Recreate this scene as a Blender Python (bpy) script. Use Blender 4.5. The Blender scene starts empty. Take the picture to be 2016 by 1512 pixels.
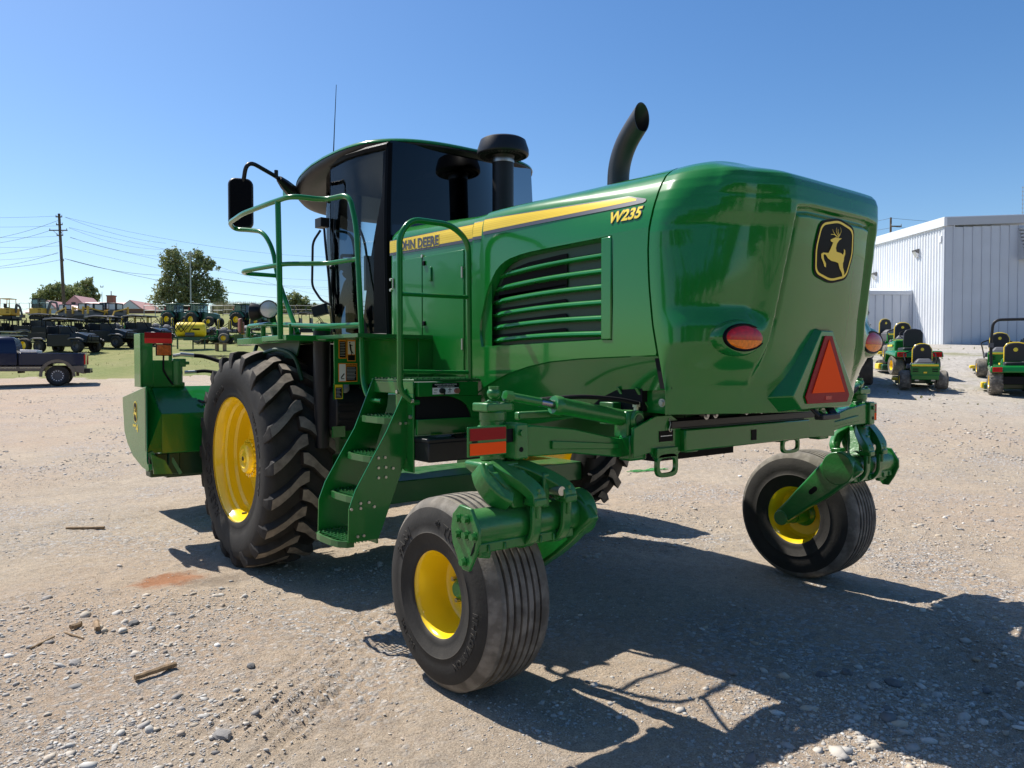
import bpy, bmesh, math, random
import numpy as np
from mathutils import Vector, Matrix, noise as mnoise
random.seed(7); RNG = np.random.default_rng(7)
PI = math.pi
S = bpy.context.scene
COL = S.collection
# ---------------------------------------------------------------- camera, world, sun, exposure
CAMP = Vector((-3.86, -3.18, 1.62)); HEAD = math.radians(51.2); PITCH = math.radians(1.44)
cd = bpy.data.cameras.new('camera'); cam = bpy.data.objects.new('camera', cd); COL.objects.link(cam)
cd.sensor_width = 36; cd.lens = 36 * 1514 / 2016; cd.clip_end = 3000; cd.clip_start = .05
cam.location = CAMP
cam.rotation_euler = (PI / 2 - PITCH, 0, HEAD - PI / 2)
S.camera = cam
SUNV = Vector((-.2, .69, 1.0)).normalized()
W = bpy.data.worlds.new('World'); S.world = W; W.use_nodes = True
wn = W.node_tree.nodes; wl = W.node_tree.links
bg = wn['Background']; sky = wn.new('ShaderNodeTexSky'); sky.sky_type = 'NISHITA'; sky.sun_disc = False
sky.sun_elevation = math.asin(SUNV.z); sky.sun_rotation = math.atan2(SUNV.x, SUNV.y)
sky.altitude = 300; sky.air_density = 1.0; sky.dust_density = .8; sky.ozone_density = 2.2
hs = wn.new('ShaderNodeHueSaturation'); hs.inputs['Hue'].default_value = .503; hs.inputs['Saturation'].default_value = 1.28
wl.new(sky.outputs[0], hs.inputs['Color']); wl.new(hs.outputs[0], bg.inputs[0]); bg.inputs[1].default_value = .102
sd = bpy.data.lights.new('sun', 'SUN'); sd.energy = 4.9; sd.angle = math.radians(.53); sd.color = (1, .955, .88)
sun = bpy.data.objects.new('sun', sd); COL.objects.link(sun)
sun.rotation_euler = (-SUNV).to_track_quat('-Z', 'Y').to_euler()
S.view_settings.view_transform = 'Standard'; S.view_settings.look = 'None'; S.view_settings.gamma = 1
S.view_settings.exposure = .54; S.view_settings.use_curve_mapping = False
S.cycles.max_bounces = 7; S.cycles.diffuse_bounces = 3; S.cycles.glossy_bounces = 4; S.cycles.transparent_max_bounces = 12
S.cycles.use_denoising = True; S.cycles.caustics_reflective = False; S.cycles.caustics_refractive = False

# ---------------------------------------------------------------- yard frame: u metres to the right, v metres ahead of the photographer
UV_U = Vector((math.sin(HEAD), -math.cos(HEAD), 0)); UV_V = Vector((math.cos(HEAD), math.sin(HEAD), 0))
def yard(u, v, dz=0.0):
    p = CAMP + UV_U * u + UV_V * v
    return Vector((p.x, p.y, terr(u, v) + dz))
LK = np.array([(-60, 0), (9, 0), (14, .12), (20, .34), (26, .6), (32, .9), (36, 1.3), (40, 1.8), (46, 2.55), (60, 3.7), (75, 4.9), (90, 6.1), (105, 8.1), (130, 10.2), (150, 11.6), (170, 12.2), (300, 12), (900, 8)])
RK = np.array([(-60, 0), (9, 0), (12, .12), (14, .33), (20, .95), (25, 1.65), (30, 2.1), (36, 2.57), (60, 2.9), (120, 5), (300, 5), (900, 3)])
def terr_np(u, v):
    a = u / np.maximum(v, 1.0)
    t = np.clip((a + .25) / .6, 0, 1); t = t * t * (3 - 2 * t)
    t = np.where(v < 0, .5, t)
    return np.interp(v, LK[:, 0], LK[:, 1]) * (1 - t) + np.interp(v, RK[:, 0], RK[:, 1]) * t
def terr(u, v): return float(terr_np(np.array(float(u)), np.array(float(v))))

# ---------------------------------------------------------------- materials
MATS = {}
def mat(name, col, rough=.5, metal=0, var=.0, vscale=6, coat=0, bump=0, bscale=80, spec=.5, col2=None, c2s=3, c2lo=.45, c2hi=.6, dust=0, rvar=0):
    m = bpy.data.materials.new(name); m.use_nodes = True; n = m.node_tree.nodes; l = m.node_tree.links
    b = n['Principled BSDF']; b.inputs['Roughness'].default_value = rough; b.inputs['Metallic'].default_value = metal
    b.inputs['Specular IOR Level'].default_value = spec
    if coat: b.inputs['Coat Weight'].default_value = coat; b.inputs['Coat Roughness'].default_value = .035
    tc = n.new('ShaderNodeTexCoord'); c = None
    rgb = n.new('ShaderNodeRGB'); rgb.outputs[0].default_value = (*col, 1); c = rgb.outputs[0]
    def noise(s, d=5):
        t = n.new('ShaderNodeTexNoise'); t.inputs['Scale'].default_value = s; t.inputs['Detail'].default_value = d
        l.new(tc.outputs['Object'], t.inputs['Vector']); return t.outputs['Fac']
    def ramp(f, a, bb):
        r = n.new('ShaderNodeMapRange'); r.inputs[1].default_value = a; r.inputs[2].default_value = bb; l.new(f, r.inputs[0]); return r.outputs[0]
    def mix(f, a, bb, mode='MIX'):
        x = n.new('ShaderNodeMix'); x.data_type = 'RGBA'; x.blend_type = mode
        if isinstance(f, float): x.inputs[0].default_value = f
        else: l.new(f, x.inputs[0])
        for k, q in ((6, a), (7, bb)):
            if isinstance(q, tuple): x.inputs[k].default_value = (*q, 1)
            else: l.new(q, x.inputs[k])
        return x.outputs[2]
    if col2: c = mix(ramp(noise(c2s), c2lo, c2hi), c, col2)
    if var:
        c = mix(ramp(noise(vscale), .3, .7), mix(1.0, c, (1 - var,) * 3, 'MULTIPLY'), mix(1.0, c, (1 + var * .6,) * 3, 'MULTIPLY'))
    if dust:
        g = n.new('ShaderNodeNewGeometry'); sx = n.new('ShaderNodeSeparateXYZ'); l.new(g.outputs['Normal'], sx.inputs[0])
        up = ramp(sx.outputs[2], .1, 1.0); mm = n.new('ShaderNodeMath'); mm.operation = 'MULTIPLY'; l.new(up, mm.inputs[0]); l.new(ramp(noise(9), .25, .7), mm.inputs[1])
        m2 = n.new('ShaderNodeMath'); m2.operation = 'MULTIPLY'; l.new(mm.outputs[0], m2.inputs[0]); m2.inputs[1].default_value = dust
        m3 = n.new('ShaderNodeMath'); m3.operation = 'ADD'; l.new(m2.outputs[0], m3.inputs[0]); m3.inputs[1].default_value = dust * .07
        c = mix(m3.outputs[0], c, (.42, .36, .27))
        r = n.new('ShaderNodeMath'); r.operation = 'MULTIPLY_ADD'; l.new(m3.outputs[0], r.inputs[0]); r.inputs[1].default_value = .5; r.inputs[2].default_value = rough; l.new(r.outputs[0], b.inputs['Roughness'])
    elif rvar:
        r = n.new('ShaderNodeMath'); r.operation = 'MULTIPLY_ADD'; l.new(noise(5), r.inputs[0]); r.inputs[1].default_value = rvar; r.inputs[2].default_value = rough - rvar * .5; l.new(r.outputs[0], b.inputs['Roughness'])
    l.new(c, b.inputs['Base Color'])
    if bump:
        bp = n.new('ShaderNodeBump'); bp.inputs['Strength'].default_value = 1; bp.inputs['Distance'].default_value = bump
        l.new(noise(bscale, 6), bp.inputs['Height']); l.new(bp.outputs[0], b.inputs['Normal'])
    MATS[name] = m; return m
GREEN = (.005, .165, .022)
mat('green_paint', GREEN, .22, 0, .10, 1.3, coat=.3, spec=.4, rvar=.1, bump=.0006, bscale=5)
mat('green_hood', GREEN, .15, 0, .07, 1.1, coat=.5, spec=.4, bump=.0009, bscale=2.2, dust=.07)
mat('green_cast', (.007, .170, .025), .30, 0, .18, 7, coat=.25, bump=.0022, bscale=40, dust=.16)
mat('green_dusty', (.006, .12, .022), .28, 0, .12, 5, coat=.2, dust=.16)
mat('green_dull', (.008, .05, .018), .45, 0, .2, 3)
mat('yellow_paint', (.92, .64, .014), .24, 0, .06, 4, coat=.5, rvar=.15)
mat('yellow_decal', (.90, .62, .03), .35)
mat('yellow_text', (.88, .66, .05), .35)
mat('rubber', (.018, .0175, .017), .72, 0, .35, 9, bump=.0015, bscale=60, dust=.25, spec=.35)
mat('rubber_worn', (.125, .115, .102), .82, 0, .35, 8, bump=.002, bscale=90, dust=.4, spec=.25, col2=(.20, .185, .165), c2s=14)
mat('rubber_tread', (.030, .027, .024), .8, 0, .3, 14, bump=.002, bscale=50, spec=.3)
mat('lug_face', (.24, .205, .165), .88, 0, .35, 18, bump=.002, bscale=90, spec=.2)
mat('black_plastic', (.012, .012, .014), .42, 0, .25, 6, spec=.35, bump=.0006, bscale=200)
mat('black_matte', (.008, .008, .009), .8, spec=.2)
mat('black_gloss', (.003, .003, .004), .45, spec=.08)
mat('exhaust_black', (.028, .03, .036), .42, 0, .2, 8, spec=.45)
mat('grey_decal', (.075, .075, .10), .4)
mat('white_decal', (.78, .78, .78), .5)
mat('orange_decal', (.85, .30, .02), .5)
mat('orange_fluor', (1.0, .10, .012), .7, spec=.1)
mat('dark_red', (.30, .008, .008), .5, spec=.2, bump=.001, bscale=400)
mat('red_reflect', (.80, .02, .015), .3, bump=.001, bscale=400)
mat('red_lens', (.50, .006, .010), .18, coat=.15, spec=.3, var=.3, vscale=40)
mat('amber_lens', (.85, .22, .01), .18, coat=.15, spec=.3, var=.3, vscale=60)
mat('amber_lamp', (.55, .12, .01), .25, var=.4, vscale=50, bump=.004, bscale=60)
mat('chrome', (.62, .62, .60), .22, 1)
mat('steel', (.42, .42, .42), .35, 1, var=.15)
mat('zinc', (.55, .52, .45), .4, .9)
mat('rod', (.25, .25, .27), .18, 1)
mat('lamp_lens', (.62, .62, .64), .12, .2, coat=.8, bump=.003, bscale=70)
mat('seat_brown', (.06, .05, .045), .7)
mat('light_grey', (.35, .36, .37), .6)
mat('rust_cap', (.25, .09, .06), .6)
mat('ground_stone', (.30, .28, .26), .9, 0, .5, 1.7, bump=.004, bscale=60)
mat('rock_dark', (.15, .145, .14), .85, 0, .3, 30, bump=.004, bscale=60)
mat('stick_wood', (.30, .20, .11), .85, 0, .4, 30, bump=.003, bscale=80)
mat('green_twine', (.12, .45, .12), .7)
def glassmat(name, tint, gl=.75, rough=.0, fac0=.06):
    m = bpy.data.materials.new(name); m.use_nodes = True; n = m.node_tree.nodes; l = m.node_tree.links; n.remove(n['Principled BSDF'])
    o = n['Material Output']; t = n.new('ShaderNodeBsdfTransparent'); t.inputs[0].default_value = (*tint, 1)
    g = n.new('ShaderNodeBsdfGlossy'); g.inputs[0].default_value = (gl, gl, gl, 1); g.inputs['Roughness'].default_value = rough
    f = n.new('ShaderNodeFresnel'); f.inputs[0].default_value = 1.5
    a = n.new('ShaderNodeMath'); a.operation = 'MULTIPLY_ADD'; l.new(f.outputs[0], a.inputs[0]); a.inputs[1].default_value = 1.0; a.inputs[2].default_value = fac0 * .3
    x = n.new('ShaderNodeMixShader'); l.new(a.outputs[0], x.inputs[0]); l.new(t.outputs[0], x.inputs[1]); l.new(g.outputs[0], x.inputs[2]); l.new(x.outputs[0], o.inputs[0])
    MATS[name] = m
glassmat('glass_clear', (.74, .83, .86), gl=.4); glassmat('glass_dark', (.012, .014, .020), gl=.35, rough=.01, fac0=.15); glassmat('glass_far', (.35, .45, .48))
glassmat('mirror_back', (.02, .02, .02))
# stripe decal with fine lines running along it
def stripe_mat():
    m = bpy.data.materials.new('stripe'); m.use_nodes = True; n = m.node_tree.nodes; l = m.node_tree.links; b = n['Principled BSDF']
    uv = n.new('ShaderNodeUVMap'); uv.uv_map = 'UVMap'; s = n.new('ShaderNodeSeparateXYZ'); l.new(uv.outputs[0], s.inputs[0])
    a = n.new('ShaderNodeMath'); a.operation = 'MULTIPLY'; l.new(s.outputs[1], a.inputs[0]); a.inputs[1].default_value = 6
    f = n.new('ShaderNodeMath'); f.operation = 'FRACT'; l.new(a.outputs[0], f.inputs[0])
    r = n.new('ShaderNodeValToRGB'); l.new(f.outputs[0], r.inputs[0])
    r.color_ramp.elements[0].color = (.93, .66, .05, 1); r.color_ramp.elements[1].color = (.93, .66, .05, 1)
    e = r.color_ramp.elements.new(.35); e.color = (.93, .66, .05, 1); e = r.color_ramp.elements.new(.5); e.color = (.72, .44, .02, 1); e = r.color_ramp.elements.new(.65); e.color = (.93, .66, .05, 1)
    l.new(r.outputs[0], b.inputs['Base Color']); b.inputs['Roughness'].default_value = .3; MATS['stripe'] = m
stripe_mat()

# ---------------------------------------------------------------- mesh builder
class MB:
    def __init__(s): s.v = []; s.f = []; s.m = []; s.mi = 0; s.uv = {}
    def add(s, vs, fs):
        o = len(s.v); s.v.extend([tuple(p) for p in vs]); s.f.extend([tuple(i + o for i in f) for f in fs]); s.m.extend([s.mi] * len(fs)); return o
    def box(s, c, d, rz=0, rx=0, ry=0):
        M = Matrix.Rotation(rz, 3, 'Z') @ Matrix.Rotation(ry, 3, 'Y') @ Matrix.Rotation(rx, 3, 'X'); c = Vector(c)
        vs = [c + M @ Vector((x * d[0] / 2, y * d[1] / 2, z * d[2] / 2)) for x in (-1, 1) for y in (-1, 1) for z in (-1, 1)]
        s.add(vs, [(0, 1, 3, 2), (4, 6, 7, 5), (0, 4, 5, 1), (2, 3, 7, 6), (0, 2, 6, 4), (1, 5, 7, 3)]); return s
    def bb(s, a, b): return s.box([(a[i] + b[i]) / 2 for i in range(3)], [abs(b[i] - a[i]) for i in range(3)])
    def bar(s, p, q, w, h, up=(0, 0, 1)):
        p = Vector(p); q = Vector(q); d = (q - p).normalized(); u = Vector(up); x = d.cross(u)
        if x.length < 1e-4: x = d.cross(Vector((1, 0, 0)))
        x.normalize(); u = x.cross(d)
        vs = [e + x * a * w / 2 + u * b * h / 2 for e in (p, q) for a, b in ((-1, -1), (1, -1), (1, 1), (-1, 1))]
        s.add(vs, [(0, 1, 2, 3), (7, 6, 5, 4), (0, 4, 5, 1), (1, 5, 6, 2), (2, 6, 7, 3), (3, 7, 4, 0)]); return s
    def grid(s, P, flip=False, cu=False):
        n = len(P); k = len(P[0]); fs = []
        for i in range(n - 1):
            for j in range(k if cu else k - 1):
                j2 = (j + 1) % k; q = (i * k + j, i * k + j2, (i + 1) * k + j2, (i + 1) * k + j); fs.append(q[::-1] if flip else q)
        s.add([p for r in P for p in r], fs); return s
    def loft(s, rings, cap=True):
        k = len(rings[0]); o = len(s.v); s.grid(rings, cu=True)
        if cap: s.f.append(tuple(range(o, o + k))[::-1]); s.f.append(tuple(range(o + (len(rings) - 1) * k, o + len(rings) * k))); s.m += [s.mi] * 2
        return s
    def tube(s, pts, r, n=10, cap=True, rs=None):
        pts = [Vector(p) for p in pts]; N = len(pts); tang = []
        for i in range(N):
            a = pts[min(i + 1, N - 1)] - pts[max(i - 1, 0)]; tang.append(a.normalized())
        t = tang[0]; x = t.orthogonal().normalized(); rings = []
        for i in range(N):
            t = tang[i]; x = (x - t * x.dot(t)); x = x.normalized() if x.length > 1e-6 else t.orthogonal().normalized(); y = t.cross(x)
            R = rs[i] if rs else r
            rings.append([pts[i] + x * R * math.cos(2 * PI * j / n) + y * R * math.sin(2 * PI * j / n) for j in range(n)])
        return s.loft(rings, cap)
    def cyl(s, p, q, r, n=20, r2=None): return s.tube([p, q], r, n, rs=[r, r if r2 is None else r2])
    def lathe(s, prof, o=(0, 0, 0), ax=(0, 0, 1), n=32, cap=False):
        o = Vector(o); ax = Vector(ax).normalized(); x = ax.orthogonal().normalized(); y = ax.cross(x)
        return s.loft([[o + ax * h + (x * math.cos(2 * PI * j / n) + y * math.sin(2 * PI * j / n)) * r for j in range(n)] for r, h in prof], cap)
    def prism(s, poly, d):
        d = Vector(d); a = [Vector(p) for p in poly]; return s.loft([a, [p + d for p in a]])
    def bolt(s, p, d, r=.012, h=.012): return s.cyl(Vector(p) - Vector(d) * .004, Vector(p) + Vector(d) * h, r, 6)
    def ball(s, c, r, sc=(1, 1, 1), n=14, k=8):
        c = Vector(c)
        return s.loft([[c + Vector((r * sc[0] * math.sin(a) * math.cos(b), r * sc[1] * math.sin(a) * math.sin(b), r * sc[2] * math.cos(a))) for b in [2 * PI * j / n for j in range(n)]] for a in [PI * (i + .04) / (k + .08) for i in range(k + 1)]])
    def build(s, name, m=None, parent=None, bevel=0, ang=35, kind=None, seg=2, label=None, flat=False):
        me = bpy.data.meshes.new(name); me.from_pydata(s.v, [], s.f)
        ms = m if isinstance(m, (list, tuple)) else [m]
        for q in ms: me.materials.append(MATS[q])
        if len(ms) > 1: me.polygons.foreach_set('material_index', s.m)
        bm = bmesh.new(); bm.from_mesh(me); bmesh.ops.recalc_face_normals(bm, faces=bm.faces)
        if not flat:
            for f in bm.faces: f.smooth = True
            ca = math.radians(ang)
            for e in bm.edges:
                if len(e.link_faces) == 2 and e.calc_face_angle(0) > ca: e.smooth = False
        bm.to_mesh(me); bm.free(); me.update()
        o = bpy.data.objects.new(name, me); COL.objects.link(o); o.parent = parent
        if bevel:
            b = o.modifiers.new('edge', 'BEVEL'); b.width = bevel; b.segments = seg; b.limit_method = 'ANGLE'; b.angle_limit = math.radians(40); b.harden_normals = False
        if kind: o['kind'] = kind
        if label: o['label'] = label
        return o
def islands(mb):
    n = len(mb.v); par = list(range(n))
    def find(a):
        while par[a] != a: par[a] = par[par[a]]; a = par[a]
        return a
    for f in mb.f:
        r = find(f[0])
        for q in f[1:]: par[find(q)] = r
    G = {}
    for i, f in enumerate(mb.f): G.setdefault(find(f[0]), []).append(i)
    out = []
    for fs in G.values():
        m = type(mb)(); mp = {}
        for i in fs:
            for q in mb.f[i]:
                if q not in mp: mp[q] = len(m.v); m.v.append(mb.v[q])
            m.f.append(tuple(mp[q] for q in mb.f[i])); m.m.append(mb.m[i])
        out.append(m)
    return out
def each(mb, name, m, parent=None, **k):
    """one object for every separate piece collected in mb"""
    return [q.build(name, m, parent, **k) for q in islands(mb)]
def arc_fillet(pts, r, k=6):
    pts = [Vector(p) for p in pts]; out = [pts[0]]
    for i in range(1, len(pts) - 1):
        a, b, c = pts[i - 1], pts[i], pts[i + 1]; d1 = (a - b); d2 = (c - b); t = min(r, d1.length * .48, d2.length * .48)
        p = b + d1.normalized() * t; q = b + d2.normalized() * t
        for j in range(k + 1):
            w = j / k; out.append(p * (1 - w) ** 2 + b * 2 * w * (1 - w) + q * w * w)
    out.append(pts[-1]); return out
def smoothpts(pts, k=6):  # Catmull-Rom
    P = [Vector(p) for p in pts]; P = [P[0] * 2 - P[1]] + P + [P[-1] * 2 - P[-2]]; out = []
    for i in range(1, len(P) - 2):
        for j in range(k):
            t = j / k; a, b, c, d = P[i - 1], P[i], P[i + 1], P[i + 2]
            out.append(.5 * ((2 * b) + (c - a) * t + (2 * a - 5 * b + 4 * c - d) * t * t + (3 * b - a - 3 * c + d) * t ** 3))
    out.append(P[-2]); return out
def empty(name, loc, label, cat, rz=0, group=None):
    o = bpy.data.objects.new(name, None); COL.objects.link(o); o.location = loc; o.rotation_euler = (0, 0, rz); o.empty_display_size = .2
    o['label'] = label; o['category'] = cat
    if group: o['group'] = group
    return o
def tag(o, label, cat, group=None):
    o['label'] = label; o['category'] = cat
    if group: o['group'] = group
    return o
def copy_tree(root, loc, rz, label, sc=None):
    kids = {}
    for o in list(bpy.data.objects):
        if o.parent: kids.setdefault(o.parent.name, []).append(o)
    def cp(o, par):
        c = o.copy(); COL.objects.link(c); c.parent = par
        for k in kids.get(o.name, []): cp(k, c)
        return c
    r = cp(root, None); r.location = loc; r.rotation_euler = (0, 0, rz); r['label'] = label
    if sc: r.scale = (sc,) * 3
    return r
def text_verts(txt, size, ext=0.0, bold=0.0, sp=1.0):
    c = bpy.data.curves.new('t', 'FONT'); c.body = txt; c.size = size; c.extrude = ext; c.offset = bold; c.space_character = sp; c.align_x = 'CENTER'; c.align_y = 'CENTER'
    o = bpy.data.objects.new('t', c); COL.objects.link(o); bpy.context.view_layer.update()
    dg = bpy.context.evaluated_depsgraph_get(); me = o.evaluated_get(dg).to_mesh()
    v = [Vector(q.co) for q in me.vertices]; f = [tuple(p.vertices) for p in me.polygons]
    o.evaluated_get(dg).to_mesh_clear(); bpy.data.objects.remove(o); bpy.data.curves.remove(c); return v, f
def add_text(mb, txt, size, fn, **k):
    v, f = text_verts(txt, size, **k); mb.add([fn(p.x, p.y, p.z) for p in v], f)
# ================================================================ THE WINDROWER
WR = empty('windrower', (0, 0, 0), 'large green self-propelled windrower with yellow rims, cab and curved rear hood on the gravel', 'farm machine')
def lerp(a, b, t): return a + (b - a) * t
def interp(x, T): return float(np.interp(x, [t[0] for t in T], [t[1] for t in T]))
def Cut(pts):  # x(z) table helper sorted by z
    return sorted([(z, y) for y, z in pts])
# hood cross-section: half width against height
PROF = [(.9, 1.2), (.9, 1.6), (.9, 2.0), (.9, 2.28), (.8995, 2.31), (.896, 2.345), (.888, 2.39), (.874, 2.435), (.853, 2.485), (.825, 2.535), (.79, 2.578), (.745, 2.610), (.69, 2.635), (.62, 2.655), (.53, 2.669), (.42, 2.678), (.28, 2.685), (.14, 2.689), (0, 2.690)]
def halfw(z): return interp(z, [(p[1], p[0]) for p in PROF])
SEAM = [(1.36, -.69), (1.49, -.69), (1.665, -.648), (1.82, -.614), (2.0, -.592), (2.1, -.585), (2.2, -.582), (2.3, -.588), (2.375, -.60), (2.46, -.606), (2.55, -.606), (2.65, -.596), (2.74, -.585)]
FRONT = [(1.22, .767), (1.35, .805), (1.431, .888), (1.613, .905), (1.945, .904), (2.14, .88), (2.27, .842), (2.40, .82), (2.50, .81), (2.60, .80), (2.65, .77), (2.69, .74), (2.74, .73)]
FPROF = [(.88, 1.5), (.88, 1.8), (.88, 2.1), (.88, 2.4), (.88, 2.52), (.877, 2.545), (.868, 2.572), (.85, 2.598), (.825, 2.618), (.79, 2.632), (.74, 2.642), (.6, 2.655), (.3, 2.665), (0, 2.67)]
FDZ = [(.8, -.03), (1.0, -.02), (1.9, .035), (2.1, .038)]
CREASE = [(.888, 1.431), (.73, 1.50), (.542, 1.567), (.35, 1.61), (.163, 1.638), (-.1, 1.655), (-.35, 1.662), (-.64, 1.668)]
BOXP = [(.90, 2.31), (.90, 2.45), (.895, 2.52), (.885, 2.555), (.865, 2.585), (.835, 2.607), (.79, 2.622), (.72, 2.634), (.6, 2.643), (.3, 2.655), (0, 2.66)]
def resample(P, n):
    P = np.array(P); L = np.concatenate([[0], np.cumsum(np.hypot(*np.diff(P, axis=0).T))]); t = np.linspace(0, L[-1], n); return np.stack([np.interp(t, L, P[:, 0]), np.interp(t, L, P[:, 1])], -1)
RP_ = resample([p for p in PROF if p[1] >= 2.31], 60); BP_ = resample(BOXP, 60)
def panel_prof(y):
    t = min(1, max(0, (y + .55) / 1.25)); t = t * t * (3 - 2 * t); return RP_ * (1 - t) + BP_ * t
def panel_w(y, z):
    if z <= 2.31: return .9
    P = panel_prof(y); return float(np.interp(z, P[:, 1], P[:, 0]))
def box_w(z): return .9 if z < 2.31 else interp(z, [(p[1], p[0]) for p in BOXP])
def engine_panel(sg):
    mb = MB()
    X = lambda z, o=0: sg * (halfw(z) + o)
    # plane region by triangulated fill with the louvre opening
    fr = [(interp(z, FRONT), z) for z in np.linspace(2.31, 1.45, 14)]
    cr = CREASE; rs = [(interp(z, SEAM), z) for z in np.linspace(1.68, 2.31, 12)]
    outer = fr + cr + rs
    hole = [(.815, 1.735), (.832, 1.80), (.834, 1.876), (.815, 1.94), (.79, 2.005), (.766, 2.068), (.735, 2.125), (.696, 2.175), (.662, 2.212), (.618, 2.241), (.57, 2.261), (.516, 2.274), (.42, 2.286), (.323, 2.292), (.1, 2.296), (-.254, 2.30), (-.34, 2.301), (-.345, 2.15), (-.348, 1.95), (-.342, 1.749), (-.256, 1.752), (.3, 1.742)] if sg < 0 else None
    bm = bmesh.new()
    def loop(L):
        vs = [bm.verts.new((sg * .9, y, z)) for y, z in L]; return [bm.edges.new((vs[i], vs[(i + 1) % len(vs)])) for i in range(len(vs))]
    es = loop(outer) + (loop(hole) if hole else [])
    bmesh.ops.triangle_fill(bm, edges=es, use_beauty=True, use_dissolve=False)
    bm.verts.ensure_lookup_table(); bm.verts.index_update()
    mb.add([v.co[:] for v in bm.verts], [[v.index for v in f.verts] for f in bm.faces]); bm.free()
    # shoulder and crown
    P = []
    zz = [p for p in PROF if p[1] >= 2.31]
    fine = []
    for i in range(len(zz) - 1):
        for k in range(3): fine.append((lerp(zz[i][0], zz[i + 1][0], k / 3), lerp(zz[i][1], zz[i + 1][1], k / 3)))
    fine.append(zz[-1])
    for i in range(60):
        a, b = interp(BP_[i][1], FRONT), interp(RP_[i][1], SEAM); row = []
        for t in np.linspace(0, 1, 28): y = lerp(a, b, t); q = panel_prof(y)[i]; row.append((sg * q[0], y, q[1]))
        P.append(row)
    mb.grid(P)
    # lower skirt under the crease
    bt = [(.767, 1.22), (.6, 1.235), (.3, 1.27), (0, 1.32), (-.12, 1.36), (-.2, 1.42), (-.325, 1.474), (-.64, 1.493), (-.69, 1.49)]
    R = []
    for t in np.linspace(0, 1, 7):
        row = []
        for k in np.linspace(0, 1, 40):
            y = lerp(.888, -.645, k); c = interp(-y, [(-q[0], q[1]) for q in CREASE]); yb = lerp(.767, -.69, k); b = interp(-yb, [(-q[0], q[1]) for q in bt])
            row.append((sg * (.886 - .05 * t ** 1.3 + (.0 if t else 0)), lerp(y, yb, t), lerp(c, b, t)))
        R.append(row)
    mb.grid([[(sg * .9, p[1], p[2] + .006) for p in R[0]], [(sg * .886, p[1], p[2] - .006) for p in R[0]]] + R[1:])
    # flanges round the edges so the panel has thickness
    F = [(box_w(z), interp(z, FRONT), z) for z in np.linspace(1.44, 2.65, 60)]
    mb.grid([[(sg * w, y, z) for w, y, z in F], [(sg * (w - .016), y + .002, z - (.012 if z > 2.55 else 0)) for w, y, z in F]])
    F = [(halfw(z), interp(z, SEAM), z) for z in np.linspace(1.66, 2.68, 50)]
    mb.grid([[(sg * w, y, z) for w, y, z in F], [(sg * (w - .04), y - .002, z - (.02 if z > 2.5 else 0)) for w, y, z in F]])
    L = R[-1]; mb.grid([L, [(p[0] - sg * .04, p[1], p[2]) for p in L]])
    o = mb.build('engine_side_panel', 'green_hood', WR, ang=28)
    if hole:
        w = MB(); H = [(sg * .9, y, z) for y, z in hole]; I = [(sg * .838, y, z) for y, z in hole]
        # walls of the recess lean inward
        cy, cz = .25, 2.0
        I = [(sg * .845, cy + (y - cy) * .965, cz + (z - cz) * .955) for y, z in hole]
        n = len(H); w.grid([H, I], cu=True); w.build('louvre_recess', 'green_hood', o, ang=20)
        bk = MB(); bk.prism([(sg * .842, y, z) for _, y, z in I], (.008, 0, 0)); bk.build('louvre_backing', 'green_dull', o)
        st = MB(); st.bb((-.905, -.338, 1.753), (-.86, -.262, 2.297)); st.build('louvre_end_strip', 'green_hood', o, bevel=.006)
        dk = MB()  # black mesh openings behind the slats
        dk.prism([(-.847, y, z) for y, z in [(.69, 2.10), (.64, 2.17), (.56, 2.215), (.4, 2.24), (.1, 2.255), (.06, 2.255), (.06, 2.075), (.70, 2.04)]], (-.004, 0, 0))
        for k in range(1, 6):
            zl = 2.038 - .083 * (k - 1); yl = .73 + .01 * k
            dk.prism([(-.847, yl, zl - .012 - .0), (-.847, yl, zl + .020), (-.847, .075, zl + .042), (-.847, .06, zl + .030), (-.847, .06, zl + .006), (-.847, .075, zl - .0)], (-.004, 0, 0))
        dk.build('louvre_opening', 'black_matte', o)
        for k in range(7):
            s = MB(); zf = [2.178, 2.098, 2.016, 1.934, 1.852, 1.772][k] if k < 6 else None
            if zf is None: continue
            yf = [.715, .755, .785, .805, .815, .815][k]; zr = 2.213 - k * .0845
            rows = []
            for t in np.linspace(0, 1, 14):
                y = lerp(yf, -.262, t); z = lerp(zf, zr, t) + .012 * math.sin(PI * t); e = min(1, t * 6) ; out = lerp(-.848, -.888, e)
                h = .020
                rows.append([(out, y, z - .008), (out + .001, y, z), (out + .006, y, z + .008), (out + .014, y, z + .012), (-.842, y, z + .014), (-.842, y, z - h * .9), (out + .018, y, z - h), (out + .004, y, z - h * .55)])
            s.loft(rows); s.build('louvre_slat', 'green_hood', o, ang=50)
    return o
panelL = engine_panel(-1); panelR = engine_panel(1)
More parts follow.
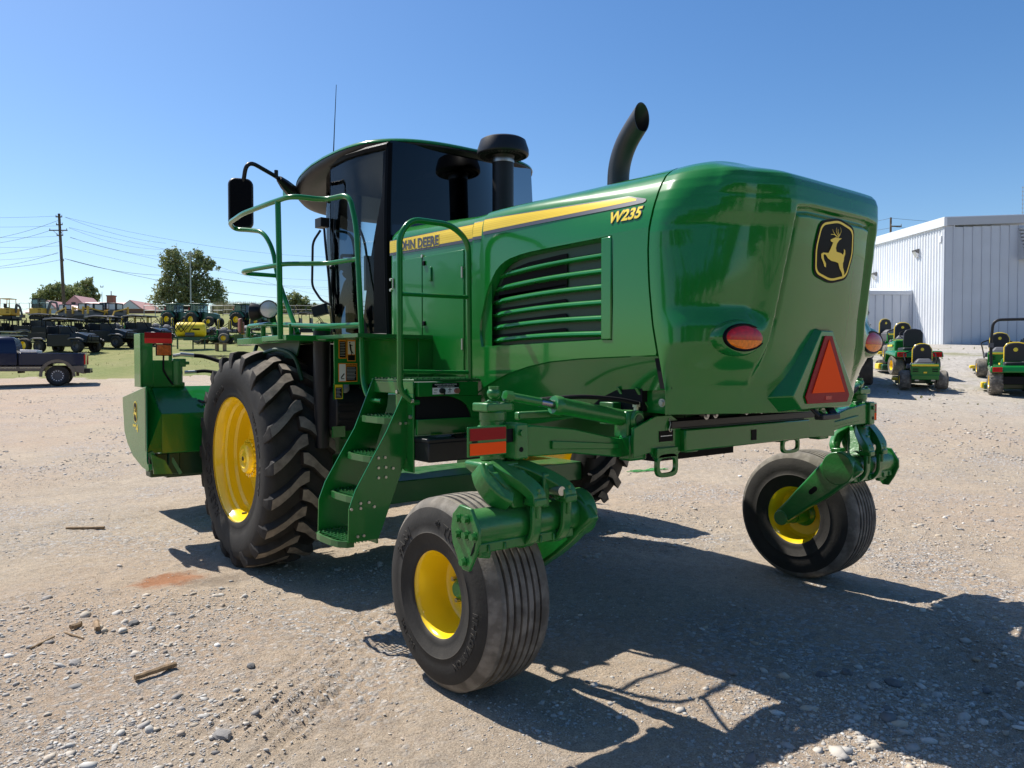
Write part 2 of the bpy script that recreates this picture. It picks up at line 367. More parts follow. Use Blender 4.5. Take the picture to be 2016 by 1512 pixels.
# front section of the hood, with its service doors
def front_hood():
    mb = MB(); rows = []
    def ring(y, inset, dz):
        pr = []
        for w, z in FPROF:
            pr.append((-w + inset * (1 if w > .05 else 0), y, z + dz * (1 if z > 2.41 else 0) - (inset * .8 if z > 2.3 else 0)))
        return pr + [(-x, yy, z) for x, yy, z in pr[::-1][1:]]
    for y, i, dz in [(.80, 0, -.03), (1.0, 0, -.02), (1.3, 0, .0), (1.6, 0, .018), (1.9, 0, .035), (1.97, .002, .036), (2.01, .009, .034), (2.035, .022, .028), (2.045, .045, .015), (2.046, .09, 0)]:
        rows.append(ring(y, i, dz))
    mb.loft(rows, False); o = mb.build('front_hood', 'green_hood', WR, ang=40)
    c = MB(); r = []
    for y in (.72, .93): r.append([(-(w + .0) if w > .05 else 0, y, z) for w, z in [(.888, 1.5), (.888, 2.3)] + [(p[0] - .012, p[1] - .007) for p in BOXP]])
    c.grid(r); c.grid([r[1], [(x + .02, y, z - .012) for x, y, z in r[1]]]); c.build('hood_collar', 'green_hood', WR, ang=40)
    for (y0, y1, z0) in ((1.965, 1.555, 1.55), (1.545, 1.035, 1.55)):
        d = MB(); d.prism([(-.8805, y0, z0), (-.8805, y1, z0), (-.8805, y1, interp(y1, [(1.03, 2.388), (1.965, 2.402)])), (-.8805, y0, interp(y0, [(1.03, 2.388), (1.965, 2.402)]))], (-.006, 0, 0))
        dd = d.build('service_door', 'green_paint', WR, bevel=.003)
        h = MB()
        for z in (1.72, 2.2): h.cyl((-.892, y0 - .01 if y0 > 1.6 else y1 + .01, z), (-.892, y0 - .01 if y0 > 1.6 else y1 + .01, z + .075), .007, 8)
        each(h, 'hinge', 'zinc', dd)
        if y0 < 1.6:
            for z in (2.33, 1.90): q = MB(); q.bb((-.898, 1.505, z), (-.886, 1.535, z + .032)); q.build('door_latch', 'black_gloss', dd, bevel=.003)
            q = MB(); q.bb((-.897, 1.42, 2.21), (-.886, 1.45, 2.31)); q.build('door_pull', 'green_paint', dd, bevel=.006)
    b = MB()
    for y, z in [(2.0, 2.27), (2.0, 2.19), (2.0, 1.6), (2.0, 1.67), (.965, 2.29), (.965, 2.2), (.965, 1.62), (.965, 1.55), (1.55, 2.40)]: b.bolt((-.88, y, z), (-1, 0, 0), .012, .012)
    each(b, 'panel_bolt', 'zinc', o)
front_hood()
# stripe decal draped on the hood side
def drape(y, z, off=.003, base=None):
    w = halfw(z); w = w - .02 + .0 if y > .93 else (box_w(z + .007) - .012 if y > .80 else panel_w(y, z))
    if y > .93: w = interp(z - interp(y, FDZ), [(p[1], p[0]) for p in FPROF])
    if base: w = base
    return (-(w + off), y, z)
def strip(name, segs, m, par, off):
    mb = MB(); uvs = []
    for T in segs:
        ys = np.linspace(T[0][0], T[-1][0], 40); P = []
        for y in ys:
            zt = interp(-y, [(-q[0], q[1]) for q in T]); zb = interp(-y, [(-q[0], q[2]) for q in T])
            P.append([drape(y, lerp(zb, zt, k / 5), off) for k in range(6)])
        mb.grid(P)
    o = mb.build(name, m, par, ang=60)
    uvl = o.data.uv_layers.new(name='UVMap')
    for li, lp in enumerate(o.data.loops): uvl.data[li].uv = (0, (lp.vertex_index % 6) / 5)
    return o
# (y, z top, z bottom), measured on the side plane then lowered onto the rounded shoulder
ST = [[(2.015, 2.563, 2.474), (.935, 2.541, 2.450)], [(.925, 2.548, 2.455), (.81, 2.545, 2.452)], [(.795, 2.548, 2.472), (.1, 2.518, 2.468), (-.42, 2.494, 2.466), (-.475, 2.474, 2.465)]]
strip('side_stripe', ST, 'stripe', WR, .004)
SB = [[(a, b - (b - c) - .0 if 0 else c - .001, c - .021 + .0) for a, b, c in T] for T in ST[:2]] + [[(.795, 2.471, 2.449), (.09, 2.467, 2.446), (-.40, 2.465, 2.443), (-.53, 2.465, 2.444)]]
strip('stripe_bottom_line', SB, 'grey_decal', WR, .004)  # dark grey lower edge printed on the decal
SC = [[(a, b + .006, b + .001) for a, b, c in T] for T in ST]
strip('stripe_top_line', SC, 'grey_decal', WR, .004)
en = MB(); en.grid([[drape(y, z, .004) for z in (za, (za + zb) / 2, zb)] for y, za, zb in [(-.47, 2.446, 2.484), (-.53, 2.445, 2.468), (-.545, 2.450, 2.462)]]); en.build('stripe_end', 'grey_decal', WR)
def side_text(txt, size, y0, z0, slope, m, name, off, bold=0, shear=0, sp=1.0, par=None, yscale=1.0):
    mb = MB()
    def fn(x, y, z):
        x = x * yscale; yy = y0 - (x + shear * y); return drape(yy, z0 + y + slope * x, off + z)
    add_text(mb, txt, size, fn, ext=.0006, bold=bold, sp=sp); return mb.build(name, m, par or WR, flat=True)
side_text('JOHN DEERE', .090, 1.615, 2.497, -.035, 'yellow_text', 'brand_lettering', .0050, bold=.010, yscale=1.04, sp=1.05)
side_text('JOHN DEERE', .090, 1.615, 2.497, -.035, 'grey_decal', 'brand_lettering', .0064, bold=.0038, yscale=1.04, sp=1.05)
side_text('W235', .080, -.425, 2.393, .0, 'grey_decal', 'model_lettering', .0035, bold=.006, shear=.22, yscale=1.1)
side_text('W235', .080, -.425, 2.393, .0, 'yellow_text', 'model_lettering', .0048, bold=.0025, shear=.22, yscale=1.1)
# ---------------------------------------------------------------- moulded tail hood
REAR = [(1.36, -1.0), (1.45, -1.005), (1.575, -1.01), (1.70, -1.02), (1.85, -1.04), (2.0, -1.065), (2.22, -1.10), (2.36, -1.118), (2.43, -1.12), (2.50, -1.112), (2.535, -1.098), (2.56, -1.075), (2.578, -1.04), (2.592, -1.0), (2.610, -.94), (2.635, -.865), (2.655, -.815), (2.669, -.785), (2.678, -.765), (2.685, -.75), (2.689, -.735), (2.690, -.73)]
NPOW = [(1.36, 1.25), (1.50, 1.45), (1.60, 1.9), (1.66, 2.35), (1.72, 2.8), (2.3, 2.85), (2.45, 3.3), (2.54, 4.0), (2.61, 4.8), (2.69, 5.5)]
PW = [(1.36, .58), (1.70, .48), (1.85, .452), (2.1, .43), (2.41, .40), (2.8, .40)]
def sstep(a, b, x): t = min(1, max(0, (x - a) / (b - a))); return t * t * (3 - 2 * t)
def tail_disp(X, Y, z):
    a = abs(X); p = interp(z, PW); d = 0
    ys = interp(z, SEAM)
    # scooped flank over the lamp ledge
    hol = sstep(1.80, 1.915, z + .03 * sstep(.62, .5, a)) * (1 - sstep(1.92, 2.50, z)) * sstep(p + .005, p + .13, a) * (1 - sstep(ys - .27, ys - .04, Y))
    d += .052 * hol * (.45 + .55 * sstep(.88, .62, a))
    d += .075 * sstep(1.95, 2.45, z) * sstep(p + .0, p + .22, a) * (1 - sstep(ys - .32, ys - .06, Y)) * (1 - .5 * sstep(2.5, 2.66, z))
    # lower corner tucked in beneath the lamp pod
    # recessed centre panel
    e = (p - a); top = 2.415 - .10 * max(0, a - .28) ** 1.0 - z
    m = sstep(0, .022, e) * sstep(0, .022, top) * sstep(1.42, 1.72, z)
    d += .020 * m
    gl = sstep(0, .018, e) * (1 - sstep(.03, .055, e)) * sstep(1.55, 1.9, z) * sstep(0, .02, top); gt = sstep(0, .018, top) * (1 - sstep(.03, .055, top)) * sstep(0, .02, e)
    d += .012 * max(gl, gt)
    return d
def tail_wide(z): w = halfw(z); return (min(.9, interp(z, [(2.3, .9), (2.45, .895), (2.54, .875), (2.59, .84), (2.62, .80), (2.66, .70), (2.69, .3)])) / w - 1) if z > 2.3 and w > .3 else 0
def tail_pt(u, z, off=0.0):
    ys = interp(z, SEAM) - .014; D = ys - interp(z, REAR); w = halfw(z) + (.0 if z > 2.3 else .002); n = interp(z, NPOW)
    c, s = math.cos(u), math.sin(u)
    X = -w * math.copysign(abs(c) ** (2 / n), c); Y = ys - D * abs(s) ** (2 / n)
    X0_ = X; X *= 1 + tail_wide(z) * abs(s) ** (1.0 if X > 0 else 2.4)
    nx, ny = math.copysign(abs(X0_ / w) ** (n - 1) / w, X), -((ys - Y) / D) ** (n - 1) / D if D > .01 else -1
    L = math.hypot(nx, ny) or 1; nx /= L; ny /= L
    d = tail_disp(X, Y, z) - off
    return (X - nx * d, Y - ny * d, z)
def rear_y(X, z):
    ys = interp(z, SEAM) - .014; D = ys - interp(z, REAR); w = halfw(z); n = interp(z, NPOW)
    Y = ys - D * max(0, 1 - abs(X / w) ** n) ** (1 / n)
    return Y
tb = MB()
zs = list(np.linspace(1.375, 1.62, 16)) + list(np.linspace(1.63, 1.83, 18)) + list(np.linspace(1.838, 1.90, 14)) + list(np.linspace(1.915, 2.34, 34)) + list(np.linspace(2.35, 2.44, 16)) + list(np.linspace(2.45, 2.63, 34)) + list(np.linspace(2.636, 2.6895, 14))
NU = 260
# even spacing along the outline rather than in angle
def u_even(z):
    U = np.linspace(0, PI, 1600); P = np.array([tail_pt(u, 2.2)[:2] for u in U]); L = np.concatenate([[0], np.cumsum(np.hypot(*np.diff(P, axis=0).T))]); return np.interp(np.linspace(0, L[-1], NU), L, U)
US = u_even(0)
tb.grid([[tail_pt(u, z) for u in US] for z in zs])
fl = [tail_pt(US[0], z) for z in zs]; tb.grid([fl, [(x + .05, y + .002, z) for x, y, z in fl]])
btm = [tail_pt(u, zs[0]) for u in US]; tb.grid([btm, [(x * .96, y + .03, z - .006) for x, y, z in btm]])
tail = tb.build('tail_hood', 'green_hood', WR, ang=60)
gp = MB()  # dark rubber seal seen in the gap between the two hood sections
F = [(halfw(z) - .016, interp(z, SEAM) + .0, z - (.014 if z > 2.5 else 0)) for z in np.linspace(1.5, 2.688, 60)]
gp.grid([[(-w, y + .03, z) for w, y, z in F], [(-w, y - .045, z) for w, y, z in F]]); gp.build('hood_seal', 'black_matte', WR)
# shield emblem on the tail
def rear_map(x, z, off): return (x, rear_y(x, z) + .020 * sstep(1.42, 1.72, z) - off, z)
EX, EZ = -.004, 2.216
def shield(w, h, n=10):
    c = [(-w * .86, h * .80), (0, h), (w * .86, h * .80), (w, 0), (w * .84, -h * .80), (0, -h), (-w * .84, -h * .80), (-w, 0)]
    out = []; N = len(c)
    for i in range(N):
        a = Vector(c[i - 1]); b = Vector(c[i]); d = Vector(c[(i + 1) % N]); t = .28
        p = b.lerp(a, t); q = b.lerp(d, t)
        for k in range(7): s_ = k / 6; out.append(tuple(p * (1 - s_) ** 2 + b * 2 * s_ * (1 - s_) + q * s_ * s_))
    return out
def fan(mb, loop, fn, off):
    c = (sum(p[0] for p in loop) / len(loop), sum(p[1] for p in loop) / len(loop)); R = [[fn(lerp(c[0], p[0], k / 5), lerp(c[1], p[1], k / 5), off) for p in loop] for k in range(0, 6)]
    mb.grid(R, cu=True)
emb = MB(); fn = lambda x, z, o: rear_map(EX + x, EZ + z, o)
fan(emb, shield(.200, .170), fn, .006); em = emb.build('emblem', 'black_gloss', WR, ang=80)
rg = MB(); A = shield(.187, .157); B = shield(.175, .145); rg.grid([[fn(*p, .0078) for p in A], [fn(*p, .0078) for p in B]], cu=True); rg.build('emblem_border', 'yellow_text', em, ang=80)
# leaping deer: body outline and antlers, in the shield's own plane
def deer(mb, fn, off, sc):
    def q(x, y): return ((x - 1466) * .00150 * sc / .155, (762 - y) * .00080 * sc / .155)
    body = [(1426, 697), (1440, 687), (1458, 676), (1478, 678), (1500, 676), (1482, 692), (1471, 715), (1468, 745), (1476, 766), (1508, 770), (1522, 778), (1526, 760), (1522, 740), (1532, 746), (1537, 770), (1533, 792), (1534, 815), (1531, 832), (1536, 858), (1550, 888), (1553, 926), (1544, 924), (1534, 895), (1514, 868), (1499, 835), (1480, 830), (1450, 828), (1426, 816), (1410, 797), (1398, 793), (1396, 803), (1402, 826), (1419, 850), (1422, 874), (1411, 869), (1403, 850), (1385, 820), (1379, 795), (1390, 785), (1424, 782), (1432, 760), (1440, 730), (1445, 712), (1430, 708)]
    bm = bmesh.new(); vs = [bm.verts.new((*q(*p), 0)) for p in body]; es = [bm.edges.new((vs[i], vs[(i + 1) % len(vs)])) for i in range(len(vs))]
    bmesh.ops.triangle_fill(bm, edges=es, use_beauty=True); bm.verts.index_update()
    mb.add([fn(v.co.x, v.co.y, off) for v in bm.verts], [[v.index for v in f.verts] for f in bm.faces]); bm.free()
    for L in ([(1472, 677), (1484, 655), (1489, 630), (1480, 607)], [(1476, 665), (1462, 650), (1454, 632), (1456, 614)], [(1480, 658), (1468, 640), (1466, 622)], [(1470, 672), (1450, 660), (1438, 645), (1430, 630)], [(1462, 668), (1445, 660), (1424, 664)]):
        for i in range(len(L) - 1):
            a = Vector(q(*L[i])); b = Vector(q(*L[i + 1])); d = (b - a).normalized(); nn = Vector((-d.y, d.x)); wa = sc * .017 * (1 - i / 4); wb = sc * .017 * (1 - (i + 1) / 4)
            mb.add([fn(*(a + nn * wa), off), fn(*(a - nn * wa), off), fn(*(b - nn * wb), off), fn(*(b + nn * wb), off)], [(0, 1, 2, 3)])
dm = MB(); deer(dm, fn, .0085, .155); dm.build('emblem_deer', 'yellow_text', em, flat=True)
# slow-moving-vehicle triangle on its raised moulding
def smv():
    Yp = -1.052
    out = [(-.036, 1.772), (.036, 1.772), (.222, 1.455), (.20, 1.418), (-.20, 1.418), (-.222, 1.455)]
    hold = MB()
    big = [(-.06, 1.80), (.06, 1.80), (.30, 1.46), (.25, 1.39), (-.25, 1.39), (-.33, 1.46)]
    hold.loft([[(x * 1.25, rear_y(x * 1.25, z) + .05, z + (z - 1.58) * .12) for x, z in big], [(x * 1.0, Yp + .012, z) for x, z in big], [(x * .98, Yp + .006, z) for x, z in big]]); hold.build('sign_moulding', 'green_hood', WR, bevel=.006)
    b = MB(); b.prism([(x, Yp + .002, z) for x, z in out], (0, -.006, 0)); s = b.build('slow_vehicle_sign', 'dark_red', WR, bevel=.002)
    t = MB(); t.prism([(0, Yp - .005, 1.752), (.165, Yp - .005, 1.472), (-.165, Yp - .005, 1.472)], (0, -.003, 0)); t.build('sign_triangle', 'orange_fluor', s)
    q = MB(); q.bb((-.03, Yp - .006, 1.435), (.03, Yp - .0035, 1.455)); q.build('sign_label', 'red_lens', s)
    k = MB(); k.bar((-.09, Yp + .05, 1.40), (-.07, Yp - .0, 1.345), .05, .02); k.bar((.09, Yp + .05, 1.40), (.07, Yp, 1.345), .05, .02); k.bar((-.09, Yp, 1.345), (.09, Yp, 1.345), .05, .03); k.build('latch_handle', 'black_plastic', WR, bevel=.006)
smv()
# tail lamps
def tail_lamp(sg):
    X0, Z0 = sg * .64, 1.752; nx = sg * .09; ny = -1.0
    N = Vector((nx, ny, 0)).normalized(); T = Vector((-N.y, N.x, 0)) * (1 if sg > 0 else 1); C = Vector((X0, -.972, Z0))
    def P(a, b, o): return C + T * a + Vector((0, 0, b)) + N * o
    def ell(w, h, o, rng=None): return [P(w * math.cos(t), h * math.sin(t), o) for t in np.linspace(0, 2 * PI, 41)[:-1]]
    h = MB(); h.loft([ell(.165, .098, -.16), ell(.165, .095, -.05), ell(.160, .09, -.02), ell(.15, .080, -.004), ell(.136, .066, 0)]); h.build('lamp_pod', 'green_hood', WR, ang=50)
    h = MB(); h.loft([ell(.150, .072, -.03), ell(.148, .068, .004), ell(.143, .064, .011), ell(.135, .056, .010), ell(.133, .054, -.01)], False); o = h.build('tail_light', 'black_gloss', WR)
    def half(lo, hi, m, nm):
        mb = MB(); rows = []
        for k in range(0, 7):
            f = k / 6; row = []
            for t in np.linspace(0, 1, 25):
                b = lerp(lo, hi, f) * .057; a = math.sqrt(max(0, 1 - (b / .0575) ** 2)) * .134 * (2 * t - 1); row.append(P(a, b, .006 + .018 * math.sqrt(max(0, 1 - (a / .135) ** 2 - (b / .058) ** 2))))
            rows.append(row)
        mb.grid(rows); mb.build(nm, m, o, ang=60)
    half(-.22, .99, 'red_lens', 'red_lens'); half(-.99, -.235, 'amber_lens', 'amber_lens')
tail_lamp(-1); tail_lamp(1)
# ---------------------------------------------------------------- stacks
e = MB(); pts = smoothpts([(-.2, .28, 2.60), (-.2, .28, 2.78), (-.2, .272, 2.88), (-.2, .245, 2.965), (-.2, .20, 3.04), (-.2, .14, 3.105), (-.2, .08, 3.16)], 6)
R_ = .070; P = []
for i, p in enumerate(pts):
    t = (pts[min(i + 1, len(pts) - 1)] - pts[max(0, i - 1)]).normalized(); x = Vector((1, 0, 0)); y = t.cross(x).normalized()
    P.append([p + x * R_ * math.cos(a) + y * R_ * math.sin(a) for a in [2 * PI * j / 24 for j in range(24)]])
# upright cut across the leaning mouth
c0 = pts[-1]; P[-1] = [Vector((q.x, c0.y, q.z + (q.y - c0.y) * (t.z / -t.y))) for q in P[-1]]
P.pop(-2); P.pop(-2); P.pop(-2); pts = pts[:-4] + pts[-1:]
inner = [[q.lerp(pts[i], .07) for q in P[i]] for i in range(len(P))]
e.grid(P, cu=True); e.grid(inner[::-1], cu=True); e.grid([P[-1], inner[-1]], cu=True); e.build('exhaust_stack', 'exhaust_black', WR)
k = MB(); k.lathe([(.17, -.03), (.16, .0), (.10, .012), (.085, .012)], (-.2, .28, 2.69), (0, 0, 1), 28); k.build('exhaust_collar', 'green_hood', WR)
q = MB(); q.lathe([(.088, 2.5), (.088, 3.28)], (.05, 1.8, 0), (0, 0, 1), 28); a = q.build('air_intake_pipe', 'black_plastic', WR)
q = MB(); q.lathe([(.091, 3.265), (.093, 3.285), (.091, 3.30)], (.05, 1.8, 0), (0, 0, 1), 28); q.build('clamp', 'steel', a)
q = MB(); q.lathe([(.09, 3.30), (.10, 3.335), (.13, 3.34), (.145, 3.318), (.205, 3.322), (.212, 3.335), (.211, 3.37), (.186, 3.445), (.165, 3.458), (.0, 3.466)], (.05, 1.8, 0), (0, 0, 1), 40); cap_ = q.build('intake_cap', 'black_plastic', a, ang=24, bevel=.006)
fi = MB()
for j in range(40): t = 2 * PI * j / 40; fi.bar((.05 + .10 * math.cos(t), 1.8 + .10 * math.sin(t), 3.33), (.05 + .19 * math.cos(t), 1.8 + .19 * math.sin(t), 3.325), .006, .02)
fi.build('intake_fins', 'black_matte', a, kind='stuff')
# ================================================================ WHEELS
def disc_text(mb, txt, size, r, a0, side, xc, h=.003, bold=.004, face=0):
    """raised lettering round a tyre wall; a0 is the angle of its middle, side the way the wall faces"""
    def fn(x, y, z):
        rr = r + y; t = a0 - x / r * (-1 if side < 0 else 1)
        return (xc + side * (h * (1 if z > 0 else 0)) + face * side * (-(rr - r) * .35), math.cos(t) * rr, math.sin(t) * rr)
    add_text(mb, txt, size, fn, ext=.001, bold=bold)
def drive_wheel(x, y, sg):
    """big lugged drive wheel, outer face towards sg"""
    C = Vector((x, y, .862)); R0 = .862
    w = MB(); ax = (sg, 0, 0)
    rim = [(.503, .238), (.503, .228), (.492, .222), (.482, .20), (.472, .185), (.470, .15), (.452, .135), (.448, .08), (.43, .06), (.426, .0), (.42, -.03), (.30, -.055), (.18, -.04), (.0, -.04)]
    w.lathe(rim, C, ax, 72); back = [(.503, -.238), (.503, -.225), (.485, -.20), (.47, -.17), (.452, -.12), (.44, -.06), (.425, -.04)]; w.lathe(back, C, ax, 72); ro = w.build('wheel', 'yellow_paint', WR, ang=32)
    t = MB(); prof = [(.500, .232), (.515, .244), (.545, .236), (.60, .252), (.66, .262), (.72, .262), (.77, .252), (.795, .235), (.805, .20), (.812, .1), (.815, 0), (.812, -.1), (.805, -.20), (.795, -.235), (.77, -.252), (.72, -.262), (.66, -.262), (.60, -.252), (.545, -.236), (.515, -.244), (.500, -.232)]
    t.lathe(prof, C, ax, 100); ty = t.build('tyre', 'rubber', ro, ang=60)
    N = 20; L = MB(); LM = MB()
    for side in (1, -1):
        for k in range(N):
            base = 2 * PI * (k + (.5 if side < 0 else 0)) / N
            # centre line of a lug: from the shoulder in to the middle of the tread, sweeping round
            path = [(.262, -.03, .735), (.258, -.01, .80), (.242, .012, .852), (.19, .055, .864), (.12, .125, .869), (.055, .205, .871), (.015, .235, .871), (-.022, .245, .869)]
            hw = [.030, .040, .046, .044, .041, .043, .051, .044]
            rings = []
            for (a, ph, r), h in zip(path, hw):
                ph = base - ph
                def pt(a, ang, r): return C + Vector((sg * side * a, -math.sin(ang) * r, math.cos(ang) * r))
                b = h / .86; inn = .79 if r > .84 else r - .03
                ia = a if r > .84 else a - .02
                rings.append([pt(ia, ph - b * 1.35, inn), pt(a, ph - b, r), pt(a, ph + b, r), pt(ia, ph + b * 1.35, inn)])
            L.loft(rings); top = [[rg_[1] + (rg_[1] - C - Vector(((rg_[1] - C).x, 0, 0))).normalized() * .0012, rg_[2] + (rg_[2] - C - Vector(((rg_[2] - C).x, 0, 0))).normalized() * .0012] for rg_ in rings[2:]]
            top = [[lerp(a_, b_, .06), lerp(a_, b_, .94)] for a_, b_ in top]
            LM.grid(top)
    L.build('tread_lugs', 'rubber_tread', ro, bevel=.006, ang=30, seg=2); LM.build('pale_lug_faces', 'lug_face', ro, flat=True)  # paler top faces laid over the lugs
    tt = MB(); tt2 = MB()
    def fnx(r, a0):
        def fn(px, py, pz):
            rr = r + py; t_ = a0 + (px / r); xo = interp(rr, [(.545, .236), (.60, .252), (.66, .262), (.72, .262), (.77, .252)])
            return C + Vector((sg * (xo + (.004 if pz > 0 else -.002)), (-1 if sg < 0 else 1) * -math.sin(t_) * rr, math.cos(t_) * rr))
        return fn
    if sg < 0:
        for txt, a0, sz in (('GOODYEAR', 1.98, .10), ('DYNA TORQUE', -1.4, .07), ('480/80R38', .55, .05)): tt = MB(); add_text(tt, txt, sz, fnx(.60, a0), ext=.001, bold=.004, sp=1.35); tt.build('tyre_lettering', 'rubber_tread', ro, flat=True)
    h = MB(); h.lathe([(.0, .16), (.03, .16), (.034, .148), (.07, .148), (.078, .158), (.112, .152), (.122, .135), (.128, .10), (.150, .095), (.152, .04), (.175, .035), (.18, -.05)], C, ax, 40); hb = h.build('wheel_hub', 'yellow_paint', ro, ang=30)
    b = MB()
    for j in range(20):
        a = 2 * PI * j / 20; p = C + Vector((sg * .085, .142 * math.sin(a), .142 * math.cos(a))); b.cyl(p, p + Vector((sg * .032, 0, 0)), .015, 6)
    for j in range(12):
        a = 2 * PI * j / 12; p = C + Vector((sg * -.045, .235 * math.sin(a), .235 * math.cos(a))); b.cyl(p, p + Vector((sg * .03, 0, 0)), .016, 6)
    each(b, 'hub_bolt', 'yellow_paint', ro)
    c = MB(); c.cyl(C + Vector((sg * .150, 0, 0)), C + Vector((sg * .164, 0, 0)), .018, 10); c.build('hub_plug', 'black_matte', ro)
    vs = MB(); a = 3.5; p = C + Vector((sg * .19, .44 * math.sin(a), .44 * math.cos(a))); vs.cyl(p, p + Vector((sg * .035, 0, .0)), .008, 8); vs.build('valve_stem', 'rubber', ro)
drive_wheel(-1.515, 3.0, -1); drive_wheel(1.74, 3.0, 1)
def caster_wheel(x, y, sg):
    C = Vector((x, y, .483)); ax = (sg, 0, 0)
    w = MB(); rim = [(.222, .180), (.222, .172), (.214, .166), (.206, .150), (.203, .125), (.19, .10), (.187, .02), (.180, -.002), (.165, -.012), (.12, -.016), (.0, -.016)]
    w.lathe(rim, C, ax, 56); w.lathe([(.222, -.180), (.222, -.172), (.206, -.15), (.19, -.12), (.184, -.05), (.165, -.028), (.12, -.026), (0, -.026)], C, ax, 56); ro = w.build('caster_rim', 'yellow_paint', WR, ang=32)
    t = MB(); half = [(.215, .174), (.225, .183), (.245, .181), (.262, .188), (.30, .196), (.306, .199), (.310, .195), (.345, .199), (.39, .195), (.43, .182), (.460, .160), (.474, .140)]
    tread = []
    edges = np.linspace(.138, -.138, 8); g = .014
    for i in range(7):
        a, b = edges[i], edges[i + 1]; ra = .483 - .008 * (abs((a + b) / 2) / .14) ** 2
        if i > 0: tread += [(ra - .02, a + .001), (ra, a - .002 * 0 - .0005)]
        tread += [(ra, a - .001 if i else a), (ra, b + g)]
        if i < 6: tread += [(ra - .02, b + g - .0015)]
    t.lathe(half + tread + [(r, -a) for r, a in half[::-1]], C, ax, 96); ty = t.build('caster_tyre', 'rubber_worn', ro, ang=25)
    sw = MB()
    for q in (1, -1): sw.lathe([(r + .0006 * (1 if r > .4 else 0), q * (a + .0012)) for r, a in half[:-2]], C, ax, 96)
    sw.build('sidewall', 'rubber', ro, ang=60)
    hb = MB(); hb.lathe([(0, .06), (.035, .06), (.045, .05), (.05, .01), (.082, .004), (.086, -.016)], C, ax, 28); hb.lathe([(0, -.20), (.06, -.20), (.07, -.06), (.10, -.035)], C, ax, 28); hb.build('caster_hub', 'green_cast', ro)
    b = MB()
    for j in range(6):
        a = 2 * PI * j / 6 + .3; p = C + Vector((-sg * .016, .108 * math.sin(a), .108 * math.cos(a))); b.cyl(p, p + Vector((sg * .028, 0, 0)), .013, 6)
    each(b, 'lug_nut', 'zinc', ro)
    if sg < 0:
        tt = MB()
        def fnx(r, a0):
            def fn(px, py, pz):
                rr = r + py; t_ = a0 + px / r; xo = interp(rr, [(.245, .181), (.30, .196), (.345, .199), (.39, .195), (.43, .182)]); return C + Vector((sg * (xo + (.0045 if pz > 0 else -.002)), math.sin(t_) * rr, math.cos(t_) * rr)) if sg > 0 else C + Vector((sg * (xo + (.0045 if pz > 0 else -.002)), -math.sin(t_) * rr, math.cos(t_) * rr))
            return fn
        for txt, a0, sz in (('* TITAN *', .55, .062), ('FARM', -.9, .06), ('HI-FLOTATION', 2.1, .045), ('14L-16.1', 3.9, .04)): tt = MB(); add_text(tt, txt, sz, fnx(.355, a0), ext=.001, bold=.003, sp=1.25); tt.build('tyre_lettering', 'rubber', ro, flat=True)
for sx in (-1, 1): caster_wheel(sx * 1.605, 0, sx)
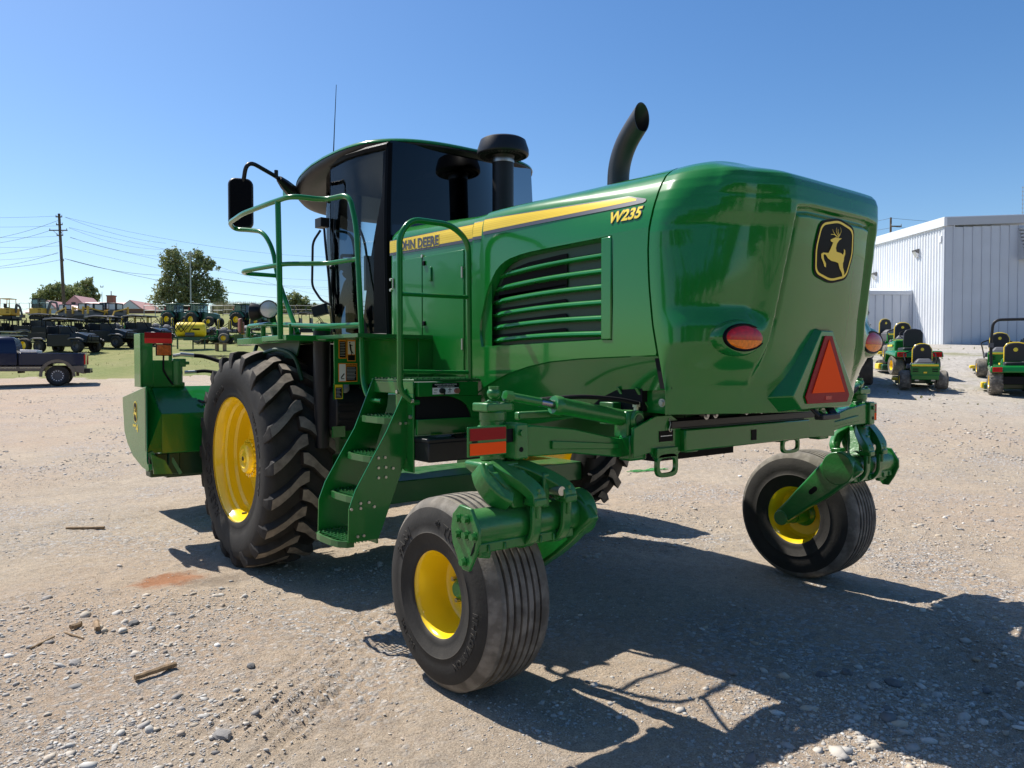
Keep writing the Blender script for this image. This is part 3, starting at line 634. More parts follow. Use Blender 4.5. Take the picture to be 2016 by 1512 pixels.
# ================================================================ CASTER GEAR AND REAR AXLE
def caster(s):
    V = lambda x, y, z: (s * x, y, z)
    m = MB(); m.lathe([(.056, 1.18), (.060, 1.185), (.060, 1.36), (.064, 1.365), (.064, 1.40), (.056, 1.41), (.04, 1.42), (.036, 1.45), (0, 1.452)], (s * 1.70, -.35, 0), (0, 0, 1), 24); sp = m.build('caster_spindle', 'green_cast', WR, ang=30)
    m = MB(); m.bb(V(1.625, -.41, 1.405), V(1.775, -.29, 1.445)); m.bar(V(1.64, -.35, 1.42), V(1.61, -.39, 1.42), .05, .03)
    for dx in (-.05, .05): m.bolt(V(1.70 + dx, -.35 - .04, 1.445), (0, 0, 1), .014, .015)
    m.build('steering_arm', 'green_cast', sp, bevel=.008)
    m = MB(); m.ball(V(1.70, -.36, 1.487), .034, (1, 1, .85)); m.cyl(V(1.70, -.36, 1.505), V(1.70, -.36, 1.52), .026, 12); m.build('ball_joint', 'rust_cap' if 0 else 'green_cast', sp, ang=50)
    # casting that bridges from spindle down over the cross tube
    m = MB(); m.loft([[V(x0, y0, z), V(x1, y0, z), V(x1, y1, z), V(x0, y1, z)] for x0, x1, y0, y1, z in [(1.615, 1.80, -.44, -.265, 1.178), (1.61, 1.805, -.445, -.26, 1.150), (1.60, 1.795, -.47, -.28, 1.135), (1.56, 1.74, -.50, -.34, 1.06), (1.50, 1.70, -.50, -.38, .97)]]); kn = m.build('caster_bracket', 'green_cast', WR, bevel=.012, seg=3)
    def rib(path, w, d, nm='bracket_rib'):
        Q = [Vector(V(*p)) for p in smoothpts(path, 4)]; rr = []
        for i, p in enumerate(Q):
            t = (Q[min(i + 1, len(Q) - 1)] - Q[max(0, i - 1)]).normalized(); up = Vector((s * 1.0, 0, 0)); sd2 = (up - t * up.dot(t)).normalized(); nr = t.cross(sd2); rr.append([p + sd2 * a * w + nr * b * d for a, b in ((-.5, -.5), (.5, -.5), (.5, .5), (-.5, .5))])
        m = MB(); m.loft(rr); return m.build(nm, 'green_cast', kn, bevel=.011, seg=3)
    rib([(1.735, -.40, 1.165), (1.72, -.455, 1.135), (1.66, -.52, 1.09), (1.62, -.56, 1.04), (1.615, -.565, 1.0)], .075, .05)
    rib([(1.66, -.39, 1.160), (1.57, -.44, 1.135), (1.48, -.51, 1.085), (1.435, -.56, 1.04), (1.43, -.57, 1.0)], .080, .05)
    rib([(1.70, -.31, 1.165), (1.66, -.29, 1.12), (1.62, -.31, 1.05), (1.615, -.335, 1.0)], .075, .045)
    rib([(1.66, -.31, 1.155), (1.54, -.29, 1.10), (1.45, -.31, 1.04), (1.43, -.335, 1.0)], .075, .045)
    rib([(1.79, -.38, 1.15), (1.80, -.42, 1.10), (1.78, -.47, 1.04), (1.72, -.50, 1.0)], .06, .10, 'bracket_cheek')
    m = MB(); m.bb(V(1.50, -.525, .96), V(1.54, -.46, 1.12)); m.build('bracket_web', 'green_cast', kn, bevel=.008)
    m = MB(); m.cyl(V(1.48, -.585, 1.04), V(1.48, -.50, 1.04), .022, 12); m.build('pivot_pin', 'zinc', kn)
    # cross tube with clamps
    m = MB(); m.cyl(V(1.30, -.45, .90), V(1.915, -.45, .90), .083, 32); tbx = m.build('cross_tube', 'green_cast', WR)
    m = MB(); m.bb(V(1.34, -.515, .80), V(1.90, -.385, .845)); 
    for x in (1.40, 1.47, 1.55, 1.63, 1.76, 1.85): m.bb(V(x - .006, -.525, .80), V(x + .006, -.45, .835))
    m.build('tube_keel', 'green_cast', tbx, bevel=.008)
    for x in (1.615, 1.43):
        m = MB(); pr = []
        for j in range(25):
            a = PI * (1.0 + j / 24) ; pr.append(V(x, -.45 + .108 * math.cos(a), .90 + .108 * math.sin(a)))
        pth = [V(x, -.558, 1.0)] + pr + [V(x, -.342, 1.0)]
        Q = [Vector(p) for p in pth]; rg2 = []
        for i, p in enumerate(Q):
            t = (Q[min(i + 1, len(Q) - 1)] - Q[max(0, i - 1)]).normalized(); nrm = Vector((1, 0, 0)).cross(t); rg2.append([p + Vector((a, 0, 0)) + nrm * b for a, b in ((-.026, -.014), (.026, -.014), (.026, .014), (-.026, .014))])
        m.loft(rg2); c = m.build('tube_clamp', 'green_cast', tbx, bevel=.007)
        m = MB(); m.bb(V(x - .036, -.600, .985), V(x + .036, -.515, 1.022)); m.bb(V(x - .036, -.385, .985), V(x + .036, -.31, 1.022)); m.lathe([(.112, -.03), (.112, .03)], V(x, -.45, .90), (1, 0, 0), 30); m.build('clamp_ear', 'green_cast', c, bevel=.008)
        m = MB()
        for yy in (-.575, -.335): m.cyl(V(x, yy, .93), V(x, yy, 1.062), .010, 8); m.cyl(V(x, yy, 1.022), V(x, yy, 1.042), .019, 6)
        each(m, 'clamp_bolt', 'green_cast', c)
    # slotted end plate
    m = MB(); pl = [(-.045, .098), (.035, .105), (.085, .06), (.098, 0), (.088, -.06), (.045, -.13), (.012, -.165), (-.03, -.165), (-.07, -.10), (-.10, -.03), (-.098, .02)]
    m.prism([V(1.915, -.45 + a * 1.05, .895 + b * 1.05) for a, b in pl], (s * .018, 0, 0)); ep = m.build('end_plate', 'green_cast', tbx, bevel=.004)
    m = MB()
    for a, b in ((-.02, .055), (.04, .05), (-.02, -.015), (.045, -.02), (-.075, -.012), (.0, -.135)): m.bolt(V(1.933, -.45 + a, .895 + b), (s, 0, 0), .017, .020); m.cyl(V(1.934, -.45 + a, .895 + b), V(1.938, -.45 + a, .895 + b), .022, 12)
    each(m, 'plate_bolt', 'green_cast', ep)
    m = MB(); m.prism([V(1.9345, -.45 + a, .895 + b) for a, b in [(-.085, -.035), (-.078, -.04), (-.06, -.075), (-.048, -.10), (-.055, -.10), (-.072, -.08)]], (s * .001, 0, 0)); m.build('plate_slot', 'black_matte', ep)
    m = MB(); m.bar(V(1.88, -.47, .80), V(1.80, -.45, .78), .04, .05); m.build('stop_lug', 'green_cast', ep, bevel=.01)
    # trailing arm down to the wheel
    m = MB(); R = []
    for (y, z, w, h, dx) in [(-.575, .93, .05, .10, 1.28), (-.52, .93, .07, .18, 1.28), (-.45, .90, .08, .22, 1.275), (-.38, .83, .082, .21, 1.27), (-.28, .735, .08, .185, 1.27), (-.18, .65, .075, .155, 1.275), (-.09, .57, .07, .13, 1.285), (0, .495, .066, .115, 1.295), (.04, .465, .05, .07, 1.298)]:
        c = Vector(V(dx, y, z)); dr = Vector((0, .62, -.66)).normalized(); nr = Vector((0, .66, .62)).normalized()
        ring = []
        for a, b in ((-.5, -.5), (.5, -.5), (.5, .5), (-.5, .5)): ring.append(c + Vector((w * a, 0, 0)) + nr * h * b)
        R.append(ring)
    m.loft(R); ar = m.build('caster_arm', 'green_cast', WR, bevel=.018, seg=4)
    m = MB(); m.cyl(V(1.30, -.45, .90), V(1.225, -.45, .90), .115, 28); m.build('arm_boss', 'green_cast', ar, bevel=.006); m = MB(); m.cyl(V(1.25, 0, .483), V(1.50, 0, .483), .055, 20); m.build('axle_stub', 'green_cast', ar, bevel=.006)
    m = MB(); c = Vector(V(1.231, -.27, .725)); d = Vector((0, .66, -.62)).normalized(); nn = Vector((0, .62, .66)).normalized(); lp = []
    for k in range(16):
        a = 2 * PI * k / 16; lp.append(c + d * (.022 * math.cos(a) + (.018 if math.cos(a) > 0 else -.018)) + nn * .018 * math.sin(a))
    m.prism(lp, (-s * .002, 0, 0)); m.build('arm_slot', 'black_matte', ar)
    # axle extension
    m = MB(); m.loft([[V(x, ya, z0), V(x, yb, z0), V(x, yb, z1), V(x, ya, z1)] for x, ya, yb, z0, z1 in [(1.665, -.47, -.33, 1.205, 1.335), (1.56, -.475, -.33, 1.195, 1.34), (1.30, -.475, -.33, 1.19, 1.31), (1.0, -.48, -.33, 1.15, 1.245), (.83, -.48, -.33, 1.145, 1.235)]]); ae = m.build('axle_extension', 'green_paint', WR, bevel=.006)
    m = MB(); m.bb(V(.84, -.535, 1.130), V(.965, -.45, 1.262)); m.build('extension_socket', 'green_paint', ae, bevel=.012)
    m = MB(); m.bb(V(1.60, -.492, 1.19), V(1.675, -.36, 1.352)); m.bb(V(1.50, -.30, 1.35), V(.9, -.26, 1.39)); m.bb(V(1.755, -.40, 1.20), V(1.62, -.30, 1.34)); m.build('spindle_bracket', 'green_cast', ae, bevel=.008)
    m = MB(); m.bolt(V(1.642, -.492, 1.31), (0, -1, 0), .016); m.build('bracket_bolt', 'green_cast', ae)
    m = MB(); m.cyl(V(1.645, -.4925, 1.235), V(1.645, -.4935, 1.235), .012, 12); m.build('bracket_hole', 'black_matte', ae)
    m = MB(); m.bb(V(1.47, -.494, 1.212), V(1.06, -.478, 1.255)) if 0 else m.loft([[V(x, -.489, z0), V(x, -.474, z0), V(x, -.474, z1), V(x, -.489, z1)] for x, z0, z1 in [(1.45, 1.222, 1.262), (1.0, 1.192, 1.222)]]); m.build('extension_rib', 'green_paint', ae, bevel=.004)
    # hydraulic steering cylinder
    a = Vector(V(1.70, -.385, 1.485)); b = Vector(V(.54, -.50, 1.272)); L = lambda x: a.lerp(b, (1.70 - x) / 1.16)
    m = MB(); m.tube([L(1.64), L(1.36)], .0205, 16); m.cyl(L(1.66), L(1.62), .026, 6); st = m.build('steering_rod', 'green_cast', WR)
    m = MB(); m.cyl(L(1.46), L(1.37), .0215, 16); m.build('rod_sleeve', 'rod', st)
    m = MB(); m.tube([L(1.385), L(1.375), L(1.34), L(1.33), L(.84)], .043, 28, rs=[.043, .047, .047, .042, .042]); cy = m.build('steering_cylinder', 'green_cast', WR, ang=40)
    m = MB(); c = L(.90); m.bb(c + Vector((-.062, -.05, -.095)), c + Vector((.062, .05, .045))); m.cyl(c + Vector((0, -.068, 0)), c + Vector((0, .05, 0)), .048, 28); m.build('cylinder_pivot', 'green_cast', cy, bevel=.012)
    m = MB(); m.cyl(c + Vector((0, -.068, 0)), c + Vector((0, -.071, 0)), .026, 20); m.build('pivot_cap', 'green_dull', cy)
    m = MB(); m.cyl(L(.86), L(.54), .023, 20); m.build('piston_rod', 'rod', cy)
    m = MB(); c2 = L(.86) + Vector((0, -.01, .04)); m.cyl(c2, c2 + Vector((0, 0, .04)), .014, 10); m.cyl(c2 + Vector((0, 0, .03)), c2 + Vector((0, 0, .055)), .022, 6); m.build('hose_fitting', 'zinc', cy)
    # red and orange marker plate
    m = MB(); f = [(1.952, 1.222), (1.740, 1.222), (1.740, 1.352), (1.952, 1.352)]; m.prism([V(x, -.505, z) for x, z in f], (0, .008, 0)); mk = m.build('marker_plate', 'green_paint', WR, bevel=.003)
    m = MB(); m.prism([V(x, -.5065, z) for x, z in [(1.942, 1.292), (1.746, 1.292), (1.746, 1.344), (1.942, 1.344)]], (0, -.002, 0)); m.build('red_reflector', 'dark_red', mk)
    m = MB(); m.prism([V(x, -.5065, z) for x, z in [(1.942, 1.229), (1.746, 1.229), (1.746, 1.280), (1.942, 1.280)]], (0, -.002, 0)); m.build('orange_reflector', 'orange_fluor', mk)
    m = MB(); m.bb(V(1.93, -.507, 1.283), V(1.90, -.500, 1.290)); m.bar(V(1.76, -.49, 1.30), V(1.66, -.46, 1.30), .01, .06); m.build('plate_slot', 'black_matte', mk)
    if s > 0:
        mk.location = (-.07, .10, -.02)
    # hose from frame to cylinder
    m = MB(); m.tube(smoothpts([V(.86, -.49, 1.42), V(1.0, -.46, 1.445), V(1.2, -.40, 1.46), V(1.3, -.2, 1.44), V(1.1, .1, 1.42)], 6), .011, 8); m.build('hydraulic_hose', 'black_matte', WR)
caster(-1); caster(1)
# beam
m = MB(); m.bb((-.612, -.60, 1.160), (.612, -.46, 1.278)); bm_ = m.build('rear_axle_beam', 'green_paint', WR, bevel=.008)
m = MB(); m.bb((-.02, -.603, 1.185), (.03, -.600, 1.245)); m.build('beam_slot', 'black_matte', bm_)
m = MB(); m.bb((-.60, -.56, 1.278), (.6, -.50, 1.315)); m.build('beam_flange', 'green_dull', bm_)
def ring_plate(cx, cz, w, h, th, y, nm, top):
    m = MB(); O = []; I = []
    for k in range(28):
        a = 2 * PI * k / 28; c, s_ = math.cos(a), math.sin(a); g = lambda v: math.copysign(abs(v) ** .55, v)
        O.append((cx + g(c) * w, y, cz + g(s_) * h)); I.append((cx + g(c) * (w - th), y, cz + g(s_) * (h - th)))
    d = Vector((0, .022, 0)); O2 = [Vector(p) + d for p in O]; I2 = [Vector(p) + d for p in I]; m.grid([I, O, O2, I2, I], cu=True); m.bb((cx - w * .98, y, cz + h - th), (cx + w * .98, y + .022, top)); m.build(nm, 'green_paint', WR, bevel=.003)
ring_plate(-.735, 1.098, .085, .062, .022, -.585, 'tow_loop', 1.19); ring_plate(.445, 1.125, .095, .050, .02, -.575, 'tow_loop', 1.165)
m = MB(); m.prism([(-.97, -.562, 1.30), (-.97, -.562, 1.15), (-.84, -.562, 1.17), (-.80, -.562, 1.13), (-.65, -.562, 1.13), (-.60, -.562, 1.16), (-.60, -.562, 1.31), (-.68, -.562, 1.355), (-.80, -.562, 1.355)], (0, .02, 0)); fp = m.build('frame_end_plate', 'green_paint', WR, bevel=.003)
m = MB(); m.bb((-.78, -.565, 1.22), (-.67, -.563, 1.275)); m.build('warning_label', 'black_gloss', fp)
m = MB(); m.bb((-.77, -.566, 1.247), (-.68, -.5655, 1.251)); m.build('label_line', 'white_decal', fp)
m = MB(); m.prism([(.98, -.562, 1.30), (.98, -.562, 1.15), (.60, -.562, 1.16), (.60, -.562, 1.30)], (0, .02, 0)); m.build('frame_end_plate', 'green_paint', WR, bevel=.003)
m = MB(); m.cyl((-.86, -.545, 1.235), (-.86, -.53, 1.235), .045, 24); m.build('round_reflector', 'lamp_lens', WR)
m = MB(); m.tube(smoothpts([(-.70, -.566, 1.34), (-.705, -.575, 1.31), (-.715, -.575, 1.28), (-.70, -.575, 1.27), (-.695, -.575, 1.29), (-.70, -.572, 1.31)], 4), .002, 6); m.build('lynch_pin', 'zinc', WR)
# underframe
m = MB()
for s in (-1, 1): m.bb((s * .40, -.52, 1.14), (s * .50, 3.1, 1.36))
m.bb((-.9, -.35, 1.30), (.9, -.25, 1.42)); each(m, 'frame_rail', 'green_dusty', WR, bevel=.004)
m = MB(); m.bb((-.38, -.2, 1.05), (.38, 1.9, 1.9)); m.bb((-.84, -.50, 1.38), (.84, .55, 1.50)); m.bb((-.80, -.5, 1.5), (.80, 1.9, 2.25)); m.build('engine_block', 'black_matte', WR)
m = MB(); m.bb((-1.27, 2.35, .47), (1.48, 3.05, .655)); ax_ = m.build('front_axle', 'green_dusty', WR, bevel=.01)
m = MB()
for s in (-1, 1): m.bb((s * .55, 2.75, .60), (s * .8, 3.2, 1.5)); m.cyl((s * .7, 3.0, .862), (s * 1.34, 3.0, .862), .13, 20)
each(m, 'final_drive', 'green_dusty', WR, bevel=.01)
m = MB(); m.prism([(-1.2, 2.2, 1.05), (-.86, 1.5, 1.05), (-.80, 1.5, 1.4), (-1.2, 2.2, 1.4)], (0, .02, 0)); m.bb((-1.25, 2.3, .95), (-.7, 2.32, 1.30)); m.bar((-1.1, 2.2, .9), (-.8, 1.6, 1.25), .05, .08); m.bar((-.95, .9, 1.2), (-1.15, 1.5, .95), .05, .07); each(m, 'frame_brace', 'green_dusty', WR)
# bolted gusset seen in the arch of the skirt
m = MB(); m.prism([(-.80, y, z) for y, z in [(-.20, 1.50), (-.64, 1.50), (-.66, 1.37), (-.24, 1.37)]], (.02, 0, 0)); m.prism([(-.86, -.33, 1.50), (-.86, -.35, 1.50), (-.80, -.38, 1.39), (-.80, -.36, 1.39)], (.05, 0, 0)); m.prism([(-.86, -.46, 1.50), (-.86, -.48, 1.50), (-.80, -.51, 1.39), (-.80, -.49, 1.39)], (.05, 0, 0)); gs = m.build('skirt_gusset', 'green_paint', WR, bevel=.003)
m = MB()
for y, z in ((-.29, 1.435), (-.60, 1.425)): m.bolt((-.80, y, z), (-1, 0, 0), .014, .012); m.cyl((-.8, y, z), (-.804, y, z), .022, 12)
each(m, 'gusset_bolt', 'zinc', gs)
# plumbing between hood and beam
m = MB()
for a, b, c in ((-.8, .2, 1.345), (-.5, .6, 1.335), (-.2, .9, 1.352)): m.tube(smoothpts([(a, -.5, c), (lerp(a, b, .3), -.55, c - .02), (lerp(a, b, .6), -.54, c + .012), (b, -.5, c)], 6), .010, 8)
m.tube(smoothpts([(.5, -.55, 1.36), (.8, -.6, 1.38), (1.1, -.55, 1.40), (1.45, -.45, 1.43), (1.6, -.38, 1.46), (1.5, -.25, 1.42)], 6), .014, 8); m.tube(smoothpts([(.5, -.57, 1.34), (.9, -.6, 1.37), (1.3, -.5, 1.41), (1.55, -.34, 1.44)], 6), .012, 8)
each(m, 'hydraulic_hose', 'black_matte', WR)
m = MB(); m.bb((-.7, -.58, 1.285), (.75, -.50, 1.325)); m.build('hose_tray', 'black_plastic', WR, bevel=.004)
m = MB()
for x, r in ((-.42, .024), (-.34, .02), (-.05, .014), (.1, .013)): m.cyl((x, -.59, 1.345), (x, -.56, 1.345), r, 14); m.cyl((x, -.60, 1.345), (x, -.56, 1.345), r * .5, 8)
each(m, 'hose_coupler', 'steel', WR)
# ================================================================ CAB
def sup(cx, cy, a, bf, br, n, k=72):
    out = []
    for j in range(k):
        t = 2 * PI * j / k; c, s_ = math.cos(t), math.sin(t); b = bf if s_ > 0 else br
        out.append((cx + math.copysign(abs(c) ** (2 / n), c) * a, cy + math.copysign(abs(s_) ** (2 / n), s_) * b))
    return out
def cabring(z):
    t = (z - 1.84) / (3.32 - 1.84)
    bot = [(-.82, 2.13), (-.86, 2.30), (-.885, 2.55), (-.895, 2.92), (-.84, 3.12), (-.66, 3.33), (-.35, 3.46), (0, 3.50)]
    top = [(-.80, 2.17), (-.86, 2.40), (-.90, 2.65), (-.895, 3.00), (-.82, 3.25), (-.62, 3.48), (-.33, 3.62), (0, 3.66)]
    L = [(lerp(a[0], b[0], t) - .02 * math.sin(PI * t), lerp(a[1], b[1], t)) for a, b in zip(bot, top)]
    return [(x, y, z) for x, y in L]
def mirrorx(L): return [(-x, y, z) for x, y, z in L]
zz = list(np.linspace(1.84, 3.36, 12))
def side_glass(i0, i1, nm, m, par, mir=False, z0=1.84, z1=3.36):
    mb = MB(); P = []
    for z in np.linspace(z0, z1, 12):
        r = smoothpts(cabring(z)[i0:i1 + 1], 5); r = [tuple(p) for p in r]; P.append(mirrorx(r) if mir else r)
    P = [[(x * .64 if mir else x, y, z) for x, y, z in r] for r in P]; mb.grid(P); return mb.build(nm, m, par, ang=80)
cabf = MB()
for s in (1, -1):
    for i, w in ((0, .05), (3, .022)):
        pts = [Vector((cabring(z)[i][0] * -s * -1 if s > 0 else -cabring(z)[i][0], cabring(z)[i][1], z)) for z in zz]; pts = [Vector((p.x * (.985 if p.x < 0 else .66), p.y + .01, p.z)) for p in pts]; cabf.tube(pts, w * .7, 8)
for z in (1.84, 3.34):
    r = cabring(z); full = r + [(x * .64, y, z_) for x, y, z_ in mirrorx(r)[::-1]]; cabf.tube([Vector(p) for p in full], .03, 6)
cab = cabf.build('cab_frame', 'black_gloss', WR)
m = MB(); r = [(x * .97, y, 1.80) for x, y, z in cabring(1.84)]; r += mirrorx(r)[::-1]; m.prism(r, (0, 0, .05)); m.build('cab_floor', 'black_matte', cab)
side_glass(0, 3, 'door_glass', 'glass_clear', cab); side_glass(0, 3, 'door_glass', 'glass_dark', cab, True)
side_glass(3, 7, 'windshield', 'glass_clear', cab); side_glass(3, 7, 'windshield', 'glass_clear', cab, True)
# rear window bows slightly out
m = MB(); P = []
for z in np.linspace(1.9, 3.38, 10):
    a = cabring(z)[0]; P.append([(lerp(a[0], -a[0] * .81, t), a[1] - .022 * (1 - (2 * t - 1) ** 2) - .02, z) for t in np.linspace(0, 1, 24)])
m.grid(P); m.build('rear_window', 'glass_dark', cab, ang=80)
m = MB(); P = []
for z in np.linspace(1.86, 3.30, 14):  # dark pillar that widens to the bottom of the cab
    r = [Vector(p) for p in cabring(z)]; w = lerp(.34, .045, min(1, (z - 1.86) / 1.1)); P.append([r[0] + Vector((-.012, -.01, 0)), r[0].lerp(r[2], w * .5 / .42) + Vector((-.014, 0, 0)), r[0].lerp(r[2], w / .42) + Vector((-.010, 0, 0))])
m.grid(P); m.build('rear_pillar', 'black_gloss', cab, ang=60)
m = MB(); m.bb((-.70, 2.20, 1.85), (.70, 2.28, 2.35)); m.build('rear_wall', 'black_matte', cab)
# roof: green shell over a black fascia and headliner
def roofz(y): return interp(y, [(2.0, 3.395), (2.4, 3.40), (3.2, 3.39), (3.7, 3.335), (4.1, 3.255), (4.4, 3.20)])
def rring(a, bf, br, dz, n=3.0): return [(x, y, roofz(y) + (dz if dz > 0 else dz * interp(y, [(2.0, .22), (2.5, .45), (3.2, 1), (5, 1)]))) for x, y in sup(0, 3.05, a, bf, br, n)]
m = MB(); m.loft([rring(.935, 1.20, .985, -.004), rring(.951, 1.216, 1.001, .004), rring(.947, 1.21, .996, .020), rring(.92, 1.18, .96, .038), rring(.85, 1.10, .86, .066), rring(.7, .95, .7, .098), rring(.45, .6, .45, .122), rring(.15, .2, .15, .13)]); rf = m.build('cab_roof', 'green_hood', WR, ang=60)
m = MB(); m.loft([rring(.948, 1.21, .997, -.004), rring(.946, 1.208, .996, -.05), rring(.92, 1.18, .97, -.085), rring(.86, 1.12, .91, -.115, 2.8), rring(.80, 1.0, .84, -.12, 2.6), rring(.5, .6, .5, -.07, 2.6)]); m.build('roof_underside', 'black_plastic', rf, ang=60)
m = MB(); m.lathe([(.015, 0), (.03, -.006), (.034, -.012), (.0, -.014)], (-.74, 3.62, 3.245), (-.2, 0, 1), 20); m.build('work_light', 'chrome', rf)
m = MB(); m.bb((-.90, 3.88, 3.235), (-.74, 4.05, 3.32)); m.build('mirror_mount', 'green_paint', rf, bevel=.012)
m = MB(); m.tube([(-.70, 3.36, 3.45), (-.70, 3.33, 3.75), (-.70, 3.285, 4.15)], .004, 6, rs=[.006, .004, .0025]); m.ball((-.70, 3.36, 3.47), .015); m.build('antenna', 'black_matte', rf)
# mirror
m = MB(); m.tube(arc_fillet([(-.88, 3.86, 3.27), (-1.05, 3.72, 3.33), (-1.40, 3.62, 3.43), (-1.41, 3.70, 3.20)], .11, 8), .019, 12); m.tube([(-.86, 3.86, 3.25), (-1.0, 3.75, 3.295), (-1.07, 3.71, 3.33)], .04, 8, rs=[.065, .05, .03]); m.cyl((-1.10, 3.70, 3.33), (-1.10, 3.70, 3.40), .018, 10); ma = m.build('mirror_arm', 'black_plastic', WR)
def rr2(cx, cz, w, h, y, r, tilt=0): 
    out = []
    for (sx, sz) in ((1, 1), (-1, 1), (-1, -1), (1, -1)):
        a0 = {(1, 1): 0, (-1, 1): PI / 2, (-1, -1): PI, (1, -1): 3 * PI / 2}[(sx, sz)]
        for k in range(6): a = a0 + PI / 2 * k / 5; out.append((cx + sx * (w - r) + r * math.cos(a), y, cz + sz * (h - r) + r * math.sin(a)))
    return out
def rotz_pts(P, c, a):
    M = Matrix.Rotation(a, 3, 'Z'); c = Vector(c); return [c + M @ (Vector(p) - c) for p in P]
mc = (-1.42, 3.72, 3.055); m = MB(); A = .35
m.loft([rotz_pts(rr2(mc[0], mc[2], w, h, mc[1] + dy, .06), mc, -A) for w, h, dy in ((.098, .215, -.045), (.105, .222, -.03), (.108, .224, .0), (.095, .21, .05), (.06, .16, .08))]); mh = m.build('mirror_housing', 'black_plastic', ma, ang=50)
m = MB(); m.prism(rotz_pts(rr2(mc[0], mc[2], .088, .203, mc[1] - .0465, .04), mc, -A), (0, -.002, 0)); m.build('mirror_glass', 'black_gloss', mh)
# door handle bars
m = MB()
for pts in ([(-.97, 3.05, 2.78), (-1.02, 3.10, 2.68), (-1.02, 3.12, 2.30), (-.98, 3.02, 2.17), (-.93, 2.93, 2.13)], [(-.95, 3.02, 2.79), (-.97, 2.96, 2.66), (-.95, 2.92, 2.28), (-.94, 2.92, 2.14)]): m.tube(arc_fillet(pts, .05), .011, 8)
m.bb((-1.0, 2.98, 2.80), (-.92, 3.1, 2.88)); m.bar((-.96, 2.96, 2.10), (-1.04, 3.05, 2.07), .06, .09); m.tube([(-.9, 2.9, 3.0), (-.92, 2.96, 2.2), (-.9, 2.95, 1.9)], .010, 6); m.ball((-.93, 2.93, 2.45), .018); m.build('grab_handle', 'black_plastic', cab, bevel=.003)
# interior
m = MB(); m.bb((-.28, 2.55, 2.05), (.28, 3.05, 2.20)); m.bb((-.27, 2.48, 2.15), (.27, 2.62, 2.78)); m.bb((-.15, 2.49, 2.80), (.15, 2.58, 2.98)); m.build('seat', 'black_plastic', cab, bevel=.04, seg=3)
m = MB(); m.bb((.30, 2.6, 2.1), (.5, 3.2, 2.42)); m.bb((.55, 3.0, 2.4), (.72, 3.1, 2.7)); m.bb((-.8, 2.35, 1.86), (.8, 2.55, 2.5)); m.build('console', 'black_matte', cab, bevel=.02)
m = MB(); m.cyl((-.05, 3.45, 1.86), (-.05, 3.30, 2.55), .04, 10); m.cyl((-.05, 3.30, 2.55), (-.05, 3.25, 2.64), .09, 14)
rr_ = []
for j in range(28): t = 2 * PI * j / 28; rr_.append(Vector((-.05 + .20 * math.cos(t), 3.24 + .20 * math.sin(t) * .8, 2.65 + .20 * math.sin(t) * .55)))
m.tube(rr_ + [rr_[0]], .016, 8); m.bar(rr_[0], rr_[14], .03, .02); m.build('steering_wheel', 'black_matte', cab)
m = MB(); m.tube(smoothpts([(-.45, 3.40, 2.92), (-.35, 3.5, 2.9), (-.3, 3.5, 2.75), (-.3, 3.45, 2.5)], 5), .012, 8); m.bb((-.34, 3.42, 2.33), (-.26, 3.46, 2.66)); m.build('wiper', 'green_dull', cab)
# ================================================================ PLATFORM, LADDER, RAILS
GP = 'green_paint'
m = MB(); m.bb((-1.40, .83, 1.515), (-.88, 1.36, 1.53)); pf = m.build('platform', 'green_dusty', WR, bevel=.003)
m = MB()
for i in range(26):
    for j in range(12):
        x = -1.39 + i * .02; y = .85 + j * .042; m.bb((x, y, 1.53), (x + .012, y + .02, 1.534 + .004 * ((i + j) % 2)))
m.build('deck_grip', 'green_dusty', pf, kind='stuff', flat=True)
m = MB(); m.bb((-1.40, .84, 1.44), (-1.39, 1.36, 1.515)); m.prism([(-1.40, .845, z) for z in (0,)] and [(-1.40, .84, 1.44), (-1.40, 1.05, 1.44), (-1.40, 1.05, 1.06), (-1.40, 1.0, .985), (-1.40, .94, .96), (-1.40, .84, .96)], (.012, 0, 0)); sd_ = m.build('platform_side', GP, pf, bevel=.003)
m = MB()
for y, z in ((.865, 1.40), (.865, 1.30), (1.03, 1.15), (.97, 1.15), (1.02, 1.45)): m.bolt((-1.40, y, z), (-1, 0, 0), .013, .012)
each(m, 'panel_bolt', 'zinc', sd_)
m = MB(); m.bb((-1.38, .81, 1.425), (-.93, .86, 1.512))
arc = [(-1.38, .812, 1.425), (-1.38, .812, 1.30)] ; 
m.prism([(-.90, .815, 1.425), (-1.20, .815, 1.425)] + [(-1.20 + .22 * math.sin(a), .815, 1.285 + .14 * math.cos(a)) for a in np.linspace(0, PI / 2, 9)] + [(-.90, .815, 1.285)], (0, .02, 0)); m.bb((-1.385, .815, 1.19), (-.88, .84, 1.285)); eb = m.build('electrical_panel', GP, WR, bevel=.003)
m = MB(); m.bb((-1.38, .835, 1.285), (-.92, .845, 1.425)); m.build('panel_recess', 'black_matte', eb)
m = MB(); m.bb((-1.28, .8085, 1.437), (-1.085, .8075 + .0, 1.503)); lb = m.build('power_label', 'white_decal', eb)
m = MB(); m.bb((-1.283, .8070, 1.478), (-1.082, .8060, 1.505)); m.build('label_band', 'black_gloss', lb)
m = MB(); m.bb((-1.270, .8068, 1.462), (-1.245, .8060, 1.466)); m.bb((-1.165, .8068, 1.462), (-1.14, .8060, 1.466)); m.bb((-1.155, .8068, 1.4515), (-1.150, .8060, 1.4765)); 
fnl = lambda x0, z0: (lambda x, y, z: (x0 + x, .8055 - z, z0 + y))
add_text(m, 'NEG', .012, fnl(-1.262, 1.447)); add_text(m, 'POS', .012, fnl(-1.158, 1.447)); m.build('label_marks', 'black_matte', lb)
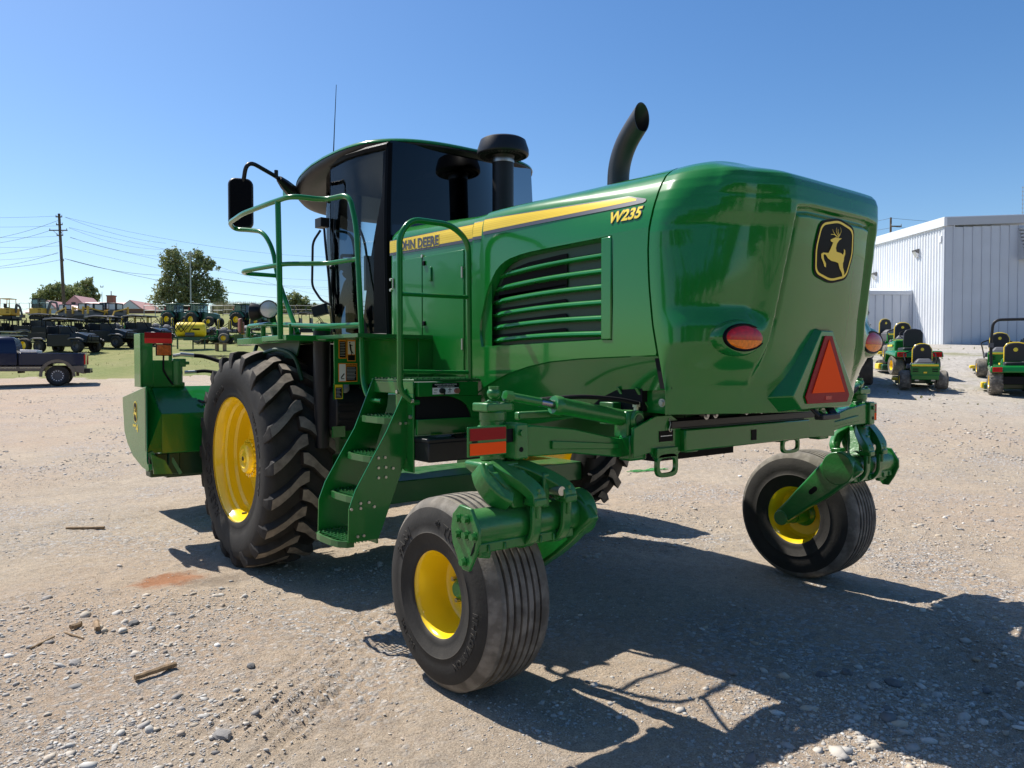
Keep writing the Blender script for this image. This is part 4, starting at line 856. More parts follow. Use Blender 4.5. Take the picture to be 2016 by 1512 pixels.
m = MB(); add_text(m, 'AUXILIARY ELECTRICAL POWER', .0115, fnl(-1.183, 1.4965)); add_text(m, 'DO NOT EXCEED 20 AMPS', .0105, fnl(-1.183, 1.4845)); m.build('label_text', 'white_decal', lb, flat=True)
m = MB(); m.cyl((-1.215, .808, 1.458), (-1.215, .785, 1.458), .017, 16); m.bb((-1.205, .795, 1.43), (-1.195, .80, 1.455)); m.build('terminal_cap', 'black_plastic', eb); m = MB(); m.cyl((-1.105, .808, 1.457), (-1.105, .785, 1.457), .016, 16); m.build('terminal_cap', 'rust_cap', eb)
m = MB(); m.bb((-1.388, .68, 1.035), (-.95, .90, 1.155)); bx = m.build('battery_box', 'black_plastic', WR, bevel=.008)
m = MB(); m.bb((-1.394, .674, 1.150), (-.94, .906, 1.176)); m.build('battery_lid', 'black_plastic', bx, bevel=.006)
m = MB(); m.bb((-1.2, .675, 1.176), (-1.14, .72, 1.19)); m.bb((-1.05, .70, 1.176), (-.97, .73, 1.20)); m.build('lid_clasp', 'black_gloss', bx)
# box panel beside the service doors
m = MB(); m.bb((-1.0, 1.42, 1.53), (-.885, 2.22, 1.825)); m.build('side_box', GP, WR, bevel=.004)
# ladder
near = [(-1.406, 1.473), (-1.285, 1.473), (-1.30, 1.36), (-1.345, 1.203), (-1.401, 1.049), (-1.597, .573), (-1.799, .573), (-1.793, .77), (-1.782, .80), (-1.750, .88), (-1.542, 1.214)]
def stringer(Y, P, nm):
    m = MB(); m.prism([(x, Y, z) for x, z in P], (0, .010, 0)); return m.build(nm, GP, WR, bevel=.002)
sn = stringer(.915, near, 'ladder_stringer'); sf = stringer(1.325, [(x, z + (.06 if z > 1.4 else 0)) for x, z in near], 'ladder_stringer')
m = MB()
for x, z in [(-1.60, 1.06), (-1.555, 1.06), (-1.60, 1.0), (-1.55, 1.0), (-1.60, .94), (-1.55, .94), (-1.72, .80), (-1.665, .80), (-1.72, .77), (-1.63, .77), (-1.45, 1.26), (-1.41, 1.26), (-1.79 + .05, .605), (-1.70, .605), (-1.78, .77), (-1.31, 1.44), (-1.50, .99)]: m.bolt((x, .915, z), (0, -1, 0), .009, .009)
each(m, 'stringer_bolt', 'zinc', sn)
for x, z in ((-1.80, .575), (-1.70, .825), (-1.585, 1.06), (-1.485, 1.29)):
    m = MB(); w = .205; pl = [(x + .03, .928), (x + .0, .935), (x - .035, .98), (x - .045, 1.05), (x - .045, 1.20), (x - .035, 1.27), (x + .0, 1.318), (x + .03, 1.322), (x + w, 1.322), (x + w, .928)]
    m.prism([(a, b, z - .032) for a, b in pl[:8]], (0, 0, .036)) if 0 else None
    outer = pl[:8]; inn = [(a + .016, b + (.0 if 1 < i < 6 else .0)) for i, (a, b) in enumerate(outer)]
    m.grid([[(a, b, z + .004) for a, b in outer], [(a - .0, b, z - .034) for a, b in outer], [(a, b, z - .034) for a, b in inn], [(a, b, z + .004) for a, b in inn], [(a, b, z + .004) for a, b in outer]])
    for i in range(9): xx = x + .01 + i * .023; m.bb((xx, .93 + .0, z - .014), (xx + .004, 1.32, z + .004))
    for j in range(8): yy = .96 + j * .05; m.bb((x - .02, yy, z - .012), (x + w, yy + .004, z + .000))
    for i in range(8):
        for j in range(8): xx = x + .012 + i * .023; yy = .965 + j * .05; m.bb((xx, yy, z + .002), (xx + .004, yy + .02, z + .012))
    m.bb((x + w - .01, .928, z - .034), (x + w, 1.322, z + .004)); m.build('ladder_step', 'green_dusty', WR, flat=True)
# rails
def rail(pts, r=.017, f=.1, nm='handrail', m_=GP, par=None, k=8):
    m = MB(); m.tube(arc_fillet(pts, f, k), r, 14); return m.build(nm, m_, par or WR)
g1 = rail([(-1.36, .845, 1.39), (-1.40, .845, 1.39), (-1.485, .85, 1.46), (-1.485, .85, 2.40), (-1.40, .85, 2.50), (-1.11, .85, 2.50), (-.978, .85, 2.41), (-.968, .85, 1.44)], .0185, .075)
rail([(-1.485, .85, 2.045), (-.975, .85, 2.052)], .013, .01, 'rail_bar', GP, g1); rail([(-1.485, .85, 1.578), (-.972, .85, 1.57)], .013, .01, 'rail_bar', GP, g1)
m = MB()
for z in (1.49, 1.46): m.bolt((-.968, .832, z - .04), (0, -1, 0), .012, .01)
m.bolt((-.968, .832, 1.50), (0, -1, 0), .012, .01); m.bolt((-1.41, .83, 1.40), (-1, 0, 0), .012, .01); each(m, 'rail_bolt', 'zinc', g1)
fr_ = rail([(-1.40, 1.22, 1.385), (-1.42, 1.36, 1.385), (-1.42, 1.44, 1.50), (-1.42, 1.46, 1.85), (-1.42, 1.525, 2.55), (-1.42, 1.62, 2.78), (-1.485, 1.87, 2.775), (-1.70, 1.94, 2.785), (-1.735, 2.24, 2.78), (-1.75, 2.75, 2.78), (-1.70, 3.20, 2.78), (-1.60, 3.36, 2.76), (-1.54, 3.20, 2.74), (-1.50, 2.98, 2.70), (-1.47, 2.86, 2.55), (-1.46, 2.80, 2.33), (-1.45, 2.66, 2.12), (-1.45, 2.43, 1.86)], .0185, .09)
rail([(-1.72, 2.13, 2.78), (-1.72, 2.11, 2.3), (-1.72, 2.10, 1.80)], .0205, .01, 'rail_post', GP, fr_)
rail([(-1.42, 1.51, 2.33), (-1.474, 1.85, 2.33), (-1.70, 2.06, 2.33), (-1.78, 2.67, 2.33), (-1.72, 2.80, 2.33), (-1.46, 2.80, 2.33)], .0165, .06, 'rail_bar', GP, fr_)
# walkway in front of the ladder
m = MB(); m.bb((-1.52, 2.45, 1.79), (-.92, 3.56, 1.845)); m.bb((-1.72, 2.0, 1.79), (-.92, 2.46, 1.83)); dk = m.build('walkway', GP, WR, bevel=.004)
m = MB(); m.bb((-1.50, 1.36, 1.80), (-.92, 2.46, 1.825)); m.build('walkway_frame', 'green_dusty', dk)
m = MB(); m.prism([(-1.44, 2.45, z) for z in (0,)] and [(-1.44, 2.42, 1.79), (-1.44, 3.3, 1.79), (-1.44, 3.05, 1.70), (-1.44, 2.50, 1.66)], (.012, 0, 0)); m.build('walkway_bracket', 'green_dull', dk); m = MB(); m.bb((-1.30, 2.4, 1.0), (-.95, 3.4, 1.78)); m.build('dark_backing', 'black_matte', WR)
w1 = rail([(-1.50, 3.35, 1.86), (-1.50, 3.33, 1.945), (-1.50, 2.9, 1.945), (-1.46, 2.0, 1.895), (-1.42, 1.47, 1.885)], .019, .03, 'low_rail')
m = MB(); m.cyl((-1.49, 2.46, 1.83), (-1.49, 2.46, 1.93), .017, 10); m.cyl((-1.50, 3.0, 1.83), (-1.50, 3.0, 1.94), .02, 10); each(m, 'rail_stub', GP, w1)
m = MB(); m.tube(smoothpts([(-1.48, 3.2, 1.78), (-1.52, 3.15, 1.70), (-1.55, 2.95, 1.70), (-1.50, 2.7, 1.74), (-1.45, 2.5, 1.68), (-1.42, 2.42, 1.5)], 6), .016, 8); m.build('grey_hose', 'green_dull', WR)
m = MB(); m.bar((-1.43, 2.90, 1.84), (-1.45, 2.95, 2.02), .07, .02); m.tube([(-1.45, 2.93, 1.95), (-1.47, 2.98, 2.0)], .012, 6); lb_ = m.build('lamp_bracket', 'green_dusty', WR, bevel=.003)
def work_lamp(c, d, nm):
    c = Vector(c); d = Vector(d).normalized(); h = MB(); ring = [(.0, -.105), (.03, -.10), (.055, -.07), (.072, -.02), (.075, .0), (.070, .004), (.066, .0)]
    h.lathe(ring, c, d, 28); o = h.build(nm, 'black_plastic', lb_, ang=50); g = MB(); g.lathe([(0, .008), (.04, .005), (.066, -.002)], c, d, 28); g.build('lamp_lens', 'lamp_lens', o)
work_lamp((-1.50, 2.88, 2.065), (-.45, -1, -.02), 'work_lamp'); work_lamp((-1.57, 3.05, 2.05), (-.8, .75, 0), 'work_lamp')
m = MB(); m.bb((-1.53, 3.46, 1.90), (-1.50, 3.52, 2.02)); m.build('amber_marker', 'rust_cap', WR, bevel=.012)
# canister, decal plate, black tank
m = MB(); m.lathe([(0, 1.91), (.064, 1.91), (.068, 1.90), (.068, 1.872), (.060, 1.868)], (-1.37, 2.18, 0), (0, 0, 1), 28); cn = m.build('canister_cap', GP, WR); m = MB(); m.lathe([(.063, 1.87), (.063, 1.52), (.060, 1.40), (.05, 1.0), (0, 1.0)], (-1.37, 2.18, 0), (0, 0, 1), 28); m.build('canister', 'black_plastic', cn); m = MB(); m.lathe([(.0645, 1.80), (.0645, 1.796)], (-1.37, 2.18, 0), (0, 0, 1), 28); m.build('canister_seam', 'black_matte', cn)
m = MB(); m.bb((-1.385, 1.94, 1.475), (-1.10, 1.955, 1.83)); dp = m.build('decal_plate', GP, WR, bevel=.003)
m = MB(); m.bb((-1.11, 1.45, 1.48), (-1.095, 1.95, 1.83)); m.bb((-1.11, 1.44, 1.53), (-.99, 1.455, 1.82)); m.build('step_riser', GP, WR, bevel=.003)
def decal(x0, z0, w, h, kind):
    y = 1.9385; m = MB(); m.bb((x0, y, z0), (x0 + w, y - .001, z0 + h)); d = m.build('warning_decal', 'yellow_decal' if kind == 4 else 'orange_decal', dp)
    hh = h * .82; e = .006; top = z0 + h - h * .17
    if kind in (1, 4):
        m = MB(); m.bb((x0 + e, y - .0012, z0 + e), (x0 + w - e, y - .002, top)); m.build('decal_text_block', 'black_matte', d); m = MB()
        for k in range(9): zz_ = top - .012 - k * (top - z0 - .02) / 9; m.bb((x0 + e * 1.8, y - .0022, zz_), (x0 + w - e * (1.8 + 1.5 * random.random()), y - .0026, zz_ + .0035))
        m.build('decal_text', 'light_grey', d)
    if kind == 2:
        m = MB(); m.bb((x0 + e, y - .0012, z0 + e + .045), (x0 + w - e, y - .002, top)); m.build('decal_picture', 'white_decal', d)
        m = MB(); cx = x0 + w / 2; zt = top - .02
        m.bar((cx - .012, y - .003, zt), (cx - .004, y - .003, zt - .05), .002, .012, (1, 0, 0)); m.bar((cx - .004, y - .003, zt - .05), (cx + .014, y - .003, zt - .068), .002, .007, (1, 0, 0)); m.bar((cx - .004, y - .003, zt - .05), (cx + .002, y - .003, zt - .08), .002, .006, (1, 0, 0)); m.bar((cx - .016, y - .003, zt - .004), (cx + .008, y - .003, zt - .012), .002, .005, (1, 0, 0)); m.cyl((cx - .014, y - .002, zt + .01), (cx - .014, y - .0034, zt + .01), .006, 10); m.bb((cx - .002, y - .002, zt - .088), (cx + .024, y - .0034, zt - .080)); m.bb((x0 + e, y - .0012, z0 + e), (x0 + w - e, y - .002, z0 + .045)); m.build('decal_figure', 'black_matte', d)
    if kind == 3:
        m = MB(); m.bb((x0 + e, y - .0012, z0 + e), (x0 + w * .38, y - .002, z0 + h - e)); m.build('decal_picture', 'white_decal', d); m = MB(); m.bb((x0 + w * .41, y - .0012, z0 + e), (x0 + w - e, y - .002, top)); m.bar((x0 + .02, y - .003, z0 + .03), (x0 + .045, y - .003, z0 + .06), .002, .008, (1, 0, 0)); m.bb((x0 + .02, y - .002, z0 + .02), (x0 + .045, y - .003, z0 + .026)); m.build('decal_text_block', 'black_matte', d); m = MB()
        for k in range(9): zz_ = top - .012 - k * (top - z0 - .02) / 9; m.bb((x0 + w * .43, y - .0022, zz_), (x0 + w - e * (1.8 + 2 * random.random()), y - .0026, zz_ + .004))
        m.build('decal_text', 'light_grey', d)
    m = MB(); add_text(m, 'CAUTION' if kind == 4 else 'WARNING', min(.02, w * .17), lambda x, yy, z: (x0 + w * (.7 if kind == 3 else .5) + x, y - .0015 - z, z0 + h - h * .09 + yy), bold=.0004); m.build('decal_heading', 'black_matte', d, flat=True)
decal(-1.352, 1.665, .062, .150, 1); decal(-1.285, 1.645, .068, .175, 2); decal(-1.355, 1.495, .150, .135, 3); 
m = MB(); m.bb((-1.385, 1.95, 1.37), (-1.31, 1.96, 1.485)); m.build('decal_tab', GP, dp); 
def small_decal():
    m = MB(); m.bb((-1.378, 1.9495, 1.372), (-1.318, 1.9485, 1.478)); d = m.build('warning_decal', 'yellow_decal', dp); m = MB(); m.bb((-1.373, 1.948, 1.378), (-1.323, 1.947, 1.455)); m.build('decal_text_block', 'black_matte', d); m = MB()
    for k in range(7): m.bb((-1.369, 1.9465, 1.385 + k * .010), (-1.33 - .006 * (k % 3), 1.946, 1.3885 + k * .010))
    m.build('decal_text', 'light_grey', d)
small_decal()
m = MB(); m.bb((-1.44, 2.35, 1.792 + .0), (-1.39, 2.352, 1.822)); m.bb((-1.49, 1.98, 1.797), (-1.43, 1.985, 1.822)); each(m, 'small_label', 'white_decal', dk)
m = MB(); m.loft([[(x0, y0, z), (x1, y0, z), (x1, y1, z), (x0, y1, z)] for x0, x1, y0, y1, z in [(-1.33, -1.08, 2.02, 2.25, 1.13), (-1.34, -1.07, 2.0, 2.28, 1.16), (-1.34, -1.07, 2.0, 2.28, 1.36), (-1.33, -1.10, 2.02, 2.26, 1.42), (-1.27, -1.14, 2.06, 2.2, 1.46)]]); tk = m.build('coolant_tank', 'black_plastic', WR, bevel=.012, seg=3)
m = MB()
for z in (1.20, 1.26, 1.32): m.bb((-1.325, 1.992, z), (-1.20, 2.0, z + .018))
each(m, 'tank_rib', 'black_plastic', tk, bevel=.003)
m = MB(); m.cyl((-1.26, 2.05, 1.44), (-1.28, 2.02, 1.475), .045, 20); m.ball((-1.31, 2.0, 1.42), .018); m.build('tank_cap', 'light_grey', tk)
m = MB(); m.bb((-1.38, 1.985, 1.09), (-1.28, 1.995, 1.17)); m.build('tank_bracket', GP, WR)
# ================================================================ MOWING HEADER
HD = empty('mowing_header', (0, 4.7, .5), 'green rotary mowing header with angular side shields mounted ahead of the front wheels', 'mower header')
HD_O = Vector((0, 4.7, .5))
class HB(MB):
    def build(s, *a, **k): s.v = [tuple(Vector(p) - HD_O) for p in s.v]; return MB.build(s, *a, **k)
def hprism(prof, x0, x1, mb): mb.prism([(x0, y, z) for y, z in prof], (x1 - x0, 0, 0)); return mb
m = HB(); hprism([(3.905, .85), (3.90, 1.195), (4.22, 1.425), (4.70, 1.31), (4.64, 1.0), (4.52, .90), (4.30, .82), (4.1, .80)], -2.06, 2.06, m); hd = m.build('header_shield', 'green_paint', HD, bevel=.004)
m = HB()
for x in (-1.55, -.9, .0, .9): m.bb((x - .003, 3.897, .86), (x + .003, 3.90, 1.19))
each(m, 'shield_seam', 'black_matte', hd)
side = [(3.87, 1.432), (4.76, 1.31), (4.755, 1.27), (4.70, 1.231), (4.65, 1.0), (4.55, .91), (4.35, .81), (4.02, .738), (3.80, .72), (3.87, .80)]
for s in (-1, 1):
    m = HB(); m.prism([(s * 2.18, y, z) for y, z in [(3.87, 1.432), (4.72, 1.315), (4.715, 1.25), (4.66, 1.0), (4.55, .90), (4.35, .80), (4.02, .73), (3.80, .715), (3.86, .80)]], (s * .012, 0, 0)); sp_ = m.build('side_sheet', 'green_paint', HD, bevel=.002)
    m = HB(); m.add([(s * 2.185, 3.885, 1.43), (s * 2.185, 3.885, .86), (s * 2.06, 3.90, .86), (s * 2.06, 3.90, 1.195), (s * 2.13, 4.10, 1.43)], [(0, 1, 2, 3, 4)]); m.add([(s * 2.13, 4.10, 1.43), (s * 2.06, 3.90, 1.195), (s * 2.06, 4.22, 1.427)], [(0, 1, 2)]); m.add([(s * 2.185, 3.885, 1.43), (s * 2.13, 4.10, 1.43), (s * 2.06, 4.22, 1.427), (s * 2.185, 4.3, 1.40)], [(0, 1, 2, 3)]); m.build('corner_panel', 'green_paint', sp_, flat=True)
    m = HB(); m.bb((s * 2.193, 3.884, .88), (s * 2.186, 3.893, 1.42)); m.build('panel_gap', 'black_matte', sp_)
    m = HB(); m.prism([(s * 2.17, 3.80, .86), (s * 2.06, 3.80, .80), (s * 2.0, 3.80, .68), (s * 2.15, 3.80, .69)], (0, .02, 0)); m.bar((s * 2.16, 3.88, .87), (s * 2.08, 3.86, .70), .02, .05); m.bar((s * 2.19, 3.75, .76), (s * 2.19, 3.85, .74), .03, .05); m.build('shield_bracket', 'green_cast', sp_)
m = HB(); m.bb((-2.14, 3.96, .64), (2.14, 4.12, .85)); m.bb((-2.0, 3.93, .66), (-1.9, 3.98, .85)); m.bb((-1.6, 3.93, .64), (-1.45, 3.98, .86)); m.build('cutter_frame', 'green_dull', HD, bevel=.01)
m = HB(); m.bb((-2.0, 3.98, .625), (2.0, 4.12, .642)); m.bb((-.5, 3.7, .7), (-.4, 4.0, 1.1)); m.bb((.4, 3.7, .7), (.5, 4.0, 1.1)); m.build('cutter_bar', 'green_dull', HD)
m = HB(); m.bar((-1.97, 3.94, .80), (-1.90, 3.92, .66), .02, .03); m.build('curtain_strap', 'green_cast', HD)
yy = 4.2
m = HB(); m.prism([(-2.145, yy, 1.42), (-2.145, yy, 1.90), (-2.12, yy, 1.915), (-1.885, yy, 1.905), (-1.885, yy, 1.42)][::-1], (0, .02, 0)) if 0 else None
m.bb((-2.145, yy, 1.42), (-2.05, yy + .02, 1.90)); m.bb((-2.05, yy, 1.42), (-1.885, yy + .02, 1.66)); m.bb((-1.915, yy, 1.66), (-1.885, yy + .02, 1.90)); m.bb((-2.05, yy, 1.81), (-1.915, yy + .02, 1.90)); m.bb((-2.155, yy, 1.42), (-2.135, yy + .22, 1.90)); up = m.build('marker_post', 'green_paint', HD, bevel=.003)
m = HB(); m.bb((-2.118, yy - .004, 1.86), (-1.888, yy, 1.908)); m.build('dark_reflector', 'dark_red', up); m = HB(); m.bb((-2.118, yy - .004, 1.812), (-1.888, yy, 1.857)); m.build('bright_reflector', 'red_reflect', up)
m = HB(); m.bb((-2.02, yy - .03, 1.705), (-1.90, yy - .004, 1.80)); al = m.build('amber_lamp', 'amber_lamp', up, bevel=.008)
m = HB(); m.bb((-2.025, yy - .004, 1.70), (-1.895, yy + .008, 1.805)); m.tube(smoothpts([(-1.96, yy, 1.70), (-1.965, yy - .01, 1.62), (-1.96, yy - .01, 1.56), (-1.90, yy - .01, 1.46), (-1.87, yy, 1.43)], 4), .008, 8); m.build('lamp_wire', 'black_matte', al)
m = HB(); m.cyl((-1.84, yy + .02, 1.43), (-1.84, yy + .02, 1.66), .048, 20); m.bb((-1.89, yy - .01, 1.42), (-1.78, yy + .08, 1.46)); m.bb((-1.88, yy - .02, 1.60), (-1.77, yy + .07, 1.675)); m.bb((-1.80, yy - .02, 1.62), (-1.74, yy + .01, 1.65)); mt = m.build('hydraulic_motor', 'green_cast', HD, bevel=.008)
m = HB(); m.cyl((-1.88, yy, 1.70), (-1.78, yy, 1.715), .016, 10); m.cyl((-1.82, yy, 1.715), (-1.70, yy, 1.705), .020, 8); m.cyl((-1.78, yy, 1.55), (-1.68, yy, 1.555), .016, 8); m.build('hose_fitting', 'zinc', mt)
m = HB(); m.tube(smoothpts([(-1.70, 4.2, 1.705), (-1.60, 4.2, 1.695), (-1.50, 4.12, 1.655), (-1.40, 4.0, 1.60), (-1.25, 3.85, 1.45)], 6), .019, 10); m.tube(smoothpts([(-1.69, 4.2, 1.555), (-1.58, 4.2, 1.56), (-1.45, 4.1, 1.53), (-1.35, 4.0, 1.50), (-1.2, 3.85, 1.35)], 6), .016, 10); each(m, 'hydraulic_hose', 'black_matte', HD)
m = HB(); m.tube(smoothpts([(-1.72, 4.0, 1.30), (-1.69, 3.97, 1.28), (-1.66, 3.99, 1.29), (-1.63, 3.96, 1.275)], 4), .012, 8); m.build('latch', 'black_plastic', hd)
m = HB(); hprism([(4.9, .64), (4.95, .80), (5.2, .95), (6.2, .78), (6.3, .60), (6.2, .55)], -1.72, 1.72, m); m.build('crop_shield', 'green_dull', HD, bevel=.01)
# emblem and number on the side sheet
m = HB(); lf = lambda cy, cz: (lambda x, z, o: (-2.1925 - o, cy - x, cz + z)); f2 = lf(4.232, 1.20); 
for pl_, o_, mm_, nn_ in ((shield(.062, .10), .001, 'yellow_text', 'side_emblem_border'), (shield(.052, .088), .0022, 'black_gloss', 'side_emblem')):
    m = HB(); fan(m, pl_, f2, o_); m.build(nn_, mm_, HD)
m = HB(); deer(m, f2, .0035, .07); m.build('side_emblem_deer', 'yellow_text', HD, flat=True)
m = HB(); add_text(m, '994', .085, lambda x, y, z: (-2.194 - z, 4.235 - x * 1.4, 1.055 + y), bold=.004); m.build('header_number', 'yellow_text', HD, flat=True)
# ================================================================ GROUND
def smooth01(a, b, x): t = np.clip((x - a) / (b - a), 0, 1); return t * t * (3 - 2 * t)
def vnoise(x, y, s, seed=0):
    """smooth value noise on arrays"""
    r = np.random.default_rng(seed); T = r.random((256, 256)); x = x * s + 1000; y = y * s + 1000
    xi = np.floor(x).astype(int); yi = np.floor(y).astype(int); fx = x - xi; fy = y - yi; fx = fx * fx * (3 - 2 * fx); fy = fy * fy * (3 - 2 * fy)
    a = T[xi % 256, yi % 256]; b = T[(xi + 1) % 256, yi % 256]; c = T[xi % 256, (yi + 1) % 256]; d = T[(xi + 1) % 256, (yi + 1) % 256]
    return (a * (1 - fx) + b * fx) * (1 - fy) + (c * (1 - fx) + d * fx) * fy - .5
def relief(X, Y, u, v):
    near = 1 - smooth01(14, 26, v)
    h = vnoise(X, Y, .35, 1) * .05 + vnoise(X, Y, 1.3, 2) * .022 + vnoise(X, Y, 4.1, 3) * .012 + vnoise(X, Y, 11, 4) * .012 + vnoise(X, Y, 24, 5) * .0095
    flat = np.ones_like(X)
    for cx, cy, r in ((-1.605, -.0, .55), (1.605, 0, .55), (-1.515, 3, .7), (1.515, 3, .7)):
        flat *= 1 - np.exp(-(((X - cx) / .4) ** 2 + ((Y - cy) / r) ** 2) ** 2)
    h = h * (.25 + .75 * flat) * near
    # tyre prints: a lugged pair of tracks left where the wheels rolled in
    def track(ax, ay, bx, by, w, pitch, amp):
        L = math.hypot(bx - ax, by - ay); tx, ty = (bx - ax) / L, (by - ay) / L; s = (X - ax) * tx + (Y - ay) * ty; d = (X - ax) * -ty + (Y - ay) * tx
        m = (1 - smooth01(w * .8, w, np.abs(d))) * smooth01(0, .25, s) * (1 - smooth01(L - .4, L, s)); br = smooth01(-.25, .15, vnoise(X, Y, 1.1, 9))
        return m * br * amp * (np.sin((s + np.abs(d) * .75) / pitch * 2 * PI) - .6)
    def ribs(ax, ay, bx, by, w, pitch, amp):
        L = math.hypot(bx - ax, by - ay); tx, ty = (bx - ax) / L, (by - ay) / L; s = (X - ax) * tx + (Y - ay) * ty; d = (X - ax) * -ty + (Y - ay) * tx
        m = (1 - smooth01(w * .85, w, np.abs(d))) * smooth01(0, .25, s) * (1 - smooth01(L - .5, L, s)); br = smooth01(-.3, .1, vnoise(X, Y, 1.4, 10))
        return m * (.35 + .65 * br) * amp * (np.sin(d / pitch * 2 * PI) - .5)
    h = h + ribs(-2.95, -.1, -1.2, 1.35, .27, .078, .017) + track(-2.75, -.75, -1.95, .6, .18, .10, .010) + track(-2.6, -1.0, -1.5, 1.6, .18, .085, .006)
    h = h + ribs(1.6, .4, .7, 3.4, .19, .055, .006) + track(-1.2, -3.0, 1.5, -.9, .24, .11, .012)
    return h
vr = [-60., -30, -15, -8, -4, -2, -.5, .5, 1.2, 1.8]; v = 2.2
while v < 7.5: vr.append(v); v += .024
while v < 900: vr.append(v); v *= 1.0 + min(.05, .0042 * (v / 7.5) ** .55)
ur = [0.]; u = 0
while u < 700: ur.append(u + 0.0); u += .026 if u < 2.6 else (.026 * (u / 2.6) ** 1.12)
ur = np.array(ur[1:]); ur = np.concatenate([-ur[::-1], [0.], ur]); vr = np.array(vr)
UU, VV = np.meshgrid(ur, vr); XX = CAMP.x + UV_U.x * UU + UV_V.x * VV; YY = CAMP.y + UV_U.y * UU + UV_V.y * VV
ZZ = terr_np(UU, VV) + relief(XX, YY, UU, VV)
Pn = np.stack([XX, YY, ZZ], -1).reshape(-1, 3)
nr, nc = UU.shape; idx = np.arange(nr * nc).reshape(nr, nc)
Q = np.stack([idx[:-1, :-1], idx[:-1, 1:], idx[1:, 1:], idx[1:, :-1]], -1).reshape(-1, 4)
Uc = (UU[:-1, :-1] + UU[1:, 1:]).reshape(-1) / 2; Vc = (VV[:-1, :-1] + VV[1:, 1:]).reshape(-1) / 2; Xc = (XX[:-1, :-1] + XX[1:, 1:]).reshape(-1) / 2; Yc = (YY[:-1, :-1] + YY[1:, 1:]).reshape(-1) / 2
def np_mesh(name, P, F, m, smooth=True):
    me = bpy.data.meshes.new(name); k = F.shape[1]; me.vertices.add(len(P)); me.vertices.foreach_set('co', P.astype(np.float32).ravel())
    me.loops.add(F.size); me.loops.foreach_set('vertex_index', F.astype(np.int32).ravel()); me.polygons.add(len(F)); me.polygons.foreach_set('loop_start', np.arange(0, F.size, k, dtype=np.int32)); me.polygons.foreach_set('loop_total', np.full(len(F), k, dtype=np.int32))
    if smooth: me.polygons.foreach_set('use_smooth', np.ones(len(F), dtype=bool))
    me.update(); me.validate(); me.materials.append(MATS[m]); o = bpy.data.objects.new(name, me); COL.objects.link(o); return o
def compact(P, F):
    used, inv = np.unique(F, return_inverse=True); return P[used], inv.reshape(F.shape)
